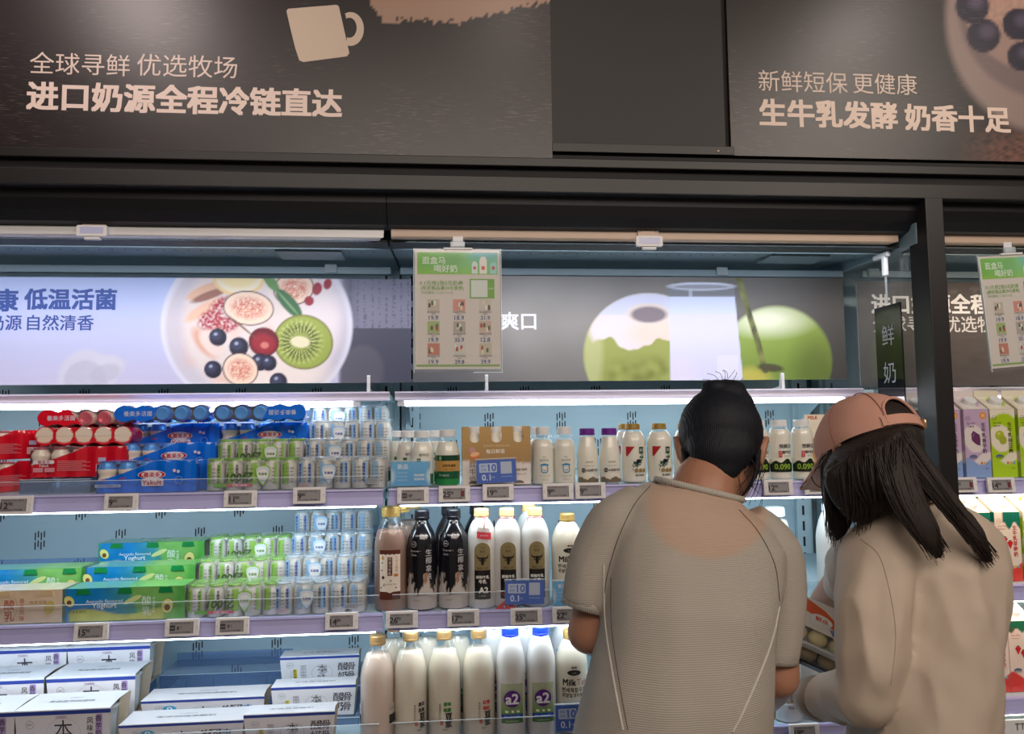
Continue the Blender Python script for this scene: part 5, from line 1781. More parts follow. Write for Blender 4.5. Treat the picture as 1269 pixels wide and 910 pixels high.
def lab_milkta(mb, fn):
    patch(mb, fn, -0.036, 0.036, 0.040, 0.142, lin(218, 211, 192), 0.0002, n=24)
    mb.text('每日鲜', PRINTG, INK, 0.0, 0.139, w=0.0125, bold=0.03, y=-0.0002, fn=fn)
    mb.add(poly2(ellipse_pts(0.0, 0.128, 0.0165, 0.0058, 24), -0.0002), PRINTG, lin(40, 38, 40), fn=fn)
    mb.text('milk', PRINTG, lin(150, 146, 140), 0.0, 0.128, w=0.010, y=-0.0004, fn=fn)
    mb.text('Milk', PRINTG, INK, -0.012, 0.108, w=0.031, bold=0.035, y=-0.0002, fn=fn)
    mb.text('Tahi', PRINTG, lin(150, 112, 90), 0.0215, 0.108, w=0.031, y=-0.0002, fn=fn)
    mb.text('변세목장우유', PRINTG, INK, 0.0, 0.092, w=0.060, bold=0.016, y=-0.0002, fn=fn)
    mb.text('로얄밀크티우유', PRINTG, INK, 0.0, 0.081, w=0.060, bold=0.016, y=-0.0002, fn=fn)
    mb.text('900ml', PRINTG, INK, 0.0, 0.05, w=0.016, y=-0.0002, fn=fn)


def lab_a2(mb, fn):
    pu = lin(92, 44, 128)

    def pc(X, Z):
        n = vnoise(X * 900, Z * 900, 0.15, 4)
        C = ramp((Z - 0.05) / 0.055, lin(96, 140, 62), lin(176, 184, 152))
        C = over(C, np.clip((0.054 - Z) / 0.004, 0, 1), lin(60, 118, 46))
        return C * (1 + 0.1 * n[:, None])
    patch(mb, fn, -0.0245, 0.0245, 0.034, 0.122, None, n=16, cols=pc)
    mb.add(poly2(ellipse_pts(0.0, 0.088, 0.0190, 0.0190, 30), -0.0003), PRINTG, pu, fn=fn)
    dots(mb, fn, [(0.0218 * math.cos(a), 0.088 + 0.0218 * math.sin(a)) for a in np.arange(30) / 30 * 2 * PI], 0.0008, pu, n=6)
    mb.text('a2', PRINTG, lin(240, 236, 244), 0, 0.088, w=0.028, bold=0.035, y=-0.0006, fn=fn)
    for x, s in ((-0.012, 1.0), (0.001, 0.8), (0.0135, 1.0)):
        mb.add(poly2([(x - 0.0035 * s, 0.0575), (x + 0.0035 * s, 0.0575), (x + 0.003 * s, 0.0625), (x - 0.001, 0.0620), (x - 0.004 * s, 0.0635)], -0.0003), PRINTG, lin(236, 236, 226), fn=fn)
    patch(mb, fn, -0.0246, 0.0246, 0.0435, 0.054, lin(30, 70, 170), -0.0003)
    mb.text('FULL CREAM MILK', PRINTG, lin(230, 236, 250), 0, 0.0488, w=0.036, y=-0.0006, fn=fn)
    mb.text('Fresh from farms', PRINTG, lin(226, 236, 216), 0, 0.039, w=0.028, y=-0.0006, fn=fn)


def lab_soy(col, s1, s2, xo=0.0):
    def f(mb, fn):
        mb.text(s1, PRINTG, col, xo + 0.006, 0.082, w=0.017, bold=0.05, y=-0.0002, fn=fn)
        mb.text(s1[::-1], PRINTG, col, xo + 0.006, 0.069, w=0.017, bold=0.05, y=-0.0002, fn=fn)
        mb.text(s2, PRINTG, INK, xo + 0.009, 0.046, h=0.034, bold=0.04, y=-0.0002, fn=fn, vertical=True)
        mb.text('植物蛋白饮料', PRINTG, lin(90, 88, 84), xo - 0.011, 0.066, h=0.036, y=-0.0002, fn=fn, vertical=True)
        mb.add(poly2(rrect_pts(xo - 0.011, xo - 0.004, 0.036, 0.046, 0.002), -0.0002), PRINTG, lin(206, 96, 84), fn=fn)
        mb.text('950ml', PRINTG, INK, xo, 0.026, w=0.012, y=-0.0002, fn=fn)
    return f


def lab_side(mb, fn):
    """pale cocoa bottle turned so that its print shows only at the sides"""
    x0, x1 = 0.031, 2 * PI * 0.0395 - 0.036      # round the back
    patch(mb, fn, x0, x1, 0.036, 0.085, lin(206, 196, 186), n=40)
    patch(mb, fn, x0 + 0.001, x1 - 0.001, 0.040, 0.060, lin(44, 42, 44), -0.0002, n=40)
    mb.text('可可', PRINTG, lin(60, 56, 56), 0.040, 0.072, w=0.014, y=-0.0003, fn=fn)


def lab_green(mb, fn):
    dg, go = lin(22, 66, 46), lin(196, 152, 84)
    patch(mb, fn, -0.040, 0.040, 0.004, 0.046, lin(38, 140, 72), n=26)
    patch(mb, fn, -0.040, 0.040, 0.018, 0.036, lin(30, 90, 60), -0.0002, n=26)
    patch(mb, fn, -0.040, 0.040, 0.036, 0.060, go, -0.0003, n=26)
    patch(mb, fn, -0.040, 0.040, 0.060, 0.073, dg, -0.0003, n=26)
    mb.add(poly2(ellipse_pts(-0.018, 0.066, 0.004, 0.0055, 14), -0.0005), PRINTG, lin(120, 176, 120), fn=fn)
    mb.text('活性乳酸菌', PRINTG, lin(90, 66, 30), 0.004, 0.049, w=0.032, bold=0.03, y=-0.0005, fn=fn)
    mb.text('0脂肪 发酵乳', PRINTG, lin(100, 76, 40), 0.004, 0.0405, w=0.024, y=-0.0005, fn=fn)
    mb.text('Probiotic', PRINTG, lin(190, 216, 190), -0.008, 0.027, w=0.024, y=-0.0005, fn=fn)


def lab_plain(mb, fn):
    patch(mb, fn, -0.034, 0.034, 0.006, 0.068, lin(232, 232, 222), 0.0002, n=20)
    patch(mb, fn, -0.012, -0.002, 0.058, 0.066, lin(44, 110, 60), n=4)
    mb.text('鲜牛奶', PRINTG, lin(70, 80, 70), 0.006, 0.074, w=0.024, y=-0.0002, fn=fn)
    patch(mb, fn, -0.034, 0.034, 0.006, 0.03, lin(60, 120, 80), n=20)


def lab_smile(mb, fn):
    bl = lin(46, 140, 196)
    mb.text('每日牛乳', PRINTG, lin(90, 96, 104), 0.0, 0.058, w=0.022, y=-0.0002, fn=fn)
    mb.text('MILK', PRINTG, lin(120, 124, 130), 0.0, 0.0655, w=0.009, y=-0.0002, fn=fn)
    a = rrect_pts(-0.0085, 0.0085, 0.028, 0.050, 0.006, 6)
    b = rrect_pts(-0.0066, 0.0066, 0.0299, 0.0481, 0.0042, 6)
    v, f = ring_faces(np.column_stack([a[:, 0], np.full(len(a), -0.0003), a[:, 1]]), np.column_stack([b[:, 0], np.full(len(b), -0.0003), b[:, 1]]))
    mb.add((v, f), PRINTG, bl, fn=fn, flip=True)
    patch(mb, fn, -0.010, 0.010, 0.046, 0.0485, bl, -0.0004, n=6, m=1)
    pts = [(0.004 * math.cos(q), 0.0375 + 0.004 * math.sin(q)) for q in np.linspace(PI * 1.1, PI * 1.9, 9)]
    pin = [(0.0031 * math.cos(q), 0.0378 + 0.0031 * math.sin(q)) for q in np.linspace(PI * 1.1, PI * 1.9, 9)]
    mb.add(poly2(pts + pin[::-1], -0.0004), PRINTG, bl, fn=fn)
    mb.text('优质奶源', PRINTG, lin(196, 198, 196), 0, 0.021, w=0.026, y=-0.0002, fn=fn)
    mb.text('260ml', PRINTG, lin(196, 198, 196), 0, 0.013, w=0.018, y=-0.0002, fn=fn)


def lab_purple(mb, fn):
    g = lin(90, 84, 80)
    mb.text('自有牧场', PRINTG, g, 0.0, 0.052, w=0.018, y=-0.0002, fn=fn)
    mb.text('NATURAL FARM', PRINTG, g, 0.0, 0.043, w=0.022, y=-0.0002, fn=fn)
    mb.add(poly2(ellipse_pts(-0.015, 0.0325, 0.0052, 0.0052, 18), -0.0002), PRINTG, lin(60, 56, 56), fn=fn)
    mb.text('A2', PRINTG, lin(226, 222, 214), -0.015, 0.0325, w=0.007, y=-0.0005, fn=fn)
    mb.text('A2β鲜牛奶', PRINTG, lin(50, 46, 46), 0.007, 0.0325, w=0.032, bold=0.012, y=-0.0002, fn=fn)

    def pc(X, Z):
        n = vnoise(X * 800, Z * 800, 0.2, 4)
        e = 0.014 + 0.004 * n + 0.003 * np.sin(X * 180)
        return np.where((Z < e)[:, None], np.array(lin(120, 110, 90))[None], np.array(lin(234, 228, 214))[None]) * (1 + 0.2 * n[:, None])
    patch(mb, fn, -0.03, 0.03, 0.004, 0.020, None, n=24, cols=pc)


def lab_goldgreen(mb, fn):
    gr = lin(36, 92, 72)
    mb.add(poly2([(-0.026, 0.087), (-0.004, 0.087), (-0.022, 0.064), (-0.026, 0.064)][::-1], -0.0002), PRINTG, lin(176, 46, 52), fn=fn)
    patch(mb, fn, 0.007, 0.019, 0.070, 0.086, lin(40, 70, 60), -0.0003, n=4, m=1)
    mb.text('鲜', PRINTG, lin(220, 224, 216), 0.013, 0.078, w=0.009, y=-0.0006, fn=fn)
    rr = random.Random(3)
    for k in range(46):
        tt = rr.random()
        x = -0.010 + 0.026 * tt + rr.gauss(0, 0.0032)
        z = 0.034 + 0.030 * tt + rr.gauss(0, 0.004)
        a = rr.random() * 3
        mb.add(poly2(ellipse_pts(x, z, rr.uniform(0.0012, 0.0034), rr.uniform(0.0008, 0.002), 7, tilt=a), -0.0003 - k * 0.000004), PRINTG, rr.choice([gr, lin(60, 120, 96), lin(26, 60, 50)]), fn=fn)
    mb.add(poly2(ellipse_pts(0.005, 0.052, 0.006, 0.005, 16), -0.0006), PRINTG, lin(34, 36, 52), fn=fn)
    dots(mb, fn, [(-0.001, 0.030), (0.0095, 0.030), (0.020, 0.030)], 0.0048, lin(150, 128, 84), -0.0006, 16)
    mb.text('每日鲜语', PRINTG, lin(60, 60, 60), 0.008, 0.019, w=0.022, bold=0.02, y=-0.0002, fn=fn)


def lab_090(mb, fn):
    dk, lime = lin(34, 46, 34), lin(140, 176, 60)
    mb.text('悦鲜活', PRINTG, INK, 0.004, 0.083, w=0.032, bold=0.012, y=-0.0002, fn=fn, stretch=True)
    mb.text('鲜牛奶', PRINTG, INK, 0.008, 0.068, w=0.026, bold=0.012, y=-0.0002, fn=fn)
    patch(mb, fn, -0.0135, -0.0055, 0.056, 0.0715, lin(206, 62, 66), -0.0002, n=4, m=1)
    mb.text('鲜活', PRINTG, lin(236, 200, 196), -0.0095, 0.064, h=0.012, y=-0.0004, fn=fn, vertical=True)
    mb.text('450ml 3.8g', PRINTG, lin(120, 118, 110), 0.008, 0.0585, w=0.018, y=-0.0002, fn=fn)

    def pc(X, Z):
        e = 0.046 + 0.004 * np.sin(X * 210) + 0.003 * np.sin(X * 90 + 1)
        return np.where((Z < e)[:, None], np.array(dk)[None], np.array(lin(236, 230, 214))[None])
    patch(mb, fn, -0.040, 0.040, 0.020, 0.052, None, n=48, cols=pc)
    mb.text('0.090', PRINTG, lime, -0.005, 0.033, w=0.040, bold=0.03, y=-0.0004, fn=fn)
    mb.text('0.090', PRINTG, lime, 0.048, 0.033, w=0.044, bold=0.03, y=-0.0004, fn=fn)


KINDS = {
    'choc': lambda: make_bottle(0.0385, 0.236, GOLD, CHOC, lab_choc, rn=0.0185, zs=0.142, zn=0.212, capr=0.0215, caph=0.023, fill=0.182, p=0.9),
    'latte': lambda: make_bottle(0.0350, 0.227, KCAP, BLK, lab_latte, rn=0.0155, zs=0.145, zn=0.198, capr=0.0178, caph=0.022, shell=False, p=1.0),
    'bull': lambda: make_bottle(0.0330, 0.227, AMBER, HDPE, lab_bull, rn=0.016, zs=0.160, zn=0.203, capr=0.0178, caph=0.018, shell=False, p=0.7),
    'milkta': lambda: make_bottle(0.0385, 0.211, GOLD, CREAMB, lab_milkta, rn=0.0165, zs=0.138, zn=0.192, capr=0.0185, caph=0.018, shell=False, p=0.75),
    'a2': lambda: make_bottle(0.0335, 0.243, BCAP, HDPE, lab_a2, rn=0.019, zs=0.155, zn=0.220, capr=0.0195, caph=0.022, shell=False, sq=2.8, p=0.9),
    'soyg': lambda: make_bottle(0.0385, 0.238, BRONZE, SOY, lab_soy(lin(70, 130, 60), '原味', '豆浆'), rn=0.0165, zs=0.140, zn=0.218, capr=0.0185, caph=0.020, fill=0.196, p=0.95),
    'soyk': lambda: make_bottle(0.0385, 0.238, BRONZE, SOY, lab_soy(lin(70, 66, 66), '黑豆', '豆浆', 0.022), rn=0.0165, zs=0.140, zn=0.218, capr=0.0185, caph=0.020, fill=0.196, p=0.95),
    'soyr': lambda: make_bottle(0.0385, 0.238, BRONZE, SOY, lab_soy(lin(206, 66, 76), '红枣', '豆浆', 0.010), rn=0.0165, zs=0.140, zn=0.218, capr=0.0185, caph=0.020, fill=0.196, p=0.95),
    'pale': lambda: make_bottle(0.0395, 0.232, BRONZE, PALE, lab_side, rn=0.0165, zs=0.135, zn=0.210, capr=0.0187, caph=0.021, fill=0.190, p=0.95),
    'green': lambda: make_bottle(0.0290, 0.133, WCAP, MILK, lab_green, rn=0.0165, zs=0.072, zn=0.112, capr=0.0190, caph=0.0165, fill=0.104, p=0.85),
    'plain': lambda: make_bottle(0.0290, 0.131, WCAP, MILK, lab_plain, rn=0.0165, zs=0.072, zn=0.112, capr=0.0190, caph=0.0165, fill=0.104, p=0.85),
    'smile': lambda: make_bottle(0.0262, 0.137, WCAP, MILK, lab_smile, rn=0.0150, zs=0.085, zn=0.108, capr=0.0168, caph=0.0185, fill=0.106, ring=(0.112, 0.0230), p=0.6),
    'purple': lambda: make_bottle(0.0264, 0.132, PCAP, MILK, lab_purple, rn=0.0165, zs=0.055, zn=0.118, capr=0.0188, caph=0.0165, fill=0.112, p=1.2),
    'goldg': lambda: make_bottle(0.0305, 0.142, GOLD, MILK, lab_goldgreen, rn=0.0155, zs=0.095, zn=0.126, capr=0.0180, caph=0.0145, fill=0.122, p=0.7),
    'n090': lambda: make_bottle(0.0268, 0.147, WCAP, MILK, lab_090, rn=0.0175, zs=0.106, zn=0.128, capr=0.0195, caph=0.0165, fill=0.124, p=0.6),
}
GRP = {}


def stand(kind, px_, Y, zshelf, label, group=None, py=None, rz=0.0, scale=None):
    x = at(px_, py or 700, Y).x
    return put('b_' + kind, KINDS[kind], (x, Y, zshelf + 0.0015), label, group, rot=(0, 0, rz), scale=scale)


# middle case, upper shelf
P = 570
stand('plain', 523, 1.85, S2, 'small white capped milk bottle between the pale blue card and the green label bottle', 'small plain milk bottles', P)
stand('plain', 506, 1.915, S2, 'small white capped milk bottle behind the pale blue card', 'small plain milk bottles', P)
stand('plain', 541, 1.93, S2, 'small white capped milk bottle half hidden behind the green label bottle', 'small plain milk bottles', P)
stand('plain', 495, 1.99, S2, 'small white capped milk bottle rearmost next to the silver packs', 'small plain milk bottles', P)
stand('green', 554.5, 1.838, S2, 'small milk bottle with a green and gold label beside the brown carrier', None, P)
stand('smile', 673, 1.835, S2, 'small milk bottle with blue smiling mark beside the brown carrier', 'blue mark milk bottles', P)
stand('smile', 699.5, 1.835, S2, 'small milk bottle with blue smiling mark next to the purple caps', 'blue mark milk bottles', P)
stand('smile', 668, 1.90, S2, 'small milk bottle with blue mark mostly hidden behind its twin at the carrier', 'blue mark milk bottles', P)
stand('purple', 728, 1.835, S2, 'small milk bottle with purple cap, left of the two', 'purple capped milk bottles', P)
stand('purple', 755.5, 1.835, S2, 'small milk bottle with purple cap, next to the gold caps', 'purple capped milk bottles', P)
stand('goldg', 785, 1.845, S2, 'milk bottle with gold cap and red corner, next to the purple caps', 'gold capped green print bottles', P)
stand('goldg', 817.5, 1.845, S2, 'milk bottle with gold cap and red corner, in plain view beside the bun woman', 'gold capped green print bottles', P)
stand('goldg', 850, 1.845, S2, "milk bottle with gold cap half hidden behind the bun woman's ear", 'gold capped green print bottles', P)
stand('goldg', 776, 1.92, S2, 'milk bottle with gold cap peeking out behind the front gold cap bottles', 'gold capped green print bottles', P)
stand('n090', 939, 1.84, S2, "milk bottle with white cap partly behind the bun woman's right cheek", 'white capped bottles with green band', P)
stand('n090', 966.5, 1.84, S2, 'milk bottle with white cap and green band, whole one next to the bun woman', 'white capped bottles with green band', P)
stand('n090', 994.5, 1.84, S2, 'milk bottle with white cap and green band next to the pink cap brim', 'white capped bottles with green band', P)

# brown carrier of three bottles
t = thing('bottle_carrier', 'brown and white carton carrier with three white capped bottles', 'carrier', (X_at(573, 658, 570, 1.83), 1.86, S2 + 0.0015))
W, H, d = 0.163, 0.139, 0.056
mb = MB()


def pcar(X, Z):
    n = vnoise(X * 100, Z * 100, 0.3, 2)
    C = ramp(Z / H, lin(150, 116, 78), lin(196, 158, 96))
    e = 0.055 + 0.004 * np.sin(X * 60)
    return over(C, np.clip((e - Z) / 0.0015, 0, 1), lin(226, 218, 212))


def notch(x):
    dd = np.min(np.abs(x[:, None] - np.array([-0.052, 0.0, 0.052])[None]), axis=1)
    return np.where(dd < 0.0125, 0.028 + 0.010 * np.sqrt(np.clip(1 - (dd / 0.0125) ** 2, 0, 1)), 0.0)


V, F = grid(120, 20, lambda a, b: ((a - 0.5) * W, 0 * a - d / 2, b * (H - notch((a - 0.5) * W))))
mb.add((V, F), PRINT, cols=pcar(V[:, 0], V[:, 2]))
V2 = V.copy()
V2[:, 1] = d / 2
mb.add((V2, F), PRINT, cols=pcar(V[:, 0], V[:, 2]), flip=True)
for s in (-1, 1):
    V, F = grid(6, 14, lambda a, b: (0 * a + s * W / 2, -d / 2 + a * d, b * H))
    mb.add((V, F), PRINT, cols=pcar(V[:, 0], V[:, 2]), flip=s < 0)
mb.add(span(-W / 2, W / 2, -d / 2, d / 2, 0, 0.001), PRINT, lin(190, 170, 150))
ww = lin(236, 226, 214)
y = -d / 2 - 0.0006
mb.text('SUNNY MEADOW', PRINT, lin(226, 206, 170), 0.0, 0.093, w=0.062, y=y)
mb.text('每日鲜语', PRINT, lin(240, 230, 214), -0.003, 0.080, w=0.044, bold=0.02, y=y)
mb.add(poly2(ellipse_pts(-0.052, 0.071, 0.0125, 0.008, 20, tilt=0.2), y), PRINT, lin(226, 120, 70))
mb.add(poly2(ellipse_pts(-0.052, 0.0735, 0.011, 0.0055, 20, tilt=0.2), y - 0.0002), PRINT, lin(240, 190, 140))
mb.add(poly2(ellipse_pts(-0.058, 0.083, 0.0075, 0.0075, 18), y), PRINT, lin(206, 150, 150))
mb.text('鲜牛奶', PRINT, lin(110, 96, 86), -0.058, 0.032, h=0.052, y=y, vertical=True)
mb.text('三瓶装 高钙', PRINT, lin(110, 96, 86), 0.055, 0.036, w=0.034, bold=0.01, y=y)
mb.text('250ml x 3', PRINT, lin(140, 128, 120), 0.055, 0.026, w=0.028, y=y)
for x in (-0.055, 0.053):
    mb.add(poly2(ellipse_pts(x, 0.004, 0.012, 0.007, 18, 0, PI), y), PRINT, lin(110, 96, 86))
mb.build('carrier', t)
b0 = None
for x in (-0.052, 0.0, 0.052):
    if b0 is None:
        pr = shoulder(0.0245, 0.1225, 0.0145, 0.084, 0.112)
        b0 = b = MB().add(lathe(pr, 24), MILK, smooth=True).build('bottle', t)
        MB().add(cap_shape(0.0130, 0.015, 0.1225), WCAP).build('cap', b0)
    else:
        b = dup(b0, t)
    b.location = (x, 0, 0.0012)

# middle case, middle shelf
P = 690
YF = 1.848
stand('choc', 484.5, YF, S3, 'chocolate milk bottle with gold cap and cream label', 'chocolate milk bottles', P)
stand('choc', 497, 1.935, S3, 'chocolate milk bottle with gold cap behind the front chocolate bottle', 'chocolate milk bottles', P)
stand('choc', 511, 2.02, S3, 'chocolate milk bottle rearmost behind the black bottles', 'chocolate milk bottles', P)
stand('latte', 523, YF - 0.004, S3, 'black coconut coffee bottle next to the chocolate milk', 'black coffee bottles', P)
stand('latte', 562, YF - 0.004, S3, 'black coconut coffee bottle next to the white bottle with red tag', 'black coffee bottles', P)
stand('latte', 556, 1.925, S3, 'black coconut coffee bottle behind and between the two front black ones', 'black coffee bottles', P)
stand('latte', 591, 1.935, S3, 'black coconut coffee bottle hidden behind the white bottle with red tag', 'black coffee bottles', P)
GBL = 'white bottles with bull label'
bull1 = stand('bull', 597, YF - 0.006, S3, 'white bottle with bull label wearing a red paper tag', GBL, P)
stand('bull', 628.5, YF - 0.006, S3, 'white bottle with bull label behind the left of the blue price card', GBL, P)
stand('bull', 663.5, YF - 0.006, S3, 'white bottle with bull label beside the cream bottle with gold cap', GBL, P)
stand('bull', 656, 1.93, S3, 'white bottle with bull label in the second row, only its cap and shoulder showing', GBL, P)
stand('milkta', 703.5, YF, S3, "cream bottle with gold cap beside the bun woman's left sleeve on the middle shelf", 'cream bottles with gold caps', P)
stand('n090', 962, 1.93, S3, "white capped bottle behind the bun woman's right shoulder on the middle shelf", None, P, scale=(1.3, 1.3, 1.40))

# red paper tag and cords at the necks
redm = mat('red_paper', lin(222, 60, 72), 0.5)
whm = mat('tag_white', lin(236, 226, 226), 0.6)
cordm = mat('red_cord', lin(190, 36, 48), 0.6)
bx, by, bz = bull1.location
t = thing('neck_tag', 'red and white paper tag hanging on a white bottle neck', 'tag', (bx + 0.004, by - 0.0345, bz + 0.162))
R_ = 0.033
wr = lambda v: np.column_stack([v[:, 0], v[:, 1] + R_ - np.sqrt(np.maximum(R_ ** 2 - v[:, 0] ** 2, 0)) - 0.001, v[:, 2]])
mb = MB()
V, F = grid(10, 3, lambda a, b: (-0.0165 + 0.033 * a, 0 * a, b * 0.016 - 0.004 * a))
mb.add((V, F), redm, fn=wr)
mb.text('新鲜直达', whm, None, 0, 0.006, w=0.018, y=-0.0004, fn=wr)
V, F = grid(10, 3, lambda a, b: (-0.0145 + 0.028 * a, 0 * a, 0.015 + b * 0.010 - 0.003 * a))
mb.add((V, F), whm, fn=wr)
mb.build('paper', t)
MB().add(tube(smooth_path([(-0.001, -0.0008, 0.022), (0.002, -0.0005, 0.034), (0.0, 0.006, 0.046), (-0.010, 0.013, 0.050)]), 0.0007, 6), cordm).add(
    tube(smooth_path([(0.001, -0.0008, 0.022), (-0.002, -0.0005, 0.034), (0.003, 0.006, 0.046), (0.012, 0.014, 0.050)]), 0.0007, 6), cordm).build('cord', t)
for k, px_ in enumerate((628.5, 663.5)):
    q = at(px_, 645, YF)
    pts = [(0.0172 * math.cos(a), 0.0172 * math.sin(a), 0.0008 * math.sin(3 * a)) for a in np.linspace(0, 2 * PI, 25)]
    mb = MB().add(tube(pts, 0.0007, 6), cordm)
    mb.add(tube(smooth_path([(-0.017, -0.004, 0), (-0.022, -0.010, -0.004), (-0.020, -0.014, -0.010)]), 0.0007, 6), cordm)
    o = mb.build('tie_string', None, (q.x, YF - 0.006, S3 + 0.2065))
    tag(o, ('red cord round the neck of the bottle left of the blue card', 'red cord round the neck of the bottle beside the cream bottle')[k], 'cord', 'red neck cords')
# red folded pennants at the foot of those bottles
mb = MB()
pa = [(0, 0, 0.0), (0.052, 0, 0.0), (0.030, -0.003, 0.024)]
mb.add(loft([np.array(pa), np.array(pa) + np.array([0, 0.0012, 0])]), redm)
for k in range(3):
    mb.add(poly2([(0.020 + k * 0.008, 0.004 + 0.003 * k), (0.025 + k * 0.008, 0.004 + 0.003 * k), (0.023 + k * 0.007, 0.010 + 0.002 * k)], -0.0022), whm)
mb.add(tube(smooth_path([(0.030, -0.003, 0.024), (0.012, -0.005, 0.040), (-0.010, -0.004, 0.042)]), 0.0006, 6), cordm)
q = at(613, 755, 1.806)
tag(mb.build('paper_pennant', None, (q.x, 1.8065, S3 + 0.001)), 'red paper pennant at the foot of the white bottles', 'pennant')

# middle case, lower shelf
P = 850
stand('pale', 468, 1.848, S4, 'pale cocoa milk bottle with bronze cap at the left end of the row', None, P)
GS_ = 'soy milk bottles'
stand('soyk', 509, 1.846, S4, 'soy milk bottle with bronze cap next to the pale cocoa bottle', GS_, P)
stand('soyg', 551, 1.846, S4, 'soy milk bottle with green writing', GS_, P)
stand('soyr', 593.5, 1.846, S4, 'soy milk bottle with red writing next to the blue capped bottle', GS_, P)
stand('soyk', 527, 1.935, S4, 'soy milk bottle in the second row between the first two soy bottles', 'second row soy bottles', P)
stand('soyg', 567, 1.935, S4, 'soy milk bottle in the second row left of the red writing one', 'second row soy bottles', P)
stand('soyr', 489, 1.935, S4, 'soy milk bottle in the second row behind the pale cocoa bottle', 'second row soy bottles', P)
stand('a2', 633, 1.838, S4, 'white square bottle with blue cap and purple disc, left one', 'blue capped white bottles', P)
stand('a2', 670.5, 1.838, S4, 'white square bottle with blue cap and purple disc, right one', 'blue capped white bottles', P)
stand('a2', 652, 1.915, S4, 'white square bottle with blue cap in the second row', 'blue capped white bottles', P)
stand('a2', 612, 1.915, S4, 'white square bottle with blue cap hidden behind the red writing soy bottle', 'blue capped white bottles', P)
stand('milkta', 708.5, 1.850, S4, 'cream bottle with gold cap on the lowest shelf, cut by the bun woman', 'cream bottles with gold caps', P, scale=(1, 1, 1.08))


def lab_juice(mb, fn):
    patch(mb, fn, -0.03, 0.03, 0.10, 0.149, lin(240, 238, 230), 0.0002, n=20)
    patch(mb, fn, -0.03, 0.03, 0.10, 0.135, lin(226, 190, 60), n=20)
    patch(mb, fn, -0.026, 0.026, 0.150, 0.165, lin(70, 150, 200), n=20)
    mb.add(poly2(ellipse_pts(0.0, 0.12, 0.012, 0.010, 18), -0.0004), PRINTG, lin(220, 140, 40), fn=fn)


KINDS['juice'] = lambda: make_bottle(0.0335, 0.250, mat('yellow_cap', lin(220, 206, 120), 0.4), HDPE, lab_juice, rn=0.017, zs=0.150, zn=0.226, capr=0.0185, caph=0.016, shell=False, ring=(0.224, 0.0215))
stand('juice', 700, 1.94, S4, 'bottle with yellow cap and blue band behind the cream bottle on the lowest shelf', None, P)


def lab_text(mb, fn):
    patch(mb, fn, -0.02, 0.02, 0.030, 0.120, lin(230, 222, 212), n=12)
    mb.add(poly2(ellipse_pts(-0.004, 0.106, 0.011, 0.009, 20), -0.0003), PRINTG, lin(40, 40, 56), fn=fn)
    for k in range(3):
        mb.text('鲜牛奶', PRINTG, lin(70, 70, 110), -0.009 + k * 0.009, 0.076, h=0.030, y=-0.0003, fn=fn, vertical=True, bold=0.02)
    mb.text('营养成分', PRINTG, lin(150, 120, 70), 0, 0.050, w=0.034, bold=0.02, y=-0.0003, fn=fn)
    mb.text('950 ml', PRINTG, lin(70, 70, 130), 0, 0.036, w=0.026, bold=0.02, y=-0.0003, fn=fn)


KINDS['jug'] = lambda: make_bottle(0.0345, 0.222, WCAP, HDPE, lab_text, rn=0.017, zs=0.130, zn=0.204, capr=0.019, caph=0.016, shell=False)
stand('jug', 975, 1.845, S4, 'white milk bottle with small writing at the foot of the gap between the women', 'white bottles low between the women', P)
stand('jug', 1012, 1.845, S4, "white milk bottle behind the hooded sleeve of the woman in the cap", 'white bottles low between the women', P, rz=0.9)
stand('jug', 1031, 1.86, S3, "large white bottle beside the long hair of the woman in the cap", None, 690, rz=2.5, scale=(1.05, 1.05, 0.98))
# ------------------------------------------------------------------ electronic price tags on the rails
TAGB = mat('tag_casing', lin(234, 231, 233), 0.4)
SCRN = mat('paper_grey_screen', lin(150, 147, 150), 0.3)


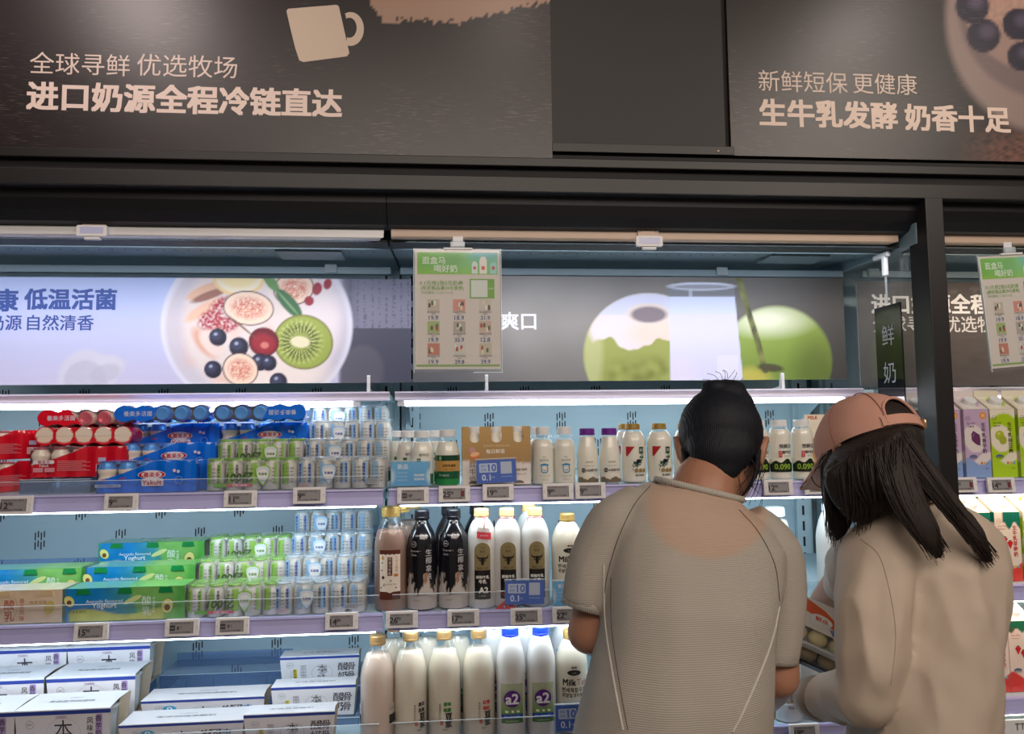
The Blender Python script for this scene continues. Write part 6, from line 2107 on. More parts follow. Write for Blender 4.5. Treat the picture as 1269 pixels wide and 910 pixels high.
def price_tag(px_, py, Y, big, small, label, icon=False, w=0.073, rx=-0.12, red=False):
    q = at(px_, py, Y)
    t = thing('price_tag', label, 'price tag', (q.x, Y - 0.006, q.z), (rx, 0, 0), 'price tags')
    W, H = w, w * 0.51
    mb = MB().add(span(-W / 2, W / 2, -0.004, 0.004, -H / 2, H / 2, 0.002), TAGB)
    mb.add(span(-W * 0.3, W * 0.3, 0.004, 0.010, H * 0.1, H * 0.4, 0.001), TAGB)
    for s in (-1, 1):
        mb.text('||||| |||', PRINT, lin(110, 104, 104), s * W * 0.44, 0, h=0.0022, y=0, T=T3(s * W * 0.44, -0.0044, 0, ry=PI / 2) @ T3(-s * W * 0.44, 0, 0))
    mb.build('casing', t)
    mb = MB()
    v, f = rrect_pts(-W * 0.36, W * 0.34, -H * 0.34, H * 0.34, 0.0008), None
    mb.add(poly2(v, -0.00435), SCRN)
    d = lin(44, 42, 44)
    y = -0.0046
    mb.add(poly2([(W * 0.325, -H * 0.34), (W * 0.34, -H * 0.34), (W * 0.34, H * 0.34), (W * 0.325, H * 0.34)], y), PRINT, lin(90, 80, 84))
    mb.text('每日新鲜牛乳饮品' if len(big) == 1 else '低温鲜奶 950ml 瓶装', PRINT, lin(70, 68, 70), -W * 0.03, H * 0.25, w=W * 0.58, y=y)
    x0 = -W * 0.34
    if icon:
        mb.add(poly2([(x0, -H * 0.16), (x0 + W * 0.15, -H * 0.16), (x0 + W * 0.15, H * 0.14), (x0, H * 0.14)], y), PRINT, d)
        mb.text('会员', PRINT, lin(180, 176, 178), x0 + W * 0.075, -H * 0.01, w=W * 0.12, y=y - 0.0002)
        x0 += W * 0.20
        mb.text(big, PRINT, d, x0 + W * 0.035, -H * 0.02, h=H * 0.20, y=y, bold=0.03)
        mb.text(small, PRINT, d, x0 + W * 0.12, H * 0.02, h=H * 0.13, y=y)
    else:
        ww = W * 0.085 * len(big)
        mb.text(big, PRINT, d, x0 + ww / 2 + W * 0.01, -H * 0.03, h=H * 0.34, y=y, bold=0.035)
        mb.text(small, PRINT, d, x0 + ww + W * 0.085, H * 0.06, h=H * 0.17, y=y, bold=0.03)
    if red:
        mb.add(poly2([(W * 0.20, -H * 0.18), (W * 0.31, -H * 0.18), (W * 0.31, H * 0.18), (W * 0.20, H * 0.18)], y), PRINT, lin(110, 40, 44))
    mb.text('6901234567 产地 规格', PRINT, d, -W * 0.03, -H * 0.26, w=W * 0.56, bold=0.01, y=y)
    mb.build('screen', t)
    return t


F2 = D0 - 0.002
for a in [
    (20, 626, '12', '90', 'price tag reading 12 at the left photo edge below the red packs', False, 0.078),
    (152, 622, '9', '90', 'price tag reading 9 below the blue drink packs', False),
    (299, 618, '11', '90', 'price tag reading 11 below the green white packs', False),
    (384, 614, '9', '80', 'price tag reading 9 below the silver packs', False),
    (512, 614, '18', '5', 'plain paler price tag with a small square below the pale blue card', True),
    (563, 612, '25', '90', 'price tag reading 25 with a red mark below the green label bottle', False),
    (617, 610, '19', '90', 'price tag reading 19 below the brown carrier', False),
    (691, 609, '9', '80', 'price tag reading 9 below the blue smiling mark bottles', False),
    (731, 608, '9', '90', "price tag reading 9 below the purple caps, touching the bun woman's shoulder in view", False),
    (963, 604, '12', '90', 'price tag reading 12 below the green band bottles', False),
    (1013, 603, '12', '80', "price tag reading 12 half covered by the long hair", False),
    (115, 782, '15', '90', 'price tag reading 15 below the green avocado yoghurt', False),
    (227, 777, '8', '5', 'price tag with dark square, left one below the green yoghurt shelf', True),
    (289, 775, '9', '5', 'price tag with dark square below the green white packs of the yoghurt shelf', True),
    (424, 769, '14', '80', 'price tag reading 14 below the lowest silver pack', False),
    (498, 767, '26', '90', 'price tag reading 26 below the chocolate milk', False),
    (574, 765, '17', '90', 'price tag reading 17 below the black bottles', False),
    (652, 763, '35', '90', 'price tag reading 35 below the white bull bottles', False),
    (703, 761, '22', '90', "price tag below the cream bottle, half behind the bun woman's sleeve", False),
    (1033, 748, '15', '90', 'price tag reading 15 above the clear tray of dumplings', False),
    (995, 906, '19', '80', 'price tag low between the two women', False),
]:
    price_tag(a[0], a[1], F2, a[2], a[3], a[4], a[5], a[6] if len(a) > 6 else 0.073, red='red mark' in a[4])
price_tag(1191, 601, F2, '5', '90', 'price tag below the purple cartons beside the black post', red=True)
price_tag(1238, 601, F2, '14', '90', 'price tag reading 14 below the green bean cartons', red=True)

# ------------------------------------------------------------------ blue promotion cards
CARDM = mat('card_core', lin(200, 215, 235), 0.4)


def promo(kind, x0, x1, y0, y1, Y, zshelf, label, rot=0.0):
    a, b = at(x0, y1, Y), at(x1, y0, Y)
    W, H = b.x - a.x, b.z - a.z
    t = thing('promotion_card', label, 'card', ((a.x + b.x) / 2, Y, max(a.z, zshelf + 0.0012)), (-0.05, rot, 0), 'blue promotion cards')
    mb = MB().add(span(-W / 2, W / 2, 0.0002, 0.0012, 0, H), CARDM)
    if kind == 'pale':
        V, F = grid(20, 12, lambda p, q: ((p - 0.5) * W, 0 * p, q * H))
        C = over(ramp(V[:, 2] / H, lin(84, 170, 226), lin(110, 190, 236)), ell(V[:, 0], V[:, 2], W * 0.52, H * 0.4, W * 0.12, H * 0.3, 0, 0.006) + ell(V[:, 0], V[:, 2], -W * 0.52, H * 0.4, W * 0.12, H * 0.3, 0, 0.006) * 0.8, lin(210, 232, 246))
        mb.add((V, F), PRINTG, cols=C)
        mb.text('新品', PRINTG, lin(226, 240, 246), -W * 0.20, H * 0.80, w=W * 0.26, bold=0.02, y=-0.0003)
        for k in range(3):
            mb.text('鲜奶每日到', PRINTG, lin(190, 224, 244), -W * 0.21, H * (0.54 - 0.15 * k), w=W * 0.24, y=-0.0003)
        mb.text('到店尝鲜', PRINTG, lin(226, 240, 246), W * 0.22, H * 0.44, w=W * 0.26, bold=0.03, y=-0.0003)
        mb.text('低温好奶', PRINTG, lin(226, 240, 246), W * 0.22, H * 0.28, w=W * 0.26, bold=0.03, y=-0.0003)
    else:
        mb.add(poly2([(-W / 2, 0), (W / 2, 0), (W / 2, H), (-W / 2, H)], 0), PRINTG, lin(52, 100, 200))
        mb.add(poly2(rrect_pts(-W * 0.43, W * 0.02, H * 0.46, H * 0.86, 0.003), -0.0002), PRINTG, lin(200, 212, 236))
        mb.text('限时', PRINTG, lin(64, 104, 190), -W * 0.32, H * 0.74, w=W * 0.13, y=-0.0004)
        mb.text('抢券', PRINTG, lin(64, 104, 190), -W * 0.32, H * 0.58, w=W * 0.13, y=-0.0004)
        mb.text('10', PRINTG, lin(52, 100, 200), -W * 0.10, H * 0.66, h=H * 0.30, bold=0.02, y=-0.0004)
        mb.text('¥', PRINTG, lin(52, 100, 200), -W * 0.20, H * 0.76, h=H * 0.10, y=-0.0004)
        mb.text('0.1', PRINTG, lin(230, 238, 250), -W * 0.26, H * 0.25, h=H * 0.26, bold=0.02, y=-0.0004)
        mb.text('元抢', PRINTG, lin(190, 210, 240), -W * 0.10, H * 0.25, w=W * 0.11, y=-0.0004)
        mb.add(poly2(rrect_pts(W * 0.11, W * 0.39, H * 0.38, H * 0.90, 0.001), -0.0002), PRINTG, lin(196, 206, 226))
        mb.add(poly2([(W * 0.12, H * 0.24), (W * 0.40, H * 0.24), (W * 0.40, H * 0.28), (W * 0.12, H * 0.28)], -0.0002), PRINTG, lin(130, 165, 225))
    mb.build('card', t)
    s = MB().add(span(-W / 2 - 0.002, W / 2 + 0.002, -0.003, -0.0012, -0.0005, H + 0.003), clear_mat('card_sleeve', (0.98, 0.99, 1), haze=0.03))
    s.add(span(-W / 2 - 0.002, W / 2 + 0.002, -0.003, 0.0008, H + 0.0022, H + 0.0034), EDGE)
    s.build('clear_sleeve', t)
    return t


promo('pale', 484.5, 533, 572, 603, 1.803, S2, 'pale blue card before the small white bottles on the upper shelf')
promo('ten', 591, 640, 569.5, 599, 1.803, S2, 'blue card with a big 10 before the brown carrier', rot=-0.03)
promo('ten', 626, 674, 719, 750, 1.796, S3, 'blue card with a big 10 before the white bull bottles', rot=0.02)
promo('pale', 686, 722, 720, 751, 1.796, S3, "pale blue card beside the bun woman's sleeve below the cream bottle")
promo('ten', 689, 738, 873, 907, 1.796, S4, 'blue card with a big 10 on the lowest shelf, cut by the bun woman')


# ------------------------------------------------------------------ cartons of the right case
def make_carton(kind):
    W, H, d = 0.067, 0.172, 0.067
    t = thing('milk_carton', '', 'carton')
    base, blob, foot, ink = {'taro': ((226, 216, 214), (196, 170, 200), (140, 166, 214), (86, 66, 96)), 'bean': ((234, 226, 206), (172, 206, 40), (176, 212, 50), (86, 84, 40)),
                             'straw': ((238, 222, 206), (238, 222, 206), (226, 78, 70), (196, 50, 50)), 'melon': ((238, 216, 204), (240, 200, 190), (222, 70, 66), (196, 50, 50))}[kind]

    def pc(X, Z):
        u, v = X / W + 0.5, Z / H
        C = np.tile(np.array(lin(base)), (len(X), 1))
        if kind in ('taro', 'bean'):
            k = np.clip((v - 0.30 + 0.07 * np.sin(u * 5 + 0.5)) / 0.01, 0, 1)
            C = over(C, k, lin(blob))
            C = over(C, ell(X, Z, -W * 0.12, H * 0.57, W * 0.42, H * 0.21, 0.3, 0.001), lin(base))
            if kind == 'bean':
                C = over(C, np.clip((v - 0.86) / 0.01, 0, 1), lin(base))
                C = over(C, ell(X, Z, W * 0.05, H * 0.80, W * 0.44, H * 0.14, 0.1, 0.001), lin(blob))
                C = over(C, ell(X, Z, -W * 0.08, H * 0.58, W * 0.40, H * 0.19, 0.2, 0.001), lin(base))
        elif kind == 'straw':
            C = over(C, np.clip((v - 0.80 + 0.05 * np.sin(u * 14)) / 0.01, 0, 1) * np.clip((u - 0.3) / 0.02, 0, 1), lin(30, 110, 92))
        else:
            C = over(C, np.clip((v - 0.86 + 0.03 * np.sin(u * 14)) / 0.01, 0, 1), lin(40, 110, 80))
        C = over(C, np.clip((0.24 + 0.05 * np.sin(u * 6 + 1) - v) / 0.01, 0, 1), lin(foot))
        return C
    mb = MB()
    zt = H + 0.034
    body = [np.array([(-W / 2, -d / 2, 0), (W / 2, -d / 2, 0), (W / 2, d / 2, 0), (-W / 2, d / 2, 0)]),
            np.array([(-W / 2, -d / 2, H), (W / 2, -d / 2, H), (W / 2, d / 2, H), (-W / 2, d / 2, H)]),
            np.array([(-W / 2, d * 0.30, zt), (W / 2, d * 0.30, zt), (W / 2, d * 0.34, zt), (-W / 2, d * 0.34, zt)]),
            np.array([(-W / 2, d * 0.30, zt + 0.016), (W / 2, d * 0.30, zt + 0.016), (W / 2, d * 0.34, zt + 0.016), (-W / 2, d * 0.34, zt + 0.016)])]
    mb.add(loft(body), PRINTG, lin(base))
    V, F = grid(26, 50, lambda a, b: ((a - 0.5) * W, 0 * a - d / 2 - 0.0005, b * H))
    mb.add((V, F), PRINTG, cols=pc(V[:, 0], V[:, 2]))
    for s in (-1, 1):
        V, F = grid(8, 30, lambda a, b: ((a - 0.5) * W * 0.98, 0 * a, b * H))
        c = pc(V[:, 0] * 0.2 + W * 0.4, V[:, 2])
        mb.add((np.column_stack([np.full(len(V), s * (W / 2 + 0.0004)), V[:, 0], V[:, 2]]), F), PRINTG, cols=c, flip=s < 0)
    if kind in ('taro', 'bean'):
        V, F = grid(10, 6, lambda a, b: ((a - 0.5) * W * 0.96, -d / 2 + b * d * 0.8 - 0.0006, H + b * 0.034 + 0.0004))
        mb.add((V, F), PRINTG, cols=over(np.tile(np.array(lin(base)), (len(V), 1)), ell(V[:, 0], V[:, 1], 0.012, 0.0, 0.022, 0.02, 0, 0.001), lin(blob)))
    y = -d / 2 - 0.001
    ch = {'taro': '生牛乳香芋奶', 'bean': '生牛乳绿豆爽', 'straw': '生牛乳草莓奶', 'melon': '生牛乳西瓜奶'}[kind]
    mb.text(ch, PRINTG, lin(ink), W * 0.27, H * 0.58, h=H * 0.46, bold=0.02, y=y, vertical=True)
    o, i_ = ellipse_pts(-W * 0.34, H * 0.87, 0.0062, 0.0062, 22), ellipse_pts(-W * 0.34, H * 0.87, 0.0056, 0.0056, 22)
    v, f = ring_faces(np.column_stack([o[:, 0], np.full(22, y), o[:, 1]]), np.column_stack([i_[:, 0], np.full(22, y), i_[:, 1]]))
    mb.add((v, f), PRINTG, lin(ink), flip=True)
    mb.text('牛乳', PRINTG, lin(ink), -W * 0.34, H * 0.87, w=0.008, y=y)
    mb.text('Raw Milk', PRINTG, lin(ink), -W * 0.22, H * 0.80, w=0.022, y=y)
    mb.text({'taro': 'Taro', 'bean': 'Mung bean', 'straw': 'Strawberry', 'melon': 'Watermelon'}[kind], PRINTG, lin(ink), -W * 0.24, H * 0.755, w=0.018, bold=0.02, y=y)
    if kind == 'taro':
        mb.add(poly2(ellipse_pts(W * 0.27, H * 0.91, 0.0088, 0.0088, 20), y), PRINTG, lin(224, 150, 70))
        mb.text('奶', PRINTG, lin(250, 236, 206), W * 0.27, H * 0.91, w=0.008, y=y - 0.0003)
        mb.add(poly2([(-0.010, 0.118), (-0.016, 0.110), (-0.015, 0.094), (-0.004, 0.084), (0.007, 0.080), (0.008, 0.096), (0.006, 0.108), (-0.004, 0.114)], y - 0.0002), PRINTG, lin(106, 60, 100))
        mb.add(poly2([(-0.012, 0.112), (-0.013, 0.100), (-0.008, 0.106), (-0.006, 0.111)], y - 0.0004), PRINTG, lin(136, 84, 128))
    elif kind == 'bean':
        mb.add(poly2(ellipse_pts(-0.010, 0.106, 0.012, 0.012, 20), y - 0.0002), PRINTG, lin(176, 186, 60))
        mb.add(poly2(ellipse_pts(-0.002, 0.094, 0.010, 0.011, 20), y - 0.0003), PRINTG, lin(164, 176, 54))
        mb.add(poly2(ellipse_pts(-0.013, 0.110, 0.004, 0.004, 12), y - 0.0004), PRINTG, lin(206, 212, 110))
    else:
        for cx, cz in ((-0.010, 0.100), (0.004, 0.090)):
            mb.add(poly2([(cx - 0.008, cz + 0.006), (cx, cz - 0.010), (cx + 0.008, cz + 0.006), (cx + 0.003, cz + 0.010), (cx - 0.003, cz + 0.010)], y - 0.0002), PRINTG, lin(206, 46, 54))
            mb.add(poly2([(cx - 0.006, cz + 0.010), (cx + 0.006, cz + 0.010), (cx, cz + 0.013)], y - 0.0003), PRINTG, lin(50, 120, 70))
    mb.add(poly2(ellipse_pts(-W * 0.20, H * 0.30, 0.011, 0.006, 18, 0, PI), y), PRINTG, lin(90, 110, 150))
    mb.text('牧场直供', PRINTG, lin(90, 90, 100), -W * 0.20, H * 0.285, w=0.020, y=y)
    for k, c in enumerate(((206, 130, 90), (220, 180, 90), (120, 170, 200))):
        mb.add(poly2(ellipse_pts(W * 0.12 + 0.008 * k, H * 0.21, 0.0034, 0.0034, 12), y), PRINTG, lin(c))
    mb.text('950ml', PRINTG, lin(ink), W * 0.33, H * 0.13, w=0.009, y=y)
    mb.build('box', t)
    q = T3(0, -d * 0.12, H + 0.013, rx=0.56)
    MB().add(cap_shape(0.0160, 0.016, 0.0), WCAP, T=q).build('cap', t)
    return t


CG = {'taro': 'purple taro milk cartons', 'bean': 'green bean milk cartons', 'straw': 'strawberry milk cartons', 'melon': 'watermelon milk cartons'}


def carton(kind, px_, Y, z, label, py=550, rz=0.0):
    return put('k_' + kind, lambda: make_carton(kind), (at(px_, py, Y).x, Y + 0.034, z + 0.0015), label, CG[kind], rot=(0, 0, rz))


carton('taro', 1176, 1.835, R2, 'purple taro milk carton half hidden by the black post')
carton('taro', 1211.5, 1.835, R2, 'purple taro milk carton in full view beside the green bean cartons')
carton('bean', 1244, 1.835, R2, 'green bean milk carton in full view on the upper right shelf')
carton('bean', 1279, 1.835, R2, 'green bean milk carton cut by the right photo edge')
carton('taro', 1197, 1.925, R2, 'purple taro milk carton in the second row behind the full view one', )
carton('bean', 1231, 1.925, R2, 'green bean milk carton in the second row', )
carton('taro', 1143, 1.925, R2, 'purple taro milk carton seen through the glass left of the black post')
carton('straw', 1213, 1.835, R3, "strawberry milk carton behind the capped woman's shoulder, left one", 660)
carton('straw', 1249, 1.835, R3, 'strawberry milk carton beside the right photo edge', 660)
carton('straw', 1228, 1.925, R3, 'strawberry milk carton in the second row', 660)
carton('bean', 1284, 1.835, R3, 'green bean milk carton on the strawberry shelf at the photo edge', 660)
carton('melon', 1266, 1.835, R4, "watermelon milk carton at the right photo edge behind the capped woman's back", 800)
carton('melon', 1234, 1.835, R4, "watermelon milk carton hidden behind the capped woman's back", 800)
# tall carton left of the cap
t = thing('milk_carton', "cream milk carton with gable top behind the pink cap's brim", 'carton', (at(1021, 560, 1.86).x, 1.89, S2 + 0.0015))
MB().add(loft([np.array([(-0.034, -0.034, z), (0.034, -0.034, z), (0.034, 0.034, z), (-0.034, 0.034, z)]) for z in (0, 0.118)] + [np.array([(-0.034, -0.003, z), (0.034, -0.003, z), (0.034, 0.003, z), (-0.034, 0.003, z)]) for z in (0.144, 0.160)]), PRINTG, lin(236, 226, 206)).text(
    'MILK', PRINTG, lin(200, 70, 60), -0.012, 0.152, w=0.026, y=-0.0036, bold=0.02).build('box', t)
MB().add(span(-0.0345, 0.0345, -0.035, -0.0341, 0.02, 0.10), PRINTG, lin(196, 150, 90)).build('label', t)
# shelf frame sticker below the right case
zv = R4 - 0.046
mb = MB().add(span(1.27, 2.58, 1.788, 1.794, zv - 0.12, zv, 0.002), WHITEM)
for k in range(40):
    mb.add(span(1.345 + k * 0.03, 1.349 + k * 0.03, 1.7865, 1.7885, zv - 0.10, zv - 0.045), SLOTM)
mb.text('TT', PRINT, lin(60, 56, 56), 1.385, zv - 0.016, w=0.026, y=1.7868)
o = mb.build('vent_panel')
tag(o, 'white slotted panel below the watermelon cartons', 'panel')
# ------------------------------------------------------------------ people
SKIN = mat('skin', lin(166, 118, 94), 0.5, sss=0.15, bump=('noise', 120, 0.001, 0.15))
LIPM = mat('lips', lin(176, 96, 92), 0.4)
EYEW = mat('eye_white', lin(230, 226, 220), 0.2)
EYEB = mat('iris', lin(40, 28, 22), 0.15)
HAIR1 = mat('black_hair', lin(20, 23, 31), 0.6, bump=('X', 110, 0.002, 0.3), spec=0.3)
HAIR2 = mat('dark_brown_hair', lin(40, 32, 29), 0.58, bump=('X', 110, 0.002, 0.3), spec=0.3)
KNIT = mat('grey_beige_knit', attr=True, rough=0.85, bump=('Z', 104, 0.0010, 0.4))
RIBK = mat('rib_knit', lin(174, 168, 158), 0.85, bump=('X', 90, 0.001, 0.6))
SEAM = mat('dark_seam', lin(74, 62, 54), 0.8)
PALESEAM = mat('pale_seam', lin(196, 190, 180), 0.8)
JACK = mat('cream_jacket', lin(190, 173, 156), 0.7, bump=('noise', 900, 0.0006, 0.25))
CAPM = mat('dusty_pink_cotton', lin(196, 146, 128), 0.85, bump=('noise', 700, 0.0008, 0.3))
CAPS = mat('pink_stitching', lin(150, 100, 86), 0.85)
PANT = mat('dark_trousers', lin(52, 50, 54), 0.8)
PANT2 = mat('grey_trousers', lin(92, 86, 80), 0.8)
SHOE = mat('white_shoe', lin(220, 216, 210), 0.5)
BRASS = mat('brass_buckle', lin(200, 170, 120), 0.3, metal=0.8)


def sphere(c, r, seg=20, rings=12, R=None):
    r = r if hasattr(r, '__len__') else (r, r, r)
    V = []
    for j in range(rings + 1):
        t = -PI / 2 + PI * j / rings
        a = np.arange(seg) / seg * 2 * PI
        V.append(np.stack([np.cos(a) * max(math.cos(t), 0.02) * r[0], np.sin(a) * max(math.cos(t), 0.02) * r[1], np.full(seg, math.sin(t) * r[2])], 1))
    v, f = loft(V)
    if R is not None:
        v = v @ np.array(R.to_3x3()).T
    return v + np.asarray(c, float), f


def fuse(shapes, voxel, smooth=6, fac=0.6):
    """melts overlapping closed shapes into one continuous skin"""
    me = bpy.data.meshes.new('tmp')
    V, F, n = [], [], 0
    for v, f in shapes:
        V.append(np.asarray(v))
        F += [[i + n for i in q] for q in f]
        n += len(v)
    me.from_pydata(np.concatenate(V).tolist(), [], F)
    bm = bmesh.new()
    bm.from_mesh(me)
    bmesh.ops.recalc_face_normals(bm, faces=bm.faces)
    bm.to_mesh(me)
    bm.free()
    o = bpy.data.objects.new('tmp', me)
    COL.objects.link(o)
    m = o.modifiers.new('r', 'REMESH')
    m.mode = 'VOXEL'
    m.voxel_size = voxel
    if smooth:
        s = o.modifiers.new('s', 'SMOOTH')
        s.iterations = smooth
        s.factor = fac
    dg = bpy.context.evaluated_depsgraph_get()
    e = o.evaluated_get(dg).to_mesh()
    v = np.array([q.co[:] for q in e.vertices])
    f = [list(p.vertices) for p in e.polygons]
    o.evaluated_get(dg).to_mesh_clear()
    bpy.data.objects.remove(o)
    bpy.data.meshes.remove(me)
    return v, f


def vnormals(v, f):
    N = np.zeros_like(v)
    q = np.array([p[:3] for p in f])
    n = np.cross(v[q[:, 1]] - v[q[:, 0]], v[q[:, 2]] - v[q[:, 0]])
    for k in range(3):
        np.add.at(N, q[:, k], n)
    return N / np.maximum(np.linalg.norm(N, axis=1, keepdims=True), 1e-12)


def crease(v, f, amp, sx, sz, seed, ridge=False):
    """soft folds that run down the cloth"""
    N = vnormals(v, f)
    d = np.array([noise.noise((p[0] * sx, p[1] * sx, p[2] * sz + seed)) for p in v])
    if ridge:
        d = 0.5 - np.abs(d) * 2
    return v + N * (d * amp)[:, None]


def band(L, Rr, Yc, ry, n=40, sq=2.3, dY=0.0):
    """a ring of a garment between two photo points at depth Yc"""
    t = np.arange(n) / n * 2 * PI
    co, si = np.cos(t), np.sin(t)
    k = (np.abs(co) ** sq + np.abs(si) ** sq) ** (-1 / sq)
    l, r = L[0], Rr[0]
    for _ in range(5):      # its outline, near side included, spans the two columns
        a, b = np.array(at(l, L[1], Yc)[:]), np.array(at(r, Rr[1], Yc)[:])
        c, h = (a + b) / 2, (b - a) / 2
        V = c[None] + (co * k)[:, None] * h[None] + (si * k)[:, None] * np.array([0, ry, dY])[None]
        d = V - EYE
        xs = IW / 2 + FPX * (d @ _r) / (d @ _w)
        l += L[0] - xs.min()
        r += Rr[0] - xs.max()
    return V


def ptube(pts, rad, seg=16, n=5, ends=True):
    """pts: (px, py, Y) in the photo; radius per point; rounded ends"""
    P = [at(*p) for p in pts]
    return wtube(P, rad, seg, n, ends)


def wtube(P, rad, seg=16, n=5, ends=True):
    S = smooth_path(P, n)
    R = np.interp(np.linspace(0, len(P) - 1, len(S)), range(len(P)), rad)
    out = [tube(S, R, seg)]
    if ends:
        out.append(sphere(S[0], R[0], seg))
        out.append(sphere(S[-1], R[-1], seg))
    return out


def hand_shapes(wrist, direc, palm_n, s=1.0, curl=0.5, left=False):
    """palm, four bent fingers of unequal length and a thumb at the side of the palm"""
    d = Vector(direc).normalized()
    n = (Vector(palm_n) - d * Vector(palm_n).dot(d)).normalized()
    side = d.cross(n) * (-1 if left else 1)
    W = Vector(wrist)
    P = lambda a, b, c: W + d * a * s + side * b * s + n * c * s
    out = [tube([P(-0.012, 0, 0), P(0.02, 0, 0), P(0.055, 0, 0), P(0.088, 0, 0)], [0.021 * s, 0.028 * s, 0.036 * s, 0.034 * s], 14, flat=(n, 0.42))]
    for b, L, r in ((-0.029, 0.066, 0.0076), (-0.0105, 0.076, 0.0082), (0.0085, 0.072, 0.0080), (0.026, 0.058, 0.0070)):
        pts, p, ang = [P(0.072, b * 0.9, 0)], P(0.084, b, 0), 0.15 * curl
        pts.append(p)
        for fr in (0.45, 0.32, 0.23):
            ang += curl * 0.75
            p = p + (d * math.cos(ang) + n * math.sin(ang)) * L * fr * s
            pts.append(p)
        out += wtube(pts, [r * 1.1 * s, r * s, r * s, r * 0.92 * s, r * 0.78 * s], 10, 3)
    th = [P(0.020, -0.022, 0.004), P(0.040, -0.042, 0.012), P(0.062, -0.050, 0.022), P(0.084, -0.047, 0.030)]
    out += wtube(th, [0.012 * s, 0.0105 * s, 0.0095 * s, 0.0078 * s], 10, 3)
    return out


def head_shapes(M):
    """skull, jaw, nose, brows, ears in head space (face towards +Y), placed by M"""
    R = M.to_3x3().to_4x4()
    T = lambda c: (M @ Vector(c))[:]
    out = [sphere(T((0, -0.012, 0.030)), (0.070, 0.088, 0.080), 28, 18, R), sphere(T((0, 0.022, -0.025)), (0.059, 0.066, 0.078), 24, 14, R),
           sphere(T((0, 0.052, -0.078)), (0.032, 0.030, 0.026), 18, 10, R), sphere(T((0, 0.066, 0.020)), (0.046, 0.018, 0.022), 18, 10, R),
           sphere(T((0, 0.080, -0.050)), (0.024, 0.012, 0.016), 14, 8, R)]
    out += wtube([M @ Vector(p) for p in ((0, 0.080, 0.012), (0, 0.092, -0.010), (0, 0.100, -0.026), (0, 0.086, -0.034))], [0.007, 0.009, 0.011, 0.008], 12, 3)
    for s in (-1, 1):
        out.append(sphere(T((s * 0.009, 0.092, -0.031)), (0.007, 0.008, 0.006), 10, 6, R))
        out.append(sphere(T((s * 0.034, 0.062, -0.022)), (0.022, 0.016, 0.020), 14, 8, R))
        # ear: rim and lobe
        e = [M @ Vector((s * (0.076 + 0.007 * math.sin(a)), -0.008 - 0.014 * math.cos(a), -0.004 + 0.028 * math.sin(a))) for a in np.linspace(-1.2, 3.6, 9)]
        out += wtube(e, [0.0055] * 9, 10, 2)
        out.append(sphere(T((s * 0.066, -0.003, -0.004)), (0.006, 0.013, 0.024), 12, 8, R))
        out.append(sphere(T((s * 0.068, 0.006, -0.028)), (0.006, 0.008, 0.009), 10, 6, R))
    return out


def face_parts(M, parent, off):
    R = M.to_3x3().to_4x4()
    for s in (-1, 1):
        c = M @ Vector((s * 0.030, 0.0745, -0.002))
        e = MB().add(sphere(c, (0.0125, 0.0095, 0.0085), 16, 10, R), EYEW, smooth=True)
        e.add(sphere(M @ Vector((s * 0.030, 0.0825, -0.003)), (0.0055, 0.0025, 0.0055), 12, 8, R), EYEB, smooth=True)
        o = e.build('eye', parent)
        o.location = off
        b = [M @ Vector((s * x, y, z)) for x, y, z in ((0.014, 0.084, 0.018), (0.030, 0.083, 0.023), (0.046, 0.072, 0.018))]
        o = MB().add(tube(smooth_path(b, 4), 0.0026, 8), HAIR2, smooth=True).build('eyebrow', parent)
        o.location = off
    m = [M @ Vector((x, y, z)) for x, y, z in ((-0.022, 0.084, -0.052), (-0.010, 0.092, -0.049), (0, 0.093, -0.051), (0.010, 0.092, -0.049), (0.022, 0.084, -0.052))]
    o = MB().add(tube(smooth_path(m, 3), 0.0042, 8), LIPM, smooth=True).build('lips', parent)
    o.location = off


def head_matrix(c, face, up=(0, 0, 1)):
    y = Vector(face).normalized()
    z = Vector(up)
    z = (z - y * z.dot(y)).normalized()
    x = y.cross(z)
    M = Matrix((x, y, z)).transposed().to_4x4()
    return Matrix.Translation(c) @ M


def legs(hip, foot_l, foot_r, knee_fwd=0.03):
    out = []
    for s, ft in ((-1, foot_l), (1, foot_r)):
        h = Vector(hip) + Vector((s * 0.085, 0, -0.02))
        k = h.lerp(Vector((ft[0], ft[1], 0.08)), 0.5) + Vector((0, knee_fwd, 0))
        out.append([h, k, Vector((ft[0], ft[1], 0.09))])
    return out


def on_cloth(bvh, pts, lift=0.001):
    out = []
    for p in pts:
        q = at(p[0], p[1], 1.0)
        d = (q - Vector(EYE)).normalized()
        h = bvh.ray_cast(Vector(EYE), d)
        if h[0] is not None:
            out.append(h[0] - d * lift)
    return out


def finish(parent, name, shape, material, off, cols=None, smooth=True, extra=None):
    mb = MB().add(shape, material, smooth=smooth, cols=cols)
    if extra:
        extra(mb)
    o = mb.build(name, parent)
    o.location = off
    return o


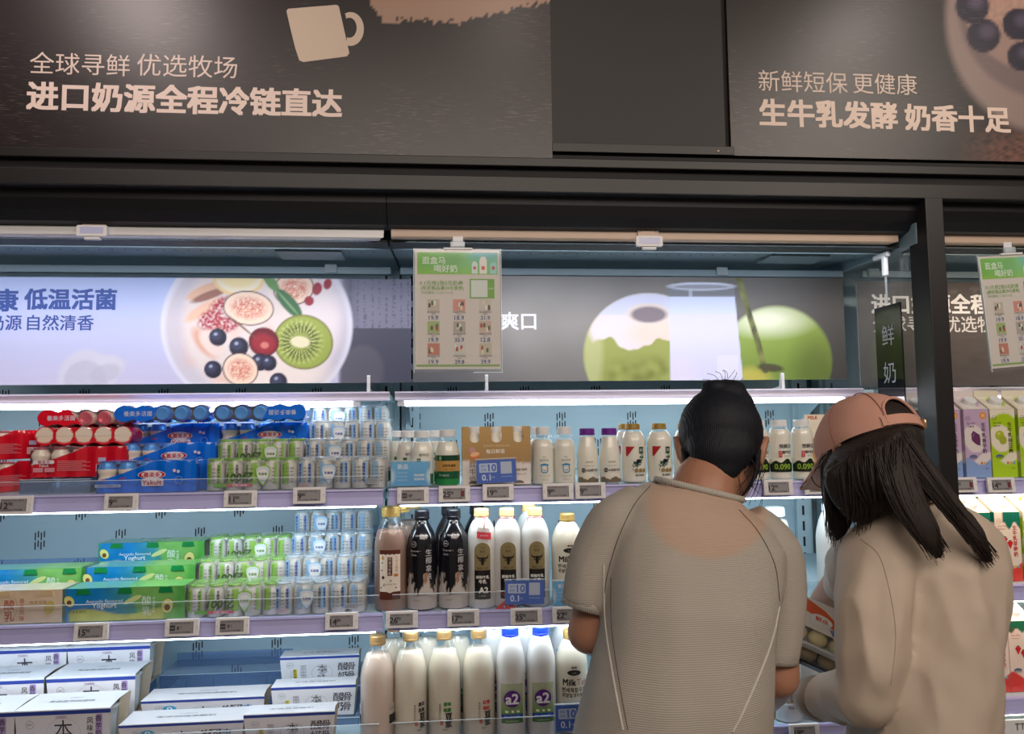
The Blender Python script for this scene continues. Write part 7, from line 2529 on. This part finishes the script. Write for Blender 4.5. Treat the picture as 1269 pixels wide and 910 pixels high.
# ------------------------------------------------------------------ the woman with the bun
F1 = Vector((0.375, 1.20, 0.0))
p1 = thing('person', 'woman with black hair in a bun and grey beige knit top, seen from behind', 'person', F1)
OFF1 = -F1
hc = at(893, 560, 1.385)
HM1 = head_matrix(hc, (0.30, 0.84, -0.52), (0.16, 0.40, 1.0))
elL, wrL = at(730, 783, 1.30), at(782, 806, 1.52)
elR, wrR = at(962, 838, 1.30), at(950, 868, 1.46)
torso = lambda k: [band((703 + k, 1010), (962 - k, 1010), 1.20, 0.125 - k * 0.001), band((720 + k, 910), (950 - k, 910), 1.225, 0.112 - k * 0.001), band((738 + k, 800), (955 - k, 805), 1.245, 0.105 - k * 0.001),
                  band((748 + k, 720), (968 - k, 745), 1.27, 0.108 - k * 0.001), band((770 + k, 665), (956 - k, 700), 1.295, 0.088 - k * 0.001), band((800 + k, 636), (925 - k, 662), 1.308, 0.066 - k * 0.001), band((832, 612), (908, 632), 1.32, 0.045)]
body = [loft(torso(14))]
body += wtube([Vector(at(868, 640, 1.315)), Vector(at(874, 600, 1.335)), hc + Vector((-0.012, -0.02, -0.05))], [0.062, 0.055, 0.054], 18)
body += head_shapes(HM1)
body += ptube([(800, 655, 1.31), (756, 695, 1.30), (730, 783, 1.30)], [0.036, 0.040, 0.036])
body += wtube([elL, elL.lerp(wrL, 0.4), wrL], [0.037, 0.036, 0.025])
body += hand_shapes(wrL, wrL - elL + Vector((0, 0.1, -0.05)), (0.6, 0, -0.5), 1.0, 0.5)
body += ptube([(925, 675, 1.315), (955, 740, 1.31), (964, 838, 1.30)], [0.036, 0.040, 0.036])
body += wtube([elR, elR.lerp(wrR, 0.4), wrR], [0.037, 0.035, 0.025])
body += hand_shapes(wrR, wrR - elR + Vector((0, 0.1, -0.05)), (-0.6, 0, -0.5), 1.0, 0.5, True)
L1 = legs((0.372, 1.205, 0.92), (0.31, 1.17), (0.46, 1.22))
for a in L1:
    body += wtube(a, [0.070, 0.048, 0.036])
v, f = fuse(body, 0.005, 5, 0.5)
finish(p1, 'body', (v, f), SKIN, OFF1)
face_parts(HM1, p1, OFF1)

# knit top with raglan sleeves
top = [loft([band((700, 990), (962, 990), 1.205, 0.135), band((712, 908), (957, 910), 1.225, 0.125), band((726, 850), (959, 855), 1.23, 0.12), band((740, 790), (961, 800), 1.245, 0.117),
             band((746, 735), (967, 755), 1.26, 0.118), band((749, 690), (972, 722), 1.28, 0.116), band((757, 648), (970, 684), 1.295, 0.106), band((771, 618), (951, 652), 1.305, 0.088), band((792, 602), (926, 629), 1.315, 0.070), band((808, 598), (915, 617), 1.32, 0.060)])]
top += ptube([(800, 632, 1.31), (764, 655, 1.305), (741, 705, 1.30), (727, 752, 1.295)], [0.050, 0.056, 0.052, 0.043], ends=False)
top += ptube([(918, 650, 1.315), (950, 688, 1.315), (957, 750, 1.31), (955, 818, 1.30)], [0.050, 0.056, 0.052, 0.044], ends=False)
v, f = fuse(top, 0.006, 6, 0.5)
v = crease(v, f, 0.006, 9, 2.2, 3.0)
v = crease(v, f, 0.003, 22, 6, 8.0)
d = v - EYE
zc = d @ _w
X, Y = IW / 2 + FPX * (d @ _r) / zc, IH / 2 - FPX * (d @ _u) / zc
cols = np.tile(np.array(lin(168, 160, 150)), (len(v), 1))
N = vnormals(v, f)
cols = over(cols, ell(X, Y, 876, 630, 76, 62, 0.16, 9) * (v[:, 1] < 1.33) * 0.75, lin(184, 152, 130))
finish(p1, 'knit_top', (v, f), KNIT, OFF1, cols)
bv = BVHTree.FromPolygons([Vector(q) for q in v], f)


def seams(parent, lines, off):
    for pts, m, r, dashed in lines:
        S = on_cloth(bv, smooth_px(pts), r * 0.3)
        mb = MB()
        if dashed:
            for i in range(0, len(S) - 1, 2):
                mb.add(tube([S[i], S[i + 1]], r, 6), m)
        elif len(S) > 1:
            mb.add(tube(S, r, 6), m)
        o = mb.build('seam', parent)
        o.location = off


def smooth_px(pts):
    return [(q.x, q.y) for q in smooth_path([Vector((a, b, 0)) for a, b in pts], 10)]


seams(p1, [
    ([(806, 602), (786, 626), (766, 668), (752, 716), (748, 752)], SEAM, 0.0007, False),
    ([(916, 632), (940, 660), (960, 700), (966, 745)], SEAM, 0.0009, False),
    ([(748, 700), (750, 770), (760, 840), (772, 905)], PALESEAM, 0.0017, False),
    ([(966, 752), (958, 790), (944, 830), (920, 885), (908, 908)], PALESEAM, 0.0017, False),
    ([(757, 716), (758, 780), (768, 850), (778, 905)], SEAM, 0.0006, False)], OFF1)
# neck band and sleeve cuffs
nb = [np.array(q) for q in band((814, 596), (920, 620), 1.322, 0.058, 40)]
nb = [Vector(q) + Vector((0, 0, 0.002)) for q in nb]
o = MB().add(tube(nb + nb[:2], 0.0062, 8), RIBK, smooth=True).build('neck_band', p1)
o.location = OFF1
for pts, r in (([(730, 742, 1.296), (727, 755, 1.295)], 0.0445), ([(955, 806, 1.302), (955, 820, 1.30)], 0.0455)):
    o = MB().add(tube([at(*q) for q in pts], r, 24), RIBK, smooth=True).build('cuff', p1)
    o.location = OFF1
# hair drawn up to a bun
IM = lambda c: (HM1 @ Vector(c))[:]
RR = HM1.to_3x3().to_4x4()
bun = at(899, 490, 1.372)
hs = [sphere(IM((0, -0.020, 0.028)), (0.0765, 0.092, 0.083), 28, 18, RR), sphere(IM((0, -0.055, -0.018)), (0.058, 0.045, 0.058), 24, 14, RR), sphere(IM((0, -0.054, -0.052)), (0.038, 0.028, 0.034), 20, 12, RR),
      sphere(bun, (0.040, 0.040, 0.030), 24, 14), sphere(bun + Vector((0.0, 0.0, -0.016)), (0.052, 0.050, 0.028), 24, 12), sphere(bun + Vector((-0.018, 0, 0.019)), (0.026, 0.030, 0.010), 16, 10), sphere(bun + Vector((0.010, 0, 0.018)), (0.024, 0.030, 0.010), 16, 10)]
v, f = fuse(hs, 0.004, 8, 0.5)
N = vnormals(v, f)
c0 = np.array(bun)
rel = v - c0
ang = np.arctan2(rel[:, 0], -rel[:, 2])
v = v + N * (0.0003 * np.sin(ang * 60 + rel[:, 1] * 30) + 0.0003 * np.sin(ang * 140))[:, None]
hr = MB().add((v, f), HAIR1, smooth=True)
rr = random.Random(4)
for k in range(46):
    if k < 26:      # loose strands at the nape
        s0 = HM1 @ Vector((rr.uniform(-0.062, 0.062), -0.075 + 0.02 * abs(rr.gauss(0, 1)), rr.uniform(-0.06, -0.03)))
        e = s0 + Vector((rr.uniform(-0.03, 0.03), rr.uniform(-0.004, 0.012), rr.uniform(-0.06, -0.025)))
        mid = s0.lerp(e, 0.5) + Vector((rr.uniform(-0.01, 0.01), -0.008, 0))
    elif k < 36:    # beside the right cheek
        s0 = HM1 @ Vector((0.066, rr.uniform(-0.03, 0.02), rr.uniform(-0.03, 0.02)))
        e = s0 + Vector((rr.uniform(-0.028, -0.004), rr.uniform(0.0, 0.01), rr.uniform(-0.12, -0.07)))
        mid = s0.lerp(e, 0.5) + Vector((0.008, -0.004, 0))
    else:           # flyaways on the bun
        a = rr.uniform(0.3, PI - 0.3)
        s0 = bun + Vector((0.03 * math.cos(a), -0.01, 0.03 * math.sin(a)))
        e = s0 + Vector((0.022 * math.cos(a) + rr.uniform(-0.012, 0.012), rr.uniform(-0.01, 0.01), 0.016 * math.sin(a)))
        mid = s0.lerp(e, 0.5) + Vector((0.003, 0, 0.003))
    hr.add(tube(smooth_path([s0, mid, e], 4), 0.0005, 5), HAIR1)
for s in (-1, 1):
    for k in range(5):
        a0 = HM1 @ Vector((s * 0.066, -0.02 + 0.008 * k, 0.0))
        a1 = HM1 @ Vector((s * 0.060, -0.04 + 0.008 * k, -0.05))
        a2 = HM1 @ Vector((s * (0.050 - 0.004 * k), -0.050 + 0.01 * k, -0.095))
        hr.add(tube(smooth_path([a0, a1, a2], 4), [0.006] * 4 + [0.0045] * 3 + [0.002] * 2 if False else np.linspace(0.006, 0.0012, 9), 6), HAIR1, smooth=True)
o = hr.build('hair', p1)
o.location = OFF1


def trousers(parent, L, off, m, pelvis):
    sh = [sphere(pelvis, (0.135, 0.100, 0.12), 24, 14)]
    for a in L:
        sh += wtube([a[0] + Vector((0, 0, 0.02)), a[1], a[2]], [0.084, 0.070, 0.060])
    v, f = fuse(sh, 0.008, 6)
    v = crease(v, f, 0.006, 10, 6, 2.0)
    finish(parent, 'trousers', (v, f), m, off)
    for a in L:
        ft = a[2]
        s = [sphere((ft.x, ft.y - 0.02, 0.045), (0.042, 0.055, 0.045), 18, 10), sphere((ft.x, ft.y + 0.09, 0.035), (0.045, 0.085, 0.034), 18, 10), (span(ft.x - 0.042, ft.x + 0.042, ft.y - 0.06, ft.y + 0.15, 0.0, 0.022, 0.006))]
        v, f = fuse(s, 0.006, 3)
        v[:, 2] = np.maximum(v[:, 2], 0.001)
        finish(parent, 'shoe', (v, f), SHOE, off)


trousers(p1, L1, OFF1, PANT, (0.372, 1.205, 0.92))

# ------------------------------------------------------------------ the woman in the cap
F2_ = Vector((0.83, 1.27, 0.0))
p2 = thing('person', 'woman with long dark hair, pink cap and cream jacket holding clear food trays', 'person', F2_)
OFF2 = -F2_
hc2 = at(1078, 570, 1.38)
FD = Vector((-0.30, 0.84, -0.36))
HM2 = head_matrix(hc2, FD, (-0.02, 0.28, 1.0))
elA, wrA = at(1070, 862, 1.26), at(1006, 866, 1.46)
shB, elB, wrB = at(1075, 690, 1.47), Vector((0.855, 1.67, 1.15)), Vector((0.81, 1.69, 1.075))
jrings = [((1048, 1010), (1254, 1010), 1.29, 0.135), ((1052, 910), (1250, 912), 1.30, 0.13), ((1056, 850), (1252, 850), 1.31, 0.128), ((1058, 790), (1255, 790), 1.325, 0.128), ((1054, 740), (1257, 738), 1.34, 0.128),
          ((1052, 704), (1254, 694), 1.352, 0.122), ((1060, 672), (1241, 660), 1.362, 0.106), ((1080, 646), (1212, 634), 1.372, 0.086), ((1096, 628), (1172, 612), 1.38, 0.064), ((1100, 616), (1160, 602), 1.385, 0.056)]
body = [loft([band((a[0] + 12, a[1]), (b[0] - 12, b[1]), y, max(r - 0.015, 0.03)) for a, b, y, r in jrings[:-1]])]
body += wtube([Vector(at(1122, 640, 1.375)), Vector(at(1106, 606, 1.38)), hc2 + Vector((0.02, -0.02, -0.03))], [0.058, 0.052, 0.052], 18)
body += head_shapes(HM2)
body += ptube([(1095, 690, 1.30), (1080, 760, 1.27), (1070, 862, 1.26)], [0.046, 0.040, 0.030])
body += wtube([elA, elA.lerp(wrA, 0.45), wrA], [0.030, 0.030, 0.023])
body += hand_shapes(wrA, (-0.02, 0.30, -0.06), (0.5, 0.0, 1.0), 1.0, 0.25)
body += wtube([shB, elB, wrB], [0.045, 0.037, 0.025])
body += hand_shapes(wrB, (-0.16, -0.12, -0.03), (0.0, -0.6, 0.5), 1.0, 0.55, True)
L2 = legs((0.828, 1.295, 0.92), (0.76, 1.26), (0.90, 1.29))
for a in L2:
    body += wtube(a, [0.070, 0.048, 0.036])
v, f = fuse(body, 0.005, 5, 0.5)
finish(p2, 'body', (v, f), SKIN, OFF2)
face_parts(HM2, p2, OFF2)

jk = [loft([band(a, b, y, r) for a, b, y, r in jrings])]
jk += ptube([(1112, 668, 1.33), (1094, 700, 1.30), (1082, 755, 1.275), (1078, 812, 1.26), (1072, 858, 1.262)], [0.058, 0.066, 0.062, 0.057, 0.048])
jk += wtube([elA, elA.lerp(wrA, 0.4), wrA + (elA - wrA).normalized() * 0.02], [0.048, 0.042, 0.034], ends=False)
jk += wtube([at(1110, 668, 1.42), shB, at(1050, 722, 1.585), at(1044, 736, 1.64)], [0.058, 0.056, 0.046, 0.043], ends=False)
v, f = fuse(jk, 0.006, 6, 0.5)
v = crease(v, f, 0.016, 9, 1.8, 1.0)
v = crease(v, f, 0.009, 15, 3.2, 5.0, True)
v = crease(v, f, 0.004, 30, 18, 7.0)
finish(p2, 'jacket', (v, f), JACK, OFF2)
bv = BVHTree.FromPolygons([Vector(q) for q in v], f)
JSEAM = mat('jacket_seam', lin(170, 152, 134), 0.8)
seams(p2, [([(1066, 668), (1090, 690), (1104, 740), (1110, 790), (1104, 850)], JSEAM, 0.0007, False)], OFF2)
# collar, rolled cuff
ct = [Vector(q) for q in band((1098, 622), (1166, 606), 1.382, 0.062, 36)]
mb = MB()
prof = [(-0.006, 0.0), (0.006, -0.004), (0.013, -0.020), (0.008, -0.021), (0.002, -0.006), (-0.004, 0.002)]
cc = sum(ct, Vector()) / len(ct)
mb.add(loft([np.array([(q + (q - cc).normalized() * a + Vector((0, 0, 0.018 + b)))[:] for q in ct]) for a, b in prof], cap=False), JACK, smooth=True)
o = mb.build('collar', p2)
o.location = OFF2
dw = (wrA - elA).normalized()
o = MB().add(tube([wrA - dw * 0.045, wrA - dw * 0.03, wrA - dw * 0.004], [0.039, 0.0405, 0.038], 26), mat('cuff_lining', lin(172, 156, 142), 0.8), smooth=True).build('cuff', p2)
o.location = OFF2

# long hair
CR = (0.0865, 0.1015, 0.094)
CM = HM2 @ T3(0, -0.008, 0.030, rx=math.radians(-4))
CMI = np.array(CM.inverted())


def tuck(v):
    """keeps hair inside the cap"""
    q = (v @ CMI[:3, :3].T + CMI[:3, 3]) / np.array(CR)
    rad = np.linalg.norm(q, axis=1)
    t = np.arcsin(np.clip(q[:, 2] / np.maximum(rad, 1e-6), -1, 1))
    lim = np.interp(t, [-0.40, -0.13], [1.5, 0.955])
    k = np.where(t > -0.40, np.minimum(1.0, lim / np.maximum(rad, 1e-6)), 1.0)
    q = q * k[:, None] * np.array(CR)
    A = np.array(CM)
    return q @ A[:3, :3].T + A[:3, 3]


hs = [sphere((HM2 @ Vector((0, -0.016, 0.026)))[:], (0.079, 0.094, 0.086), 28, 18, HM2.to_3x3().to_4x4()), sphere((HM2 @ Vector((0, -0.055, -0.045)))[:], (0.062, 0.050, 0.070), 24, 14, HM2.to_3x3().to_4x4())]


def lock(pts, widths, flat=0.45):
    """px, py, Y and half width in photo pixels"""
    P = [at(*p) for p in pts]
    S = smooth_path(P, 6)
    rad = [w_ * p[2] / FPX for w_, p in zip(widths, pts)]
    R = np.interp(np.linspace(0, len(P) - 1, len(S)), range(len(P)), rad)
    return tube(S, R, 18, flat=((0, 1, 0), flat))


locks = [
    lock([(1072, 515, 1.385), (1068, 560, 1.318), (1068, 600, 1.296), (1074, 626, 1.296), (1082, 638, 1.30)], [20, 44, 50, 34, 14]),
    lock([(1040, 530, 1.40), (1034, 560, 1.385), (1032, 600, 1.375), (1034, 640, 1.37), (1034, 662, 1.365)], [12, 18, 17, 12, 3]),
    lock([(1058, 515, 1.39), (1046, 560, 1.335), (1043, 592, 1.335), (1041, 630, 1.34), (1040, 655, 1.345), (1036, 672, 1.348)], [16, 26, 26, 22, 14, 3]),
    lock([(1066, 515, 1.385), (1062, 556, 1.308), (1064, 592, 1.30), (1066, 625, 1.30), (1066, 650, 1.31)], [24, 38, 40, 30, 6]),
    lock([(1084, 515, 1.385), (1088, 550, 1.292), (1090, 587, 1.275), (1092, 615, 1.28), (1096, 632, 1.285)], [26, 42, 44, 32, 10]),
    lock([(1092, 515, 1.38), (1100, 550, 1.285), (1111, 590, 1.258), (1128, 628, 1.235), (1148, 660, 1.222), (1166, 692, 1.22)], [20, 28, 30, 24, 20, 7]),
    lock([(1096, 515, 1.38), (1114, 542, 1.298), (1147, 588, 1.258), (1182, 632, 1.238), (1208, 664, 1.228), (1226, 698, 1.226)], [14, 18, 19, 16, 16, 8]),
]
v, f = fuse(hs + locks, 0.004, 14, 0.5)
N = vnormals(v, f)
ph = v[:, 0] * 420 + v[:, 2] * 120
v = v + N * (0.0005 * np.sin(ph) + 0.0004 * np.sin(ph * 2.3 + v[:, 1] * 200))[:, None]
hr = MB().add((tuck(v), f), HAIR2, smooth=True)
rr = random.Random(9)
ends = [((1028, 545, 1.375), (1030, 610, 1.37), (1032, 668, 1.36), 12), ((1040, 548, 1.315), (1038, 615, 1.318), (1036, 674, 1.343), 18), ((1062, 545, 1.27), (1066, 615, 1.258), (1064, 656, 1.285), 28), ((1088, 545, 1.255), (1090, 600, 1.243), (1094, 634, 1.26), 40),
        ((1098, 545, 1.262), (1124, 625, 1.226), (1162, 694, 1.212), 24), ((1108, 540, 1.275), (1166, 614, 1.236), (1227, 700, 1.218), 16)]
for a, b, c, w_ in ends:
    for k in range(60):
        q = rr.uniform(-1, 1)
        j = lambda s: rr.uniform(-s, s)
        P = [at(a[0] + q * w_ + j(2), a[1] + j(6), a[2]), at(b[0] + q * w_ * 0.8 + j(3), b[1], b[2] + j(0.006)), at(c[0] + q * w_ * 0.55 + j(4), c[1] - abs(q) * 12 + j(10), c[2] + j(0.006))]
        S = smooth_path(P, 6)
        hr.add(tube(S, np.linspace(0.0016, 0.0004, len(S)), 5), HAIR2, smooth=True)
hr.v = [tuck(q) for q in hr.v]
o = hr.build('hair', p2)
o.location = OFF2

# cap: crown with the gap above the strap, visor, button
cap = MB()

def crown(t, p, k=1.0):
    r = 1.0 + 0.012 * math.cos(6 * p) * math.cos(t) * (t > 0.2)
    return CM @ Vector((CR[0] * k * r * math.cos(t) * math.sin(p), CR[1] * k * r * math.cos(t) * math.cos(p), CR[2] * k * math.sin(t)))


for k in (1.0, 0.975):
    NP, NT = 72, 26
    V, F = [], []
    for j in range(NT + 1):
        t = -0.10 + (PI / 2 + 0.10) * j / NT
        for i in range(NP):
            V.append(crown(min(t, PI / 2 - 0.01), 2 * PI * i / NP, k)[:])
    for j in range(NT):
        t = -0.10 + (PI / 2 + 0.10) * (j + 0.5) / NT
        for i in range(NP):
            p = 2 * PI * (i + 0.5) / NP
            dp = abs((p - PI + PI) % (2 * PI) - PI)
            if 0.10 < t < 0.10 + 0.46 * math.sqrt(max(0.0, 1 - (dp / 0.52) ** 2)):
                continue
            F.append([j * NP + i, j * NP + (i + 1) % NP, (j + 1) * NP + (i + 1) % NP, (j + 1) * NP + i])
    V = crease(np.array(V), F, 0.0035, 22, 22, 6.0)
    cap.add((V, F), CAPM, smooth=True, flip=k < 1)
cb = cap.build('cap', p2)
cb.location = OFF2
mb = MB()
for i in range(6):
    p = 2 * PI * i / 6 + PI / 6
    mb.add(tube([crown(t, p, 1.012) for t in np.linspace(-0.05, 1.5, 14)], 0.0010, 6), CAPS)
mb.add(sphere(crown(PI / 2 - 0.01, 0, 1.02), (0.007, 0.007, 0.005), 12, 8), CAPM, smooth=True)
# bound edge of the opening
edge = []
for dp in np.linspace(-0.52, 0.52, 21):
    edge.append(crown(0.10 + 0.46 * math.sqrt(max(0.0, 1 - (dp / 0.52) ** 2)), PI + dp, 1.006))
mb.add(tube(edge, 0.0030, 8), CAPM, smooth=True)
mb.build('stitching', cb)
# strap and buckle
mb = MB()
V, F = grid(24, 2, lambda a, b: (a, b, 0 * a))
V = np.array([crown(-0.09 + 0.20 * q[1], PI - 0.62 + 1.24 * q[0], 1.02)[:] for q in V])
mb.add((V, F), CAPM, smooth=True)
mb.build('strap', cb)
q = crown(0.01, PI - 0.62 if (crown(0, PI - 0.62).x > crown(0, PI + 0.62).x) else PI + 0.62, 1.04)
MB().add(sphere(q, (0.004, 0.006, 0.011), 10, 8), BRASS).build('buckle', cb)
# visor
mb = MB()
rows = []
for lay in (0.0, -0.0035):
    V, F = grid(22, 8, lambda a, b: (a, b, 0 * a))
    P = []
    for a, b, _ in V:
        p = (a - 0.5) * 2 * 1.15
        base = Vector((CR[0] * 1.0 * math.sin(p), CR[1] * 1.0 * math.cos(p), 0))
        out = 0.072 * b * math.cos(p * 0.92) ** 0.7
        P.append((CM @ (base + Vector((0.10 * out * math.sin(p), out, -0.004 + lay - 0.55 * out * abs(math.sin(p)) ** 1.6 - 0.22 * out)))) [:])
    mb.add((np.array(P), F), CAPM if lay == 0 else mat('visor_lining', lin(226, 196, 184), 0.8), smooth=True, flip=lay == 0)
mb.build('visor', cb)
# glasses
g = MB()
GM = mat('spectacle_frame', lin(120, 84, 60), 0.25, metal=0.4)
for s in (-1, 1):
    pts = [HM2 @ Vector((s * 0.034 + 0.024 * math.cos(a), 0.094, -0.006 + 0.020 * math.sin(a))) for a in np.linspace(0, 2 * PI, 25)]
    g.add(tube(pts, 0.0014, 6), GM)
    g.add(tube([HM2 @ Vector((s * 0.058, 0.094, 0.0)), HM2 @ Vector((s * 0.074, 0.060, 0.002)), HM2 @ Vector((s * 0.077, 0.0, 0.002))], 0.0016, 6), GM)
g.add(tube([HM2 @ Vector((-0.010, 0.095, 0.0)), HM2 @ Vector((0.010, 0.095, 0.0))], 0.0014, 6), GM)
o = g.build('glasses', p2)
o.location = OFF2
trousers(p2, L2, OFF2, PANT2, (0.828, 1.295, 0.92))


# ------------------------------------------------------------------ food trays in her hands
def food_tray(loc, rot, label, base_m, ball, lab):
    t = thing('food_tray', label, 'food tray', loc, rot, 'food trays in hand')
    L_, W_, H_ = 0.19, 0.125, 0.020
    rr_ = lambda k, z: np.array([(x, y, z) for x, y in rrect_pts(-L_ / 2 * k, L_ / 2 * k, -W_ / 2 * k, W_ / 2 * k, 0.018 * k)])
    MB().add(loft([rr_(0.86, 0.0), rr_(0.98, H_), rr_(1.04, H_), rr_(1.04, H_ + 0.003), rr_(0.97, H_ + 0.003), rr_(0.85, 0.002)], cap=True), base_m, smooth=False).build('base', t)
    MB().add(loft([rr_(1.03, H_ + 0.0035), rr_(0.97, H_ + 0.005), rr_(0.90, H_ + 0.022), rr_(0.86, H_ + 0.0225)]), clear_mat('tray_lid', (0.97, 0.98, 0.98), haze=0.06)).build('lid', t)
    b0 = None
    for j in range(3):
        for i in range(4):
            if b0 is None:
                b0 = b = MB().add(sphere((0, 0, 0), (0.0195, 0.018, 0.0165), 16, 10), ball, smooth=True).build('dumpling', t)
            else:
                b = dup(b0, t)
            b.location = (-0.062 + 0.0415 * i, -0.038 + 0.038 * j, 0.020)
            b.rotation_euler = (0, 0, 0.4 * i + j)
    if lab:
        mb = MB().add(span(-0.095, 0.02, -0.042, 0.040, H_ + 0.0228, H_ + 0.0232), PRINTG, lin(236, 230, 222))
        T = T3(-0.035, 0, H_ + 0.0236, rx=-PI / 2)
        mb.add(poly2([(-0.06, 0.005), (-0.03, 0.040), (0.02, 0.020), (0.055, -0.012), (0.05, -0.030), (0.0, -0.004)][::-1], 0), PRINTG, lin(226, 96, 50), T=T)
        mb.add(poly2(ellipse_pts(0.012, -0.010, 0.022, 0.014, 22), -0.0004), PRINTG, lin(240, 238, 236), T=T)
        mb.add(poly2([(0.028, -0.026), (0.055, -0.016), (0.055, -0.036), (0.034, -0.040)], -0.0003), PRINTG, lin(110, 130, 170), T=T)
        mb.text('鲜点', PRINTG, lin(226, 96, 50), 0.012, -0.010, w=0.026, T=T, bold=0.02, y=-0.0008)
        mb.build('label', t)
    return t


DOUGH = mat('pale_yellow_dough', lin(236, 216, 160), 0.45, sss=0.2)
BUN = mat('tan_dumpling', lin(176, 150, 104), 0.5, sss=0.1)
tr = (math.radians(-2 + 36), math.radians(24), math.radians(-14))
q = at(1020, 788, 1.53)
food_tray(q, tr, 'white food tray with yellow dumplings and orange label, held on top', mat('white_tray', lin(232, 232, 230), 0.35), DOUGH, True)
from mathutils import Euler
dn = Euler(tr).to_matrix() @ Vector((0, 0, -0.046))
food_tray(q + dn, tr, 'black food tray with tan dumplings held under the white tray', mat('black_tray', lin(26, 24, 26), 0.3), BUN, False)
